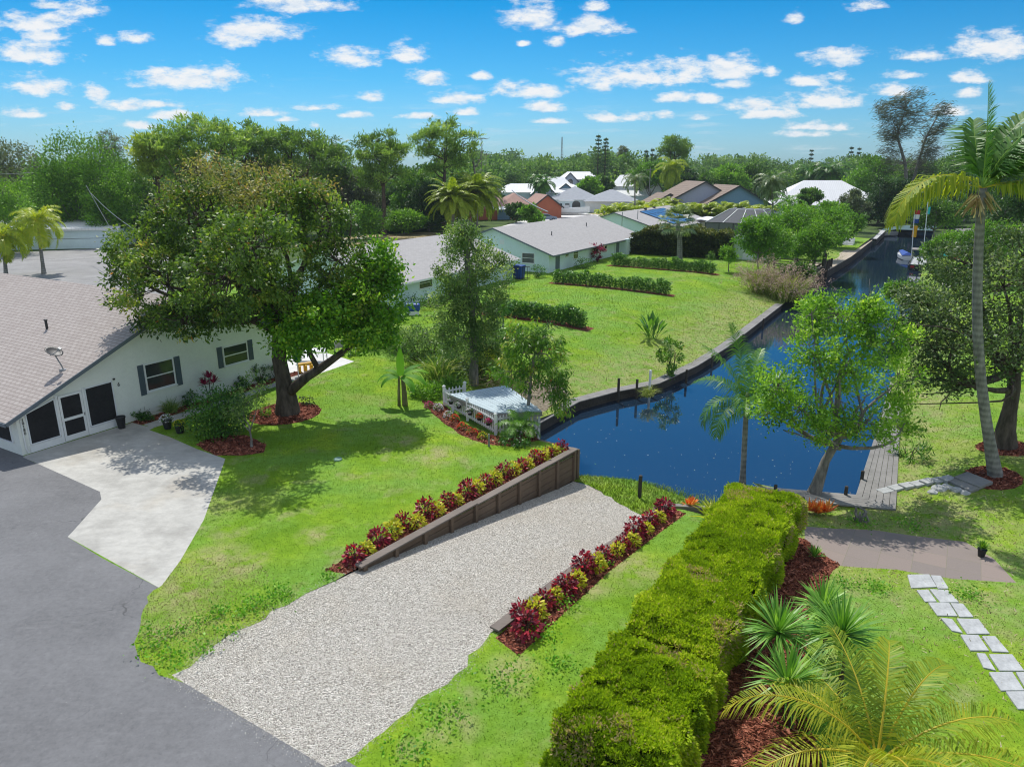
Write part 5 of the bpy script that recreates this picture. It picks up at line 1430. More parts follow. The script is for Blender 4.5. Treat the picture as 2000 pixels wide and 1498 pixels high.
# small palms
palm('yucca_palm', 'small spiky palm left of the near shrub row', GB(983, 640), GB(983, 640) + Vector((0, 0, 1.5)), .07, ring_fronds(16, .9, .7, 1.1, -.6, nl=16, ll=.22, lw=.03, hang=.2, tone0=.3), LM['palm'], parts=False)
palm('small_palm', 'young palm on the bank in front of the white picket fence', G(1015, 858), G(1015, 858) + Vector((0, 0, .55)), .05, ring_fronds(14, 1.2, 1.4, 1.3, .2, nl=34, ll=.36, lw=.018, hang=.6, tone0=.5), LM['palm'], parts=False, rr=.012)
shrub('bank_shrub', 'dark leafy shrub in the shade beside the deck post', G(1010, 868), .7, .5, 500, .16, .4, LM['shrub'], tone0=.2)

# ------------------------------------------------------------------ buildings (local x = along the street u, local y = away from the canal)
def facebox(mb, face, a0, a1, z0, z1, o0, o1, Lu=0.0):
    if face == 'F':
        return mb.box(a0, -o0, z0, a1, -o1, z1)
    if face == 'L':
        return mb.box(-o0, a0, z0, -o1, a1, z1)
    return mb.box(Lu + o0, a0, z0, Lu + o1, a1, z1)


def window(t, face, a0, a1, z0, z1, Lu=0.0, rails=1, mull=0, fr=None, glass=None, sill=True, w=.055):
    mb = MB(); facebox(mb, face, a0, a1, z0, z1, -.02, .012, Lu); p = mb.build('window', glass or M_glass, t)
    mb = MB(); facebox(mb, face, a0 - w, a0, z0 - w, z1 + w, -.01, .045, Lu); facebox(mb, face, a1, a1 + w, z0 - w, z1 + w, -.01, .045, Lu)
    facebox(mb, face, a0, a1, z1, z1 + w, -.01, .043, Lu); facebox(mb, face, a0, a1, z0 - w, z0, -.01, .043, Lu)
    for k in range(rails):
        zz_ = z0 + (z1 - z0) * (k + 1) / (rails + 1); facebox(mb, face, a0, a1, zz_ - .025, zz_ + .025, .0, .035, Lu)
    for k in range(mull):
        aa = a0 + (a1 - a0) * (k + 1) / (mull + 1); facebox(mb, face, aa - .02, aa + .02, z0, z1, 0, .03, Lu)
    mb.build('window_frame', fr or M_white, p)
    if sill:
        mb = MB(); facebox(mb, face, a0 - .1, a1 + .1, z0 - w - .05, z0 - w, -.01, .09, Lu); mb.build('sill', M_white, p)
    return p


def gable_house(name, label, u0, v0, Lu, Lv, eave, ridge, oh, roofmat, wallmat, axis='u', rpos=None, z0=0.0, fascia=None, cat='house', rot=None, group=None):
    t = thing(name, label, cat, W(u0, v0, z0), ROT if rot is None else rot, group)
    rp = rpos if rpos is not None else (Lv / 2 if axis == 'u' else Lu / 2)
    mb = MB(); span = Lv if axis == 'u' else Lu; ln = Lu if axis == 'u' else Lv
    sl = (ridge - eave) / rp; e2 = ridge - sl * (span - rp)
    prof = [(0, -.3), (span, -.3), (span, e2 - .14), (rp, ridge - .14), (0, eave - .14)]
    def M(a, s, z):
        return (s, a, z) if axis == 'u' else (a, s, z)
    n = 5; vs = [M(a, 0, z) for a, z in prof] + [M(a, ln, z) for a, z in prof]
    fs = [tuple(range(n)), tuple(range(n, 2 * n))[::-1]] + [(i, i + n, (i + 1) % n + n, (i + 1) % n) for i in range(n)]
    mb.add(vs, fs); mb.build('wall', wallmat, t)
    mb = MB(); zl = eave - sl * oh; zr = e2 - sl * oh; og = oh * .6
    mb.slab([M(-oh, -og, zl), M(-oh, ln + og, zl), M(rp, ln + og, ridge), M(rp, -og, ridge)], .10)
    mb.slab([M(span + oh, -og, zr), M(span + oh, ln + og, zr), M(rp, ln + og, ridge + .002), M(rp, -og, ridge + .002)], .10)
    roof = mb.build('roof', roofmat, t)
    mb = MB(); f = .15
    for s_ in (-og - .02, ln + og + .02):
        mb.bar(M(-oh, s_, zl - .09), M(rp, s_, ridge - .09), .04, f); mb.bar(M(span + oh, s_, zr - .09), M(rp, s_, ridge - .092), .045, f)
    mb.bar(M(-oh - .02, -og, zl - .10), M(-oh - .02, ln + og, zl - .10), .05, f); mb.bar(M(span + oh + .02, -og, zr - .10), M(span + oh + .02, ln + og, zr - .10), .05, f)
    mb.build('fascia', fascia or M_fascia, t)
    return t, roof


def hip_house(name, label, u0, v0, Lu, Lv, eave, ridge, oh, roofmat, wallmat, rot=None, z0=0.0, loc=None, cat='house', inset=None):
    t = thing(name, label, cat, loc if loc is not None else W(u0, v0, z0), ROT if rot is None else rot)
    mb = MB(); mb.box(0, 0, -.3, Lu, Lv, eave - .05); mb.build('wall', wallmat, t)
    i = inset if inset is not None else min(Lu, Lv) / 2
    a, b, c, d = (-oh, -oh, eave), (Lu + oh, -oh, eave), (Lu + oh, Lv + oh, eave), (-oh, Lv + oh, eave)
    r0, r1 = ((i, Lv / 2, ridge), (Lu - i, Lv / 2, ridge)) if Lu >= Lv else ((Lu / 2, i, ridge), (Lu / 2, Lv - i, ridge))
    mb = MB()
    if Lu >= Lv:
        mb.add([a, b, c, d, r0, r1], [(0, 1, 5, 4), (1, 2, 5), (2, 3, 4, 5), (3, 0, 4), (3, 2, 1, 0)])
    else:
        mb.add([a, b, c, d, r0, r1], [(0, 1, 4), (1, 2, 5, 4), (2, 3, 5), (3, 0, 4, 5), (3, 2, 1, 0)])
    r = mb.build('roof', roofmat, t)
    mb = MB(); e = eave - .09
    for p, q in ((a, b), (b, c), (c, d), (d, a)):
        mb.bar((p[0], p[1], e), (q[0], q[1], e), .05, .17)
    mb.build('fascia', M_white, t)
    return t, r


# --- the white house on the left, with the screened porch
HU, HV = 13.44, -30.9
t, roof = gable_house('white_house', 'white single-storey house with a screened porch and weathered shingle roof on the left', HU, HV, 14.0, 30.0, 1.82, 5.3, .5, M_roof1, M_stucco, 'v', 8.1)
H1 = t
X = lambda u: u - HU
# screened porch: white frame with dark screens, recessed a little into the gable wall
fr = MB()


def screen(a0, a1, z0, zl, zr, name='screen_panel'):
    mb = MB(); mb.add([(a0, -.012, z0), (a1, -.012, z0), (a1, -.012, zr), (a0, -.012, zl), (a0, .05, z0), (a1, .05, z0), (a1, .05, zr), (a0, .05, zl)], [(0, 1, 2, 3), (7, 6, 5, 4), (0, 4, 5, 1), (1, 5, 6, 2), (2, 6, 7, 3), (3, 7, 4, 0)])
    p = mb.build(name, M_insect, t); m = MB(); w = .05
    for (p0, p1) in (((a0, z0), (a1, z0)), ((a1, z0), (a1, zr)), ((a1, zr), (a0, zl)), ((a0, zl), (a0, z0))):
        m.bar((p0[0], -.022, p0[1]), (p1[0], -.022, p1[1]), w, .05, (0, 1, 0))
    m.build('screen_frame', M_whitealu, p); return p


screen(X(13.82), X(15.0), .36, 1.68, 2.0)
screen(X(16.3), X(17.52), .36, 2.1, 2.12)
mb = MB(); mb.box(X(13.75), -.045, .02, X(15.03), .0, .32); mb.box(X(16.26), -.045, .02, X(17.58), .0, .32); mb.box(X(15.03), -.05, .02, X(15.13), 0, 2.14); mb.box(X(16.16), -.05, .02, X(16.26), 0, 2.16)
mb.build('kick_panel', M_white, t)
mb = MB(); a0, a1 = X(15.15), X(16.14)
for q in ((a0, .05, a0 + .09, 2.06), (a1 - .09, .05, a1, 2.06)):
    mb.box(q[0], -.06, q[1], q[2], -.01, q[3])
for z0_, z1_ in ((.05, .27), (.93, 1.05), (1.97, 2.06)):
    mb.box(a0 + .09, -.058, z0_, a1 - .09, -.012, z1_)
dr = mb.build('screen_door', M_white, t)
mb = MB(); mb.box(a0 + .085, -.03, .26, a1 - .085, -.02, 1.98); mb.build('screen', M_insect, dr)
mb = MB(); mb.box(a1 - .06, -.10, .98, a1 - .03, -.06, 1.10); mb.build('handle', M_grey, dr)
for a0, a1, z0_, z1_ in ((X(19.17), X(20.58), 1.24, 2.46), (X(23.52), X(24.96), 1.44, 2.36)):
    window(t, 'F', a0, a1, z0_, z1_)
for a0, a1, z0_, z1_ in ((X(18.80), X(19.08), 1.08, 2.52), (X(20.68), X(20.98), 1.08, 2.52), (X(23.12), X(23.42), 1.36, 2.46), (X(25.06), X(25.36), 1.36, 2.46)):
    mb = MB(); facebox(mb, 'F', a0, a1, z0_, z1_, -.01, .035)
    sh = mb.build('shutter', M_shutter, t); m = MB(); zz_ = z0_ + .06
    while zz_ < z1_ - .06:
        facebox(m, 'F', a0 + .04, a1 - .04, zz_, zz_ + .025, .03, .046); zz_ += .055
    m.build('louvre', M_shutter, sh)
# left wall of the porch, seen end on
mb = MB(); facebox(mb, 'L', .55, 2.6, .5, 1.5, -.02, .015); p = mb.build('screen_panel', M_insect, t)
mb = MB(); mb.bar((-.03, .5, .48), (-.03, .5, 1.55), .05, .06, (1, 0, 0)); mb.bar((-.03, .5, .48), (-.03, 2.7, .48), .05, .06, (1, 0, 0)); mb.build('screen_frame', M_whitealu, p)
# wall lamp, camera and downpipe
mb = MB(); mb.tube([(.16, -.04, 1.5), (.16, -.05, .25), (.22, -.07, .05)], .03, 8); mb.build('downpipe', M_white, t)
mb = MB(); mb.lathe((X(17.62), -.06, 2.16), [(.01, 0), (.05, .01), (.05, .07), (.01, .08)], 10); mb.build('wall_lamp', M_black, t)
mb = MB(); mb.box(X(26.5), -.08, 1.95, X(26.62), 0, 2.1); mb.build('meter_box', M_whitealu, t)
for name_, ux, y_, h_ in (('vent_pipe', 4.6, 5.6, .5), ('vent_pipe', 3.0, 8.2, .12)):
    z_ = 1.82 + (5.3 - 1.82) / 8.1 * ux; mb = MB(); mb.lathe((ux, y_, z_ - .1), [(.06, 0), (.06, h_), (.085, h_), (.085, h_ + .06), (.02, h_ + .08)], 10); mb.build(name_, M_dark, t)


def lettering(txt, size, loc, rot, mat, name, parent, vertical=False):
    for i, ch in enumerate(txt):
        cu = bpy.data.curves.new(name, 'FONT'); cu.body = ch; cu.size = size; cu.extrude = .008; cu.align_x = 'CENTER'; cu.materials.append(mat)
        tmp = bpy.data.objects.new(name, cu); COL.objects.link(tmp); bpy.context.view_layer.update()
        me = bpy.data.meshes.new_from_object(tmp.evaluated_get(bpy.context.evaluated_depsgraph_get())); bpy.data.objects.remove(tmp)
        ob = bpy.data.objects.new(name, me); COL.objects.link(ob); ob.parent = parent
        ob.location = (loc[0], loc[1], loc[2] - i * size * .86); ob.rotation_euler = rot


lettering('10180', .17, (.24, -.02, 1.42), (R(90), 0, 0), M_black, 'house_number', t)
lettering('6', .24, (X(17.82), -.02, 1.82), (R(90), 0, 0), M_black, 'unit_number', t)

# satellite dish on the roof
ud, yd = 2.55, .75
zr = 1.82 + (5.3 - 1.82) / 8.1 * ud
ps = W(HU + ud, HV - yd, zr - .02)
t = thing('satellite_dish', 'dark satellite dish on a bent mast on the white house roof', 'satellite dish', ps)
mb = MB(); mb.box(-.14, -.09, -.02, .14, .09, .05); mb.tube([(0, 0, .02), (-.06, 0, .22), (-.22, .02, .55), (-.26, .02, .72)], .028, 8); mb.build('mast', M_grey, t)
mb = MB(); n = 20; prof = [(.0, 0.0), (.15, .012), (.28, .045), (.36, .08)]
Mx = Matrix.Translation((-.30, .02, .78)) @ Matrix.Rotation(R(28), 4, 'Y') @ Matrix.Rotation(R(10), 4, 'X'); mb.M = Mx
vs = [(r * math.cos(2 * math.pi * k / n), r * .88 * math.sin(2 * math.pi * k / n), z) for (r, z) in prof[1:] for k in range(n)]
vs2 = [(x, y, z - .02) for x, y, z in vs]
fs = []
for off, fl in ((0, 1), (len(vs), -1)):
    fs += [tuple(off + k for k in range(n))[::-fl]] + [tuple((off + i * n + k, off + i * n + (k + 1) % n, off + (i + 1) * n + (k + 1) % n, off + (i + 1) * n + k)[::fl]) for i in range(2) for k in range(n)]
m_ = len(vs); fs += [(2 * n + k, 2 * n + (k + 1) % n, m_ + 2 * n + (k + 1) % n, m_ + 2 * n + k) for k in range(n)]
mb.add(vs + vs2, fs); mb.build('dish', M_dark, t, smooth=True)
mb = MB(Mx); mb.tube([(.05, -.30, .03), (.22, -.34, .25), (.30, -.2, .42)], .018, 6); mb.box(.24, -.26, .38, .36, -.14, .50); mb.build('feed_arm', M_grey, t)

# --- the middle house (partly behind trees)
t, r_ = gable_house('middle_house', 'pale house with a light grey shingle roof behind the slender tree', 45.5, -38.4, 20.5, 13.4, 2.35, 4.55, .75, M_roof2, M_bluestucco, fascia=M_whitealu)
for a0, a1 in ((4.4, 6.2), (11.0, 12.4), (15.5, 16.6)):
    window(t, 'F', a0, a1, 1.15, 2.0, rails=1)
mb = MB(); facebox(mb, 'F', 8.4, 9.4, .02, 2.05, -.01, .04); mb.build('door', M_fascia, t)
for x in (6.0, 14):
    mb = MB(); mb.lathe((x, 3.2, 2.35 + .95), [(.05, 0), (.05, .4), (.02, .42)], 8); mb.build('vent_pipe', M_dark, t)

# --- the pale blue house with the red-leaved shrub
t, r_ = gable_house('pale_blue_house', 'pale blue house with a broad grey roof and red-leaved shrub beside the shrub rows', 71.6, -36.9, 27.5, 14.2, 2.3, 4.75, .75, M_roof2, M_bluestucco, fascia=M_fascia)
for a0, a1, z0_, z1_, rl in ((4.2, 4.9, 1.45, 1.9, 0), (6.3, 7.5, .95, 2.0, 1), (12.2, 13.6, .95, 2.0, 1), (15.6, 16.3, 1.3, 2.0, 1)):
    window(t, 'F', a0, a1, z0_, z1_, rails=rl)
for a0 in (1.6, 19.6):
    mb = MB(); facebox(mb, 'F', a0, a0 + 1.0, .02, 2.05, -.01, .05); d = mb.build('door', M_fascia, t); mb = MB(); facebox(mb, 'F', a0 + .85, a0 + .9, .95, 1.05, .04, .1); mb.build('handle', M_grey, d)
window(t, 'L', 1.9, 3.4, 1.0, 2.05, rails=1)
mb = MB(); facebox(mb, 'L', 5.8, 6.4, 2.9, 3.4, -.01, .03); mb.build('gable_vent', M_whitealu, t)
mb = MB(); mb.box(20.8, -.9, 2.02, 26.5, -.1, 2.1); mb.box(21.0, -.95, -.2, 26.4, .02, 2.0); mb.build('porch_bay', M_bluestucco, t)
mb = MB(); mb.tube([(19.0, -.06, .1), (19.0, -.06, 2.1)], .05, 8); mb.build('downpipe', M_white, t)
for x, y in ((7.2, 3.4), (19.0, 4.2)):
    mb = MB(); mb.lathe((x, y, 2.3 + y * .345 - .1), [(.06, 0), (.06, .5), (.08, .5), (.02, .6)], 8); mb.build('vent_pipe', M_dark, t)

# --- the solar house
t, r_ = gable_house('solar_house', 'white house with blue solar panels on its grey roof behind the dark hedge', 109.0, -37.0, 26, 15.0, 2.3, 4.6, .7, M_roof2, M_bluestucco, fascia=M_fascia)
SOLAR = t
sl = (4.6 - 2.3) / 7.5
mb = MB(); mb.slab([(8, .4, 2.3 + .4 * sl + .14), (20, .4, 2.3 + .4 * sl + .14), (20, 6.4, 2.3 + 6.4 * sl + .14), (8, 6.4, 2.3 + 6.4 * sl + .14)], .08)
sp_ = mb.build('solar_panel', M_solar, t); mb = MB()
for k in range(7):
    x = 8 + 2 * k; mb.bar((x, .4, 2.3 + .4 * sl + .15), (x, 6.4, 2.3 + 6.4 * sl + .15), .025, .03)
for k in range(5):
    y = .4 + 1.5 * k; mb.bar((8, y, 2.3 + y * sl + .152), (20, y, 2.3 + y * sl + .152), .025, .03)
mb.build('panel_frame', M_dark, sp_)
mb = MB(); mb.box(20, -5.2, -.2, 27, -.02, 2.2); mb.build('rear_wing', M_tan, t)
mb = MB(); mb.slab([(19.6, -5.7, 2.15), (27.4, -5.7, 2.15), (27.4, .3, 2.75), (19.6, .3, 2.75)], .12); mb.build('wing_roof', M_whiteroof, t)
mb = MB(); facebox(mb, 'L', -4.0, -2.6, .9, 1.9, -19.99, -19.96); mb.build('window', M_glass, t)
for x, y in ((12, 7.0), (17, 7.2)):
    mb = MB(); mb.box(x, y - .2, 4.4, x + .5, y + .2, 4.75); mb.build('roof_vent', M_dark, t)

# --- pool cage
t = thing('pool_cage', 'grey screened pool enclosure with white roof beams beside the solar house', 'pool enclosure', W(121.5, -33.5), ROT)
PL, PW, PH, PR, ins = 11.0, 11.5, 2.7, 4.7, 3.0
mb = MB(); mb.box(0, -PW + 0, 0, PL, 0, PH); mb.build('screen_wall', M_cage, t)
mb = MB(); z1_, z2_ = PH + .01, PR; lo = [(0, 0, z1_), (0, -PW, z1_), (PL, -PW, z1_), (PL, 0, z1_)]; hi = [(ins, -ins, z2_), (ins, -PW + ins, z2_), (PL - ins, -PW + ins, z2_), (PL - ins, -ins, z2_)]
mb.add(lo + hi, [(0, 1, 5, 4), (1, 2, 6, 5), (2, 3, 7, 6), (3, 0, 4, 7), (4, 5, 6, 7)]); mb.build('screen_roof', M_cage, t)
for k in range(5):
    f = k / 4; y0 = -PW * f; y1 = -ins - (PW - 2 * ins) * f; mb = MB(); mb.bar((-.03, y0, PH + .03), (ins, y1, PR + .04), .09, .09); mb.bar((ins, y1, PR + .05), (PL - ins, y1, PR + .05), .09, .09); mb.build('roof_beam', M_white, t)
for k in range(6):
    mb = MB(); y = -PW * k / 5; mb.box(-.06, y - .05, 0, .0, y + .05, PH + .02); mb.build('post', M_dark, t)
mb = MB(); mb.box(-.07, -PW, PH - .06, .01, 0, PH + .05); mb.box(-.065, -PW, .6, .005, 0, .68); mb.build('rail', M_dark, t)

# --- garden shed
t, r_ = gable_house('garden_shed', 'small pale green gabled shed between the dark hedge and the canal trees', 95.5, -18.8, 8.0, 4.6, 2.3, 3.6, .25, M_greyroof, M_minty, fascia=M_whitealu, cat='shed')
mb = MB(); facebox(mb, 'L', 1.2, 2.4, .02, 1.95, -.01, .03); mb.build('door', M_whitealu, t)


def faraway(px, py, Y, z=0.0):
    d = Y * cp - (z - CAM_H) * sp; return Vector(((px - 1000) / F * d, Y, z))


def uvof(p):
    return UVc(p)


# --- brown-tiled house with two blue gables
p = faraway(1325, 0, 172); a, b = UVc(p)
t = thing('brown_roof_house', 'large brown-tiled house with grey and blue gables', 'house', faraway(1440, 0, 168), R(4))
def gblock(t, x0, x1, y0, y1, eave, ridge, wall, roofm, side='F'):
    xm = (x0 + x1) / 2; mb = MB()
    mb.add([(x0, y0, -.2), (x1, y0, -.2), (x1, y0, eave), (xm, y0, ridge - .15), (x0, y0, eave), (x0, y1, -.2), (x1, y1, -.2), (x1, y1, eave), (xm, y1, ridge - .15), (x0, y1, eave)], [(0, 1, 2, 3, 4), (9, 8, 7, 6, 5), (0, 5, 6, 1), (1, 6, 7, 2), (2, 7, 8, 3), (3, 8, 9, 4), (4, 9, 5, 0)]); mb.build('wall', wall, t)
    mb = MB(); s = (ridge - eave) / (xm - x0); o = .5
    mb.slab([(x0 - o, y0 - o, eave - s * o), (xm, y0 - o, ridge), (xm, y1, ridge), (x0 - o, y1, eave - s * o)], .12); mb.slab([(xm, y0 - o, ridge + .003), (x1 + o, y0 - o, eave - s * o), (x1 + o, y1, eave - s * o), (xm, y1, ridge + .003)], .12); mb.build('roof', roofm, t)
    mb = MB(); mb.bar((x0 - o, y0 - o - .05, eave - s * o - .1), (xm, y0 - o - .05, ridge - .1), .08, .3); mb.bar((x1 + o, y0 - o - .05, eave - s * o - .1), (xm, y0 - o - .05, ridge - .103), .08, .3); mb.build('fascia', M_dark, t)
gblock(t, -9.5, 9.0, 0, 16, 2.6, 7.6, M_slateblue, M_rooftile)
gblock(t, -16.5, 3.5, 5, 20, 3.2, 8.4, M_lilac, M_rooftile)
gblock(t, -19, -8, 9, 20, 2.6, 5.6, M_lilac, M_rooftile)
window(t, 'F', -2.2, 2.2, 1.0, 2.3)

# --- white metal roofs right of it
t, r_ = hip_house('white_roof_house', 'wide low house with a bright white metal roof beside the canal trees', 0, 0, 27, 16, 2.7, 8.4, .7, M_whiteroof, M_minty, rot=R(-7), loc=faraway(1506, 0, 182), inset=9)
for k in range(3):
    mb = MB(); mb.box(8.6 + 4 * k, 5.2, 6.2, 10.0 + 4 * k, 5.6, 6.5); mb.build('skylight', M_cage, t)
mb = MB(); mb.box(16, -4, -.2, 26.8, -.02, 2.3); mb.build('screen_porch', M_greentarp, t)

# --- coral house
t = thing('coral_house', 'coral house with terracotta shingle roof and dark garage door, left of the boat', 'house', faraway(985, 0, 168), R(12))
def hipblock(t, x0, x1, y0, y1, eave, ridge, wall, roofm, ins=None, nm='roof'):
    mb = MB(); mb.box(x0, y0, -.2, x1, y1, eave); mb.build('wall', wall, t); o = .6; i = ins if ins is not None else min(x1 - x0, y1 - y0) / 2
    a, b, c, d = (x0 - o, y0 - o, eave), (x1 + o, y0 - o, eave), (x1 + o, y1 + o, eave), (x0 - o, y1 + o, eave)
    mb = MB()
    if x1 - x0 >= y1 - y0:
        ym = (y0 + y1) / 2; mb.add([a, b, c, d, (x0 + i, ym, ridge), (x1 - i, ym, ridge)], [(0, 1, 5, 4), (1, 2, 5), (2, 3, 4, 5), (3, 0, 4), (3, 2, 1, 0)])
    else:
        xm = (x0 + x1) / 2; mb.add([a, b, c, d, (xm, y0 + i, ridge), (xm, y1 - i, ridge)], [(0, 1, 4), (1, 2, 5, 4), (2, 3, 5), (3, 0, 4, 5), (3, 2, 1, 0)])
    return mb.build(nm, roofm, t)
hipblock(t, -10, 3.5, 0, 14, 3.0, 6.6, M_coral, M_coralroof)
hipblock(t, 0, 9, 5, 16, 2.8, 5.6, M_coral, M_coralroof)
gblock(t, 7.5, 14.5, 3.5, 15, 2.8, 5.4, M_coral, M_coralroof)
mb = MB(); mb.box(-1.6, -.06, 0, 1.4, 0, 2.4); mb.build('garage_door', M_slateblue, t)
mb = MB(); mb.slab([(-3.4, -2.6, 2.5), (3.2, -2.6, 2.5), (3.2, -.5, 3.0), (-3.4, -.5, 3.0)], .15); mb.build('porch_roof', M_whiteroof, t)

# --- grey hip-roofed house behind the boat
t = thing('grey_hip_house', 'white house with a blue-grey hip roof and arched entry behind the boat', 'house', faraway(1135, 0, 196), R(-6))
hipblock(t, -8.5, 4.5, 3, 16, 3.2, 6.6, M_bluestucco, M_greyroof)
hipblock(t, 1.0, 15, 0, 13, 2.9, 5.8, M_white, M_greyroof)
mb = MB(); mb.box(5.2, -.05, .1, 13.4, 0, 2.3); mb.build('garage_door', M_whitealu, t)
mb = MB(); mb.add([(-1.4 + 1.1 * math.cos(a_), 2.93, 2.0 + .9 * math.sin(a_)) for a_ in np.linspace(0, math.pi, 9)] + [(-2.5, 2.93, .1), (-.3, 2.93, .1)], [tuple(range(11))]); mb.build('entry_arch', M_glass, t)
for x in (-6.5, -4.4):
    mb = MB(); mb.box(x, 2.94, .6, x + 1.3, 2.99, 2.2); mb.build('window', M_glass, t)

# --- white metal roofs in the middle distance
def fhip(label, px, Y, w, d, eave, ridge, rot=0.0, wall=None, ins=None, name='metal_roof_house'):
    t = thing(name, label, 'house', faraway(px, 0, Y), R(rot)); hipblock(t, -w / 2, w / 2, 0, d, eave, ridge, wall or M_bluestucco, M_whiteroof, ins); return t
t = fhip('low white metal-roofed house just behind the coral house', 1025, 236, 20, 12, 4.0, 6.6, 5); gblock(t, 2, 9, -4, 6, 4.0, 7.2, M_lilac, M_whiteroof)
t = fhip('white metal-roofed house with a steep gable behind the grey hip roof', 1078, 240, 15, 12, 4.2, 8.6, -5, ins=4); gblock(t, 1, 8, -5, 6, 4, 6.8, M_slateblue, M_whiteroof)
t = fhip('white hip-roofed house to the right of the steep white gable', 1106, 232, 13, 11, 4.0, 6.6, -10)
t = fhip('two-storey house with white metal roofs and an arched upper window', 1128, 262, 20, 13, 5.0, 7.2, -6); hipblock(t, -7, 7, 1, 12, 7.6, 10.2, M_lilac, M_whiteroof, 3); gblock(t, -5.2, -.2, -1, 6, 7.4, 9.9, M_lilac, M_whiteroof)
mb = MB(); mb.add([(-2.7 + .9 * math.cos(a_), -1.06, 6.9 + .9 * math.sin(a_)) for a_ in np.linspace(0, math.pi, 9)] + [(-3.6, -1.06, 5.6), (-1.8, -1.06, 5.6)], [tuple(range(11))]); mb.build('window', M_glass, t)
t = fhip('brilliant white metal-roofed house standing right of the conifers', 1222, 218, 24, 12, 3.6, 6.4, -8, ins=5); hipblock(t, -4, 6, 4, 14, 6.2, 9.4, M_white, M_whiteroof, 2); gblock(t, 4, 10, 2, 12, 6.0, 10.6, M_white, M_whiteroof)

# --- long white building beyond the car park
A = at(60, 488); B = at(236, 484); d = (B - A); ang = math.atan2(d.y, d.x)
t = thing('long_white_building', 'long white flat-roofed building beyond the car park', 'building', A, ang); Ln = d.length
mb = MB(); mb.box(-14, 0, -.2, Ln, 9, 2.6); mb.build('wall', M_bluestucco, t)
mb = MB(); mb.slab([(-14.3, -.4, 2.9), (Ln + .3, -.4, 2.9), (Ln - 1.5, 9.4, 3.6), (-14.3, 9.4, 3.6)], .3); mb.build('roof', M_whiteroof, t)
mb = MB(); mb.box(-14, -.03, 1.42, Ln, .0, 1.47); mb.build('seam', M_cage, t)

# --- small lean-to roof on the right bank and a grey roof behind the canal trees
p = at(1900, 502, 0); t = thing('boat_shelter', 'small grey lean-to shelter on posts on the right bank', 'shelter', p, R(15))
mb = MB(); mb.slab([(-2.2, -1.4, 2.5), (2.0, -1.4, 2.5), (2.0, 1.4, 3.6), (-2.2, 1.4, 3.6)], .12); mb.build('roof', M_grey_timber, t)
for x in (-2, 1.8):
    for y in (-1.2, 1.2):
        mb = MB(); mb.box(x - .07, y - .07, -.2, x + .07, y + .07, 2.6 + (y + 1.2) * .36); mb.build('post', M_darkwood, t)
t, r_ = gable_house('grey_roof_house', 'small grey roof showing above the bright canal trees', 128, -22.5, 9, 8, 2.4, 4.2, .5, M_greyroof, M_lilac)

# ------------------------------------------------------------------ walls, deck, docks
def timber_wall(label, line, ztops, zbot, side, nposts, capw=.30):
    A = W(*line[0]); t = thing('timber_wall', label, 'retaining wall', A, 0, 'timber walls of the gravel ramp')
    pl = MB(); cp_ = MB(); tot = 0; segs = []
    for i in range(len(line) - 1):
        a, b = W(*line[i]), W(*line[i + 1]); n = Vector((-(b - a).y, (b - a).x, 0)).normalized() * side; z = ztops[i]
        L = (b - a).length; k = int(L / 1.2)
        rows = 5
        for r in range(rows):
            za = z - .06 - r * .27; zb = za - .252
            pl.prism([(q.x, q.y) for q in (a, b, b + n * (.055 + .004 * (r % 2)), a + n * (.055 + .004 * (r % 2)))], zb, za)
        e = (b - a).normalized() * .03
        cp_.prism([(q.x, q.y) for q in (a - n * .12 - e, b - n * .12 + e, b + n * (capw - .12) + e, a + n * (capw - .12) - e)], z - .055, z)
        segs.append((a, b, n, z, L))
    pl.build('plank_wall', M_timber, t, A); cp_.build('cap_board', M_cap, t, A, bevel=.008)
    T = sum(s[4] for s in segs)
    for j in range(nposts):
        d = T * (j + .12) / (nposts - .75)
        for (a, b, n, z, L) in segs:
            if d <= L:
                break
            d -= L
        c = a + (b - a) * min(1, d / L); e = (b - a).normalized() * .065
        mb = MB(); mb.prism([(q.x, q.y) for q in (c - e + n * .062, c + e + n * .062, c + e + n * .165, c - e + n * .165)], zbot - .2, z - .06); mb.build('post', M_timber, t, A)
    return t, segs


t, segs = timber_wall('taller left timber retaining wall along the gravel ramp, ending at the canal', WALL1, (.14, .10), -1.3, -1, 10)
a, b, n, z, L = segs[-1]
mb = MB(); e = (b - a).normalized(); q = [b + e * .0, b + e * .14, b + e * .14 + n * .18, b + n * .18]; mb.prism([(p.x, p.y) for p in q], -1.6, z - .062); mb.build('end_post', M_timber, t, W(*WALL1[0]))
timber_wall('lower right timber retaining wall along the gravel ramp', WALL2, (.14, .02), -1.3, 1, 9)
# plank edging and the bank wall between the deck and the ramp wall
a, b = G(1308, 990), G(1392, 996); t = thing('plank_edging', 'short plank edging across the lawn end above the water', 'edging', a); mb = MB(); mb.bar(a + Vector((0, 0, -.35)), b + Vector((0, 0, -.35)), .2, .9); mb.build('plank', M_grey_timber, t, a)
a, b = W(DECKC[0], DECKC[1], -.42), W(25.8, -11.95, -.3); t = thing('bank_wall', 'low dark timber wall holding the bank between the deck and the ramp wall', 'retaining wall', a); mb = MB(); mb.bar(a + Vector((0, 0, -.7)), b + Vector((0, 0, -.7)), .16, 1.5); mb.build('plank_wall', M_darkwood, t, a)
mb = MB(); mb.bar(a + Vector((0, 0, .08)), b + Vector((0, 0, .08)), .3, .06); mb.build('cap_board', M_cap, t, a)

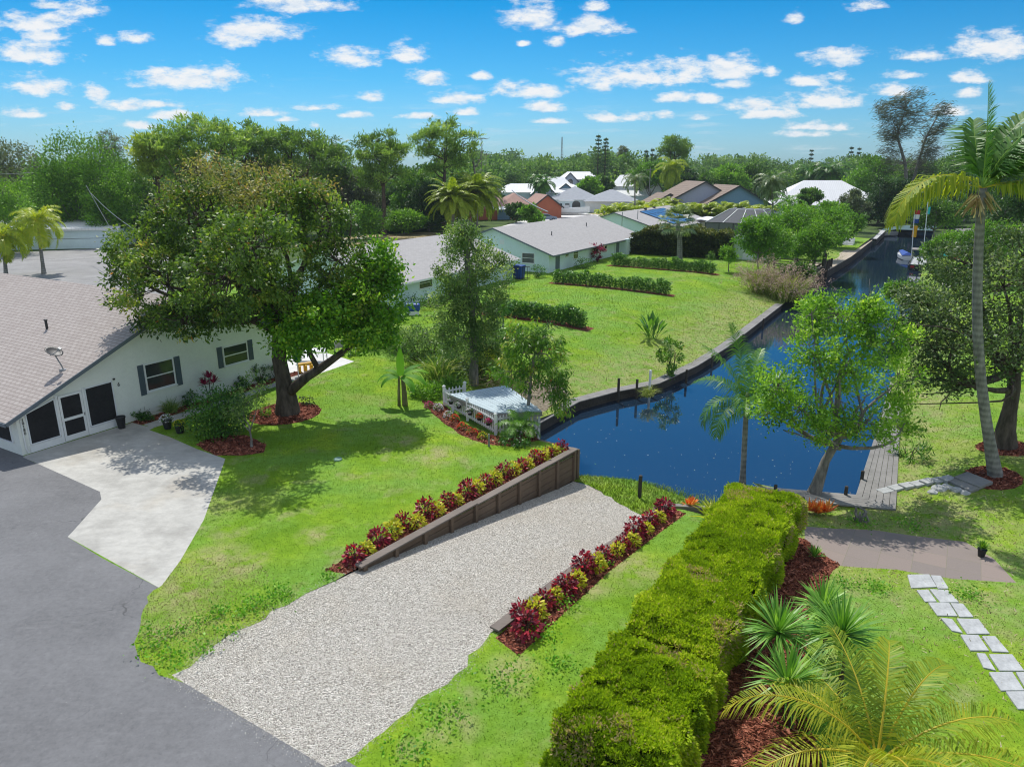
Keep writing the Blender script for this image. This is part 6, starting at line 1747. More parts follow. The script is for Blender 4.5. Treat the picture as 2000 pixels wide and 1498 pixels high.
# bulkhead along the far bank
BL = [(DECKC[0] + .6, DECKC[1] - .6), (29.9, -16.0), (34.3, -15.75), (37, -14.7), (39.9, -13.1), (45, -12.3), (50.9, -11.9), (60, -11.8), (70.9, -11.7)]
A = W(*BL[1]); t = thing('bulkhead', 'long weathered timber bulkhead curving along the far canal bank', 'bulkhead', A); f = MB(); c = MB(); zc = -1.06
BW = [W(*q) for q in BL]
nm_ = []
for i in range(len(BW)):
    d = (BW[min(i + 1, len(BW) - 1)] - BW[max(i - 1, 0)]).normalized(); nm_.append(Vector((-d.y, d.x, 0)))
for i in range(len(BW) - 1):
    a, b, na, nb = BW[i], BW[i + 1], nm_[i], nm_[i + 1]
    for k in range(3):
        o0, o1 = -.08 + k * .225, -.08 + k * .225 + .217
        c.prism([(q.x, q.y) for q in (a + na * o0, b + nb * o0, b + nb * o1, a + na * o1)], zc - .05, zc + .002 * (k % 2))
    for r in range(2):
        f.prism([(q.x, q.y) for q in (a, b, b + nb * .1, a + na * .1)], zc - .06 - (r + 1) * .29, zc - .065 - r * .29)
    f.prism([(q.x, q.y) for q in (a - na * .03, b - nb * .03, b + nb * .0, a + na * .0)], zc - .22, zc - .07)
c.build('cap_board', M_grey_timber, t, A); f.build('face_board', M_darkwood, t, A)
for k, (px, py, h) in enumerate([(1207, 782, .75), (1243, 775, .5), (1268, 770, .9), (1340, 745, .2), (1390, 715, .2), (1450, 672, .2), (1490, 640, .2)]):
    q = at(px, py, -1.5); mb = MB(); mb.lathe(q, [(.075, -.6), (.075, .55 + h), (.05, .57 + h)], 8); mb.build('piling', M_darkwood if k != 2 else M_whitealu, t, A)
tuft('weed_tuft', 'grassy tuft growing from the bulkhead corner', 'plant', at(1266, 774, -1.2), .5, .8, 150, .015, LM['fgrass'], .6, .8)

# white deck with picket fence
b0, b1, b2 = G(968, 850), G(868, 792), G(1052, 842)
dz = gz(b0)
A = b0.copy(); AX = (b1 - b0); AX.z = 0; AL = AX.length; AX.normalize(); BX = Vector((-AX.y, AX.x, 0)); BX = BX if BX.dot(b2 - b0) > 0 else -BX
ztop = dz + .92
D = lambda a, b_, z: A + AX * a + BX * b_ + Vector((0, 0, z - A.z))
q0 = [at(1058, 802, ztop), at(990, 752, ztop), at(878, 770, ztop), at(966, 806, ztop)]
t = thing('deck', 'raised pale deck standing on the bank beside the white picket fence', 'deck', A)
mb = MB(); nb = 15
p00, p10, p11, p01 = q0[3], q0[2], q0[1], q0[0]
for k in range(nb):
    s0, s1 = k / nb, (k + 1) / nb - .006; l0, l1 = p00.lerp(p01, s0), p00.lerp(p01, s1); r0, r1 = p10.lerp(p11, s0), p10.lerp(p11, s1); zz_ = ztop + .002 * (k % 2)
    mb.prism([(q.x, q.y) for q in (l0, l1, r1, r0)], zz_ - .05, zz_)
mb.build('deck_boards', M_terr, t, A)
mb = MB()
for a_, b_ in ((p00, p10), (p00, p01), (p01, p11), (p10, p11)):
    mb.bar(a_ - Vector((0, 0, .16)), b_ - Vector((0, 0, .16)), .06, .2)
mb.build('joist', M_grey_timber, t, A)
for q in (p00, p01, p11, p10, p00.lerp(p01, .5)):
    k = q.lerp((p00 + p11) / 2, .06); mb = MB(); mb.box(k.x - .06, k.y - .06, -1.5, k.x + .06, k.y + .06, ztop - .06); mb.build('post', M_white, t, A)
t = thing('picket_fence', 'low white picket fence with square posts around two sides of the deck', 'fence', A)
FA = [b0, b1]; FH = .95


def fence_run(a, b, npk, posts):
    d = (b - a); d.normalize(); nn = Vector((-d.y, d.x, 0)).normalized(); first = None
    for k in range(npk):
        q = a.lerp(b, (k + .5) / npk); m = MB(); e = Vector((d.x, d.y, 0)).normalized() * .036; f_ = nn * .011
        base = [q - e - f_, q + e - f_, q + e + f_, q - e + f_]; zb, zt = q.z + .08, q.z + FH - .1
        m.prism([(p.x, p.y) for p in base], zb, zt)
        vs = [(p.x, p.y, zt) for p in base] + [tuple(q - f_ + Vector((0, 0, FH - .03))), tuple(q + f_ + Vector((0, 0, FH - .03)))]; m.add(vs, [(0, 1, 4), (2, 3, 5), (1, 2, 5, 4), (3, 0, 4, 5)]); m.build('picket', M_white, t, A)
    for zz_ in (.2, FH - .22):
        m = MB(); m.bar(a + nn * .03 + Vector((0, 0, zz_)), b + nn * .03 + Vector((0, 0, zz_)), .035, .08); m.build('rail', M_white, t, A)
    for s in posts:
        q = a.lerp(b, s); m = MB(); m.box(q.x - .065, q.y - .065, q.z - .2, q.x + .065, q.y + .065, q.z + FH + .05); m.lathe(q + Vector((0, 0, FH + .05)), [(.1, 0), (.1, .03), (.02, .09)], 4); m.build('post', M_white, t, A)


fence_run(b0, b1, 30, (0, .52, 1.0)); bb = b0.lerp(b2, .92); bb.z = b0.z - .05; fence_run(b0, bb, 13, (.62, 1.0))
b3 = b1 + BX * 1.2; fence_run(b1, b3, 6, (1.0,))
# hanging baskets and bed flowers
def flowers(label, cat, p, r, h, mat, group, name, pot=None, hang=None):
    t = thing(name, label, cat, p, 0, group); qb = QB(); mound(qb, p, r, h, 130, .09, .5, .4, .2, .2); qb.build('leaves', LM['shrub'], t, p)
    qb = QB(); n = 70; d = rsph(n); d[:, 2] = np.abs(d[:, 2]); c = np.array(p)[None] + d * [r, r, h] * .98
    for k in range(4):
        dd_ = unit(rsph(n) + d); q, tt = shape_leaves(c, dd_, .055, .05, RNG.random(n), .02, .02); qb.add(q, tt)
    qb.build('blossom', mat, t, p)
    if pot:
        m = MB(); m.lathe(p + Vector((0, 0, -pot[1])), [(pot[0] * .72, 0), (pot[0], pot[1] * .9), (pot[0] * 1.08, pot[1] * .92), (pot[0] * 1.08, pot[1]), (pot[0] * .9, pot[1] * .98)], 14); m.build('pot', pot[2], t, p)
    return t


for i, (s, mt, nm) in enumerate([(.08, 'pink', 'pink'), (.24, 'redpetal', 'red'), (.42, 'whitepetal', 'white'), (.64, 'whitepetal', 'pale'), (.80, 'whitepetal', 'white')]):
    p = b0.lerp(b1, s) - BX * .14 + Vector((0, 0, .55)); flowers('basket of %s flowers on the picket fence, %s from the front corner post' % (nm, ORD[i]), 'flower basket', p, .17, .15, LM[mt], 'baskets on the picket fence', 'flower_basket', (.13, .16, M_black))
for i, (px, py, mt, nm) in enumerate([(838, 796, 'pink', 'pink'), (856, 800, 'whitepetal', 'pale'), (876, 815, 'whitepetal', 'cream'), (888, 822, 'redpetal', 'red'), (903, 838, 'redpetal', 'orange-red'), (922, 847, 'redpetal', 'scarlet'), (943, 857, 'yelfol', 'yellow-green')]):
    flowers('small %s bedding plant, %s from the left in the bed before the picket fence' % (nm, ORD[i]), 'plant', G(px, py), .24, .32, LM[mt], 'bedding plants before the picket fence', 'bedding_plant')
# garden posts
for px, py, h, r, mt, lb in ((1249, 972, .95, .075, M_darkwood, 'lone dark round post on the grass between the ramp and the canal'), (955, 872, .55, .045, M_grey_timber, 'short pale post on the lawn before the picket fence')):
    fn = zstrip if px > 1200 else hz_uv; p = G(px, py, fn); t = tag(MB().lathe((0, 0, 0), [(r, -.2), (r, h), (r * .7, h + .02)], 10).build('garden_post', mt, None), lb, 'post'); t.location = p
p = G(660, 898); t = tag(MB().lathe((0, 0, 0), [(.17, -.02), (.17, .05), (.12, .075)], 16).build('drain_lid', plain('sage_plastic', (.22, .36, .28), .6), None), 'round green drain lid in the left lawn', 'drain lid'); t.location = p

# boardwalk on the right of the canal
def boardwalk(label, line, w, z, n, mat):
    A = W(*line[0], z); t = thing('boardwalk', label, 'boardwalk', A); c = MB(); L_ = [W(*q) for q in line]; nn = []
    for i in range(len(L_)):
        d = (L_[min(i + 1, len(L_) - 1)] - L_[max(i - 1, 0)]).normalized(); m = Vector((d.y, -d.x, 0))
        if 0 < i < len(L_) - 1:
            d1 = (L_[i] - L_[i - 1]).normalized(); m = m / max(.5, abs(m.dot(Vector((d1.y, -d1.x, 0)))))
        nn.append(m)
    for i in range(len(L_) - 1):
        for k in range(n):
            o0, o1 = k * w / n, (k + 1) * w / n - .012; c.prism([(q.x, q.y) for q in (L_[i] + nn[i] * o0, L_[i + 1] + nn[i + 1] * o0, L_[i + 1] + nn[i + 1] * o1, L_[i] + nn[i] * o1)], z - .06, z + .002 * (k % 2))
    c.build('deck_boards', mat, t, A); f = MB()
    for i in range(len(L_) - 1):
        f.prism([(q.x, q.y) for q in (L_[i] + nn[i] * .03, L_[i + 1] + nn[i + 1] * .03, L_[i + 1] + nn[i + 1] * .12, L_[i] + nn[i] * .12)], z - 1.0, z - .065)
    f.build('face_board', M_darkwood, t, A); return t, A


t, A = boardwalk('weathered grey boardwalk around the near right corner of the canal', [(27.55, -4.9), (28.75, -1.25), (36, -1.15), (48, -1.1)], 1.05, -.93, 6, M_grey_timber)
for q in ((27.3, -4.0), (28.55, -1.6), (30.5, -1.2), (26.7, -2.9)):
    mb = MB(); mb.lathe(W(q[0], q[1], -1.6), [(.07, 0), (.07, 1.0), (.04, 1.03)], 8); mb.build('piling', M_darkwood, t, A)
# plank steps and rubble up the right bank
steps = [(1705, 968), (1728, 962), (1750, 955), (1772, 951), (1792, 947), (1812, 943), (1832, 940), (1850, 938)]
for i, q in enumerate(steps):
    p = G(*q); mb = MB(Matrix.Rotation(R(20 + 3 * (i % 3)), 4, 'Z')); mb.box(-.30, -.20, -.12, .30, .20, .10 + .02 * (i % 2)); o = tag(mb.build('stone_step', M_stone, None, bevel=.02), 'flat grey stone step, %s up from the boardwalk' % ORD[i], 'stone step', 'stone steps up the right bank'); o.location = p
for i, (c0, c1) in enumerate([(((1862, 938), (1888, 928)), ((1938, 948), (1912, 958))), (((1852, 944), (1866, 938)), ((1912, 958), (1895, 964)))]):
    P4 = [G(*c0[0]), G(*c0[1]), G(*c1[0]), G(*c1[1])]; A = P4[0].copy(); mb = MB()
    zs = [p.z + .16 - .05 * i for p in P4]; mb.prism([(p.x, p.y) for p in P4], [z_ - .12 for z_ in zs], zs); tag(mb.build('plank_landing', M_grey_timber, None, A), ('upper' if i == 0 else 'lower') + ' weathered plank slab at the head of the stone steps', 'planks', 'plank slabs above the stone steps')
for i, (px, py, r) in enumerate([(1835, 955, .28), (1850, 952, .22), (1822, 962, .2), (1868, 958, .24), (1885, 963, .2)]):
    p = G(px, py); mb = MB(); import bmesh
    bm = bmesh.new(); bmesh.ops.create_icosphere(bm, subdivisions=2, radius=r)
    for v in bm.verts:
        v.co *= 1 + .25 * (random.random() - .5); v.co.z *= .6
    me = bpy.data.meshes.new('rock'); bm.to_mesh(me); bm.free(); me.materials.append(M_stone); o = bpy.data.objects.new('rock', me); COL.objects.link(o); o.location = p; tag(o, 'pale rough rock, %s along the foot of the plank slabs' % ORD[i], 'rock', 'rocks by the plank slabs')
# old stump
p = G(1678, 1018); t = thing('tree_stump', 'weathered grey driftwood stump on the grass by the boardwalk', 'stump', p); mb = MB()
for k in range(9):
    a = k * .7; limb(mb, (.05 * math.cos(a), .05 * math.sin(a), -.05), (.22 * math.cos(a), .18 * math.sin(a), random.uniform(.12, .5)), .09, .03, .4, 4, 6)
mb.build('wood', M_barkgrey, t); 
# stepping stones
SS = [[(1240, 250), (1380, 250), (1430, 325), (1265, 330)], [(1390, 255), (1455, 258), (1510, 335), (1440, 335)], [(1300, 350), (1375, 350), (1430, 420), (1355, 420)], [(1385, 345), (1500, 350), (1575, 425), (1455, 425)], [(1375, 430), (1510, 435), (1565, 515), (1435, 510)],
      [(1520, 435), (1600, 440), (1670, 520), (1580, 520)], [(1455, 530), (1530, 540), (1600, 625), (1530, 610)], [(1560, 535), (1700, 540), (1775, 630), (1630, 630)], [(1585, 640), (1700, 645), (1770, 740), (1650, 738)], [(1725, 650), (1810, 652), (1900, 750), (1795, 745)],
      [(1690, 760), (1745, 765), (1815, 870), (1735, 850)], [(1770, 768), (1920, 770), (2000, 872), (1840, 870)], [(1770, 885), (1920, 885), (2000, 1000), (1850, 1000)], [(1945, 885), (2020, 885), (2090, 990), (2010, 990)], [(1880, 1010), (2010, 1010), (2090, 1120), (1960, 1120)], [(2030, 1005), (2100, 1005), (2180, 1110), (2110, 1115)]]
for i, s in enumerate(SS):
    P4 = [G(1400 + x / 3.333, 1050 + y / 3.333) for x, y in s]; A = sum(P4, Vector()) / 4; P4 = [A + (q_ - A) * 1.01 for q_ in P4]; zt = A.z + .05
    o = tag(MB().prism([(p.x, p.y) for p in P4], zt - .1, zt).build('stepping_stone', M_stepstone, None, A, bevel=.012), 'pale square stepping stone, %s from the paved patio' % ORD[i], 'stepping stone', 'stepping stones on the right lawn')
# potted plants
def potplant(label, p, r, h, pm, lm, n=60, L=.22, w=.03):
    t = thing('potted_plant', label, 'potted plant', p); m = MB(); m.lathe((0, 0, 0), [(r * .72, 0), (r, h * .88), (r * 1.1, h * .89), (r * 1.1, h), (r * .9, h), (r * .88, h * .93)], 16); m.build('pot', pm, t)
    if lm:
        qb = QB(); rosette(qb, (0, 0, h * .95), n, L, w, .6, .25, .5, -.1); qb.build('leaves', lm, t)
    return t


potplant('small dark pot of reddish leaves at the corner of the paved patio', G(1916, 1086), .13, .27, M_black, LM['mango'], 60, .26, .022)
potplant('tall dark empty pot beside the screened porch', G(238, 836), .2, .55, M_black, None)
p = G(328, 838) + Vector((0, 0, .42)); flowers('dark pot of white flowers beside the concrete drive', 'potted plant', p, .3, .26, LM['whitepetal'], None, 'flower_pot', (.2, .4, M_black))
p = G(352, 846) + Vector((0, 0, .38)); flowers('dark pot of yellow-green leaves beside the pot of white flowers', 'potted plant', p, .24, .22, LM['yelfol'], None, 'flower_pot', (.2, .36, M_black))
qb = QB(); p = G(1590, 1092); t = thing('low_spiky_plant', 'small spiky plant in the mulch between the hedge and the patio', 'plant', p); rosette(qb, (0, 0, .08), 46, .4, .025, .5, .2, .6, 0); qb.build('leaves', LM['yucca'], t)
qb = QB(); p = G(1338, 1275); 

# patio furniture behind the big tree
def chair(label, p, rot):
    t = thing('garden_chair', label, 'chair', p, rot, 'grey garden chairs'); m = MB(); m.box(-.27, -.25, .40, .27, .25, .45); m.build('seat', M_grey, t)
    m = MB(); m.add([(-.26, .23, .45), (.26, .23, .45), (.28, .33, .92), (-.28, .33, .92), (-.26, .27, .45), (.26, .27, .45), (.28, .37, .92), (-.28, .37, .92)], [(0, 1, 2, 3), (7, 6, 5, 4), (0, 4, 5, 1), (1, 5, 6, 2), (2, 6, 7, 3), (3, 7, 4, 0)]); m.build('backrest', M_grey, t)
    for x in (-.25, .25):
        for y in (-.23, .24):
            m = MB(); m.bar((x, y, 0), (x, y, .42), .035, .035); m.build('leg', M_grey, t)
        m = MB(); m.bar((x * 1.1, -.24, .64), (x * 1.1, .29, .66), .05, .03); m.bar((x * 1.1, -.22, .42), (x * 1.1, -.22, .64), .03, .03); m.build('armrest', M_grey, t)
chair('grey garden chair left of its pair on the rear patio lawn', G(662, 690), R(200)); chair('grey garden chair right of its pair, facing the lawn', G(690, 692), R(120))
p = G(597, 726); t = thing('toy_slide', 'small yellow plastic toy beside the big tree trunk', 'toy', p, R(30)); m = MB()
for x in (-.35, 0, .35):
    m.tube([(x, -.22, 0), (x, -.2, .38), (x, 0, .48), (x, .2, .38), (x, .22, 0)], .06, 8)
m.build('legs', M_yellow, t); m = MB(); m.box(-.42, -.12, .40, .42, .12, .54); m.build('body', M_yellow, t, bevel=.04)
p = at(610, 706); t = thing('patio_table', 'low white table on the rear patio behind the trunk', 'table', p); m = MB(); m.box(-.9, -.5, .68, .9, .5, .73); m.build('top', M_white, t)
for x in (-.8, .8):
    for y in (-.4, .4):
        m = MB(); m.bar((x, y, 0), (x, y, .68), .06, .06); m.build('leg', M_white, t)
p = G(578, 738) + Vector((0, .5, 0)); t = thing('folded_umbrella', 'folded dark green garden umbrella by the house corner', 'umbrella', p); m = MB(); m.tube([(0, 0, 0), (0, 0, 2.4)], .025, 8); m.build('pole', M_white, t); m = MB(); m.lathe((0, 0, .75), [(.10, 0), (.22, .1), (.17, .7), (.09, 1.3), (.03, 1.55)], 9); m.build('canopy', M_greentarp, t)
p = at(806, 616); t = thing('covered_grill', 'blue covered barbecue by the middle house', 'barbecue', p); m = MB(); m.box(-.6, -.3, .35, .6, .3, .95); m.build('cover', M_blue, t, bevel=.1); m = MB(); m.box(-.5, -.25, 0, .5, .25, .35); m.build('base', M_white, t)
p = at(772, 630); t = thing('garden_bench', 'white bench on the path by the middle house', 'bench', p, R(30)); m = MB(); m.box(-.7, -.2, .4, .7, .2, .45); m.build('seat', M_white, t); m = MB(); m.box(-.7, .18, .45, .7, .23, .85); m.build('backrest', M_white, t)
for x in (-.6, .6):
    m = MB(); m.box(x - .04, -.18, 0, x + .04, .18, .4); m.build('leg', M_white, t)
p = at(1013, 545); t = thing('wheelie_bin', 'blue wheelie bin between the middle and pale blue houses', 'bin', p, ROT); m = MB(); m.add([(-.4, -.45, .05), (.4, -.45, .05), (.4, .45, .05), (-.4, .45, .05), (-.5, -.55, 1.35), (.5, -.55, 1.35), (.5, .55, 1.35), (-.5, .55, 1.35)], [(3, 2, 1, 0), (4, 5, 6, 7), (0, 1, 5, 4), (1, 2, 6, 5), (2, 3, 7, 6), (3, 0, 4, 7)]); m.build('body', M_blue, t); m = MB(); m.box(-.54, -.6, 1.35, .54, .6, 1.45); m.build('lid', M_blue, t, bevel=.03)
a = at(995, 548); b = at(1035, 545); t = thing('chain_fence_gate', 'black open-mesh gate by the blue bin', 'gate', a); m = MB(); d = b - a
for k in range(9):
    q = a + d * k / 8; m.bar(q, q + Vector((0, 0, 1.3)), .04, .04)
m.bar(a + Vector((0, 0, 1.3)), b + Vector((0, 0, 1.3)), .06, .06); m.bar(a + Vector((0, 0, .15)), b + Vector((0, 0, .15)), .05, .05); m.build('bars', M_dark, t, a)

# docks on the left bank further up the canal
t, A = boardwalk('long pale timber dock on the left bank of the canal', [(140, -9.4), (112, -9.9), (93.5, -10.9)], 2.0, -.6, 5, M_lightwood)
t2, A2 = boardwalk('white floating dock beyond the long timber dock', [(163, -8.8), (142, -8.9)], 2.4, -.5, 4, M_hull)
p = W(93, -11.2); t = thing('dock_railing', 'dark weathered dock platform with leaning rails and tall pilings', 'dock', p, ROT); m = MB()
m.box(-1.5, 0, -.75, 9, 5.5, -.6); m.build('platform', M_lightwood, t)
for k in range(5):
    m = MB(); m.bar((-1.4, .1, -.4 + .3 * k), (-1.4, 5.4, -.4 + .3 * k), .06, .08); m.build('rail', M_darkwood, t)
for x, y, h in ((-1.5, -.2, 1.6), (-2.6, -.5, 1.8), (-1.5, 2.7, .9), (-1.5, 5.3, .9), (.8, -.4, .6), (3.2, -.3, .5), (5.5, -.3, .4), (-4.5, -.6, .5), (-6, -.2, .2)):
    m = MB(); m.lathe((x, y, -2.2), [(.16, 0), (.14, 2.2 + h), (.1, 2.25 + h)], 8); m.build('piling', M_darkwood, t)
m = MB(); m.bar((-6.5, -.1, -.8), (-1.5, -.1, -.5), .25, .15); m.build('gangplank', M_darkwood, t)
p = at(1655, 478, -.4); t = thing('white_gangway', 'white stepped gangway and rail at the far dock', 'gangway', p, ROT); m = MB()
for k in range(4):
    m.box(-1.2 + k * .7, -.9, -.2, -.5 + k * .7, .9, .1 + .28 * k)
m.build('steps', M_hull, t); m = MB()
for x in (-1.2, 0, 1.2):
    m.bar((x, .95, 0), (x, .95, 2.0), .08, .08)
m.bar((-1.2, .95, 2.0), (1.2, .95, 2.0), .08, .08); m.bar((-1.2, .95, 1.2), (1.2, .95, 1.2), .08, .08); m.build('rail', M_whitealu, t)

# boats
def hull(mb, L, B, H, bow=.35, n=9):
    """simple V hull: stations along x from stern to bow"""
    rows = []
    for i in range(n):
        s = i / (n - 1); w = B / 2 * (1 - max(0, (s - .45) / .55) ** 2.2); w = max(w, .02); sh = H * (1 + .35 * s * s); k = -.02 + (.35 * H) * max(0, (s - .7) / .3) ** 2
        rows.append([(s * L, -w, sh), (s * L, -w * .86, H * .42 + k), (s * L, 0, k), (s * L, w * .86, H * .42 + k), (s * L, w, sh)])
    vs = [p for r in rows for p in r]; fs = [(i * 5 + j, i * 5 + j + 1, (i + 1) * 5 + j + 1, (i + 1) * 5 + j) for i in range(n - 1) for j in range(4)]
    fs += [(0, 1, 2, 3, 4)]; mb.add(vs, [f[::-1] for f in fs])
    vs = []; fs = []
    for i in range(n):
        a, b = rows[i][0], rows[i][4]; vs += [(a[0], a[1] * .97, a[2] - .10), (b[0], b[1] * .97, b[2] - .10)]
    fs = [(2 * i, 2 * i + 2, 2 * i + 3, 2 * i + 1) for i in range(n - 1)]; mb.add(vs, fs)


p = faraway(1072, 0, 177) - Vector((7.0, 5, 0)); t = thing('boat_on_trailer', 'white centre-console fishing boat with hardtop on a trailer beside the car', 'boat', p + Vector((7.0, 5, 0)), R(-4)); t.scale = (.72,) * 3
m = MB(Matrix.Translation((-1, 0, 1.0))); hull(m, 14.5, 3.6, 1.9); m.build('hull', M_hull, t)
m = MB(); m.box(4.6, -.7, 2.2, 6.6, .7, 4.0); m.build('console', M_hull, t); m = MB(); m.box(3.2, -1.5, 5.3, 8.2, 1.5, 5.55); m.build('hardtop', M_hull, t)
for x in (3.6, 6.8):
    for y in (-1.2, 1.2):
        m = MB(); m.bar((x, y, 2.4), (x, y * 1.05, 5.3), .1, .1); m.build('top_leg', M_whitealu, t)
for y in (-.6, .6):
    m = MB(); m.box(-1.9, y - .3, 1.7, -.9, y + .3, 3.1); m.build('outboard', M_black, t)
m = MB(); m.bar((-1, -1.2, .8), (14, 0, .8), .2, .2); m.bar((-1, 1.2, .8), (14, 0, .8), .2, .2); m.build('trailer_frame', M_dark, t)
for x in (1.2, 2.8):
    for y in (-1.5, 1.5):
        m = MB(Matrix.Translation((x, y, .5)) @ Matrix.Rotation(R(90), 4, 'X')); m.lathe((0, 0, -.15), [(.2, 0), (.5, 0), (.5, .3), (.2, .3)], 14); m.build('wheel', M_tyre, t)
p = faraway(1066, 0, 164); t = thing('parked_car', 'grey-blue hatchback car parked in front of the boat', 'car', p, R(15)); S_ = 1.05
prof = [(-2.2, .35), (-2.25, .85), (-2.05, 1.0), (-1.5, 1.45), (.3, 1.5), (1.15, 1.05), (2.1, .92), (2.25, .6), (2.2, .35)]
m = MB(Matrix.Scale(S_, 4)); k = len(prof); m.add([(x, -.88, z) for x, z in prof] + [(x, .88, z) for x, z in prof], [tuple(range(k))[::-1], tuple(range(k, 2 * k))] + [(i, (i + 1) % k, k + (i + 1) % k, k + i) for i in range(k)]); m.build('body', M_carpaint, t, bevel=.08)
for s in (-1, 1):
    m = MB(Matrix.Scale(S_, 4)); m.add([(-1.5, s * .89, 1.02), (-1.25, s * .885, 1.38), (.2, s * .885, 1.40), (.85, s * .89, 1.04)], [(0, 1, 2, 3) if s < 0 else (3, 2, 1, 0)]); m.build('side_window', M_glass, t)
m = MB(Matrix.Scale(S_, 4)); m.add([(.42, -.75, 1.48), (1.1, -.8, 1.10), (1.1, .8, 1.10), (.42, .75, 1.48)], [(0, 1, 2, 3)]); m.build('windscreen', M_glass, t)
for x in (-1.4, 1.4):
    for y in (-.85, .85):
        m = MB(Matrix.Scale(S_, 4) @ Matrix.Translation((x, y, .33)) @ Matrix.Rotation(R(90), 4, 'X')); m.lathe((0, 0, -.1), [(.18, 0), (.33, 0), (.33, .2), (.18, .2)], 16); w = m.build('wheel', M_tyre, t)
        m = MB(Matrix.Scale(S_, 4) @ Matrix.Translation((x, y, .33)) @ Matrix.Rotation(R(90), 4, 'X')); m.lathe((0, 0, -.11), [(.02, 0), (.19, 0), (.19, .22), (.02, .22)], 12); m.build('rim', M_grey, w)
for y in (-.6, .6):
    m = MB(Matrix.Scale(S_, 4)); m.box(2.12, y - .2, .66, 2.26, y + .2, .8); m.build('headlight', M_whitealu, t)

p = at(1792, 528, WATER_Z); t = thing('moored_boat', 'dark moored boat with white panels, canopy frame and two tall poles by the right bank', 'boat', p, ROT)
m = MB(Matrix.Translation((-.5, 0, -.3))); hull(m, 6.5, 2.5, .95); m.build('hull', M_dark, t)
m = MB(); m.add([(-.55, -1.0, .75), (-.55, 1.0, .75), (.5, .8, 1.75), (.5, -.8, 1.75)], [(0, 3, 2, 1)]); m.add([(-.57, -1.05, .6), (.55, -.85, 1.7), (1.8, -.95, .8)], [(0, 1, 2)]); m.build('transom_panel', M_hull, t)
m = MB(); 
for y in (-1.02, 0, 1.02):
    m.bar((-.6, y, .7), (.48, y * .8, 1.8), .1, .1)
m.bar((-.6, -1.05, .72), (-.6, 1.05, .72), .12, .12); m.bar((.5, -.85, 1.8), (.5, .85, 1.8), .12, .12); m.build('panel_frame', M_dark, t)
for y in (-.65, .65):
    m = MB(); m.box(-.62, y - .22, .35, -.56, y + .22, .62); m.build('red_pad', M_red, t)
for x in (1.8, 4.2):
    for y in (-.9, .9):
        m = MB(); m.bar((x, y, .6), (x, y, 2.4), .07, .07); m.build('canopy_leg', M_grey, t)
m = MB(); m.box(1.6, -1.1, 2.4, 4.4, 1.1, 2.5); m.build('canopy', M_grey_timber, t)
m = MB(); m.tube([(1.2, .9, .6), (2.4, 1.5, 7.9)], .05, 6); m.build('pole', M_whitealu, t); m = MB(); m.tube([(1.8, -.4, .6), (3.2, .1, 8.6)], .05, 6); m.build('pole', M_whitealu, t)
def flag(label, p, cols, w, h, rot):
    t = thing('flag', label, 'flag', p, rot); n = 8
    for i, mt in enumerate(cols):
        z0, z1 = -h * (i + 1) / len(cols), -h * i / len(cols); m = MB()
        for k in range(n):
            x0, x1 = w * k / n, w * (k + 1) / n; y0, y1 = .12 * math.sin(k * 1.1), .12 * math.sin((k + 1) * 1.1); m.add([(x0, y0, z0), (x1, y1, z0 - .04), (x1, y1, z1 - .04), (x0, y0, z1)], [(0, 1, 2, 3)])
        m.build('stripe', mt, t)
pp = t.matrix_basis if False else None
c, s = math.cos(ROT), math.sin(ROT)
lw = lambda x, y, z: p + Vector((x * c - y * s, x * s + y * c, z))
flag('red, white and blue flag at the top of the boat pole', lw(2.35, 1.47, 7.6), (M_red, M_hull, M_blue), .75, 1.7, R(-60)); flag('yellow flag hanging below the red, white and blue one', lw(2.1, 1.35, 5.6), (M_yellow,), .6, 1.5, R(-60)); flag('small pale blue pennant on the right boat pole', lw(3.1, .08, 8.0), (M_turq,), .4, .9, R(-50))
p = at(1772, 508, WATER_Z); t = thing('blue_boat', 'small boat under a dark blue cover left of the moored boat', 'boat', p, ROT + R(15)); m = MB(Matrix.Translation((-.5, 0, -.2))); hull(m, 5, 1.9, .8); m.build('hull', M_hull, t); m = MB(); m.add([(-.4, -.9, .7), (4.4, -.3, .95), (4.4, .3, .95), (-.4, .9, .7), (0, 0, 1.1), (3.6, 0, 1.15)], [(0, 1, 5, 4), (1, 2, 5), (2, 3, 4, 5), (3, 0, 4)]); m.build('cover', M_blue, t)
p = at(1712, 462, WATER_Z); t = thing('dinghy', 'pale grey dinghy tied at the far end of the white dock', 'boat', p, R(10)); m = MB(Matrix.Translation((-.5, 0, -.1))); hull(m, 5.2, 1.8, .8); m.build('hull', M_grey, t)
p = G(1838, 503); t = thing('kayak', 'turquoise kayak lying on the right bank', 'kayak', p + Vector((0, 0, .15)), R(20)); m = MB()
pts = [(x, 0, .12 * (x / 1.6) ** 2) for x in np.linspace(-1.6, 1.6, 11)]; m.tube(pts, [.05 + .38 * math.sin(math.pi * (k + .3) / 10.6) for k in range(11)], 10); m.build('hull', M_turq, t, smooth=True); m = MB(); m.lathe((0, 0, .3), [(.15, 0), (.28, .09), (.22, .1)], 10); m.build('cockpit', M_black, t)
for i, (px, py, mt, lb) in enumerate([(1872, 500, M_blue, 'blue barrel under the boat shelter'), (1866, 508, M_red, 'reddish crate beside the boat shelter')]):
    p = G(px, py); t = thing('barrel' if i == 0 else 'crate', lb, 'barrel' if i == 0 else 'crate', p); m = MB(); (m.lathe((0, 0, 0), [(.4, 0), (.48, .3), (.5, .6), (.48, .9), (.4, 1.2)], 14) if i == 0 else m.box(-.5, -.4, 0, .5, .4, .8)); m.build('body', mt, t); m = MB(); (m.lathe((0, 0, 1.2), [(.42, 0), (.42, .05), (.1, .06)], 14) if i == 0 else m.box(-.55, -.45, .8, .55, .45, .9)); m.build('lid', mt, t)

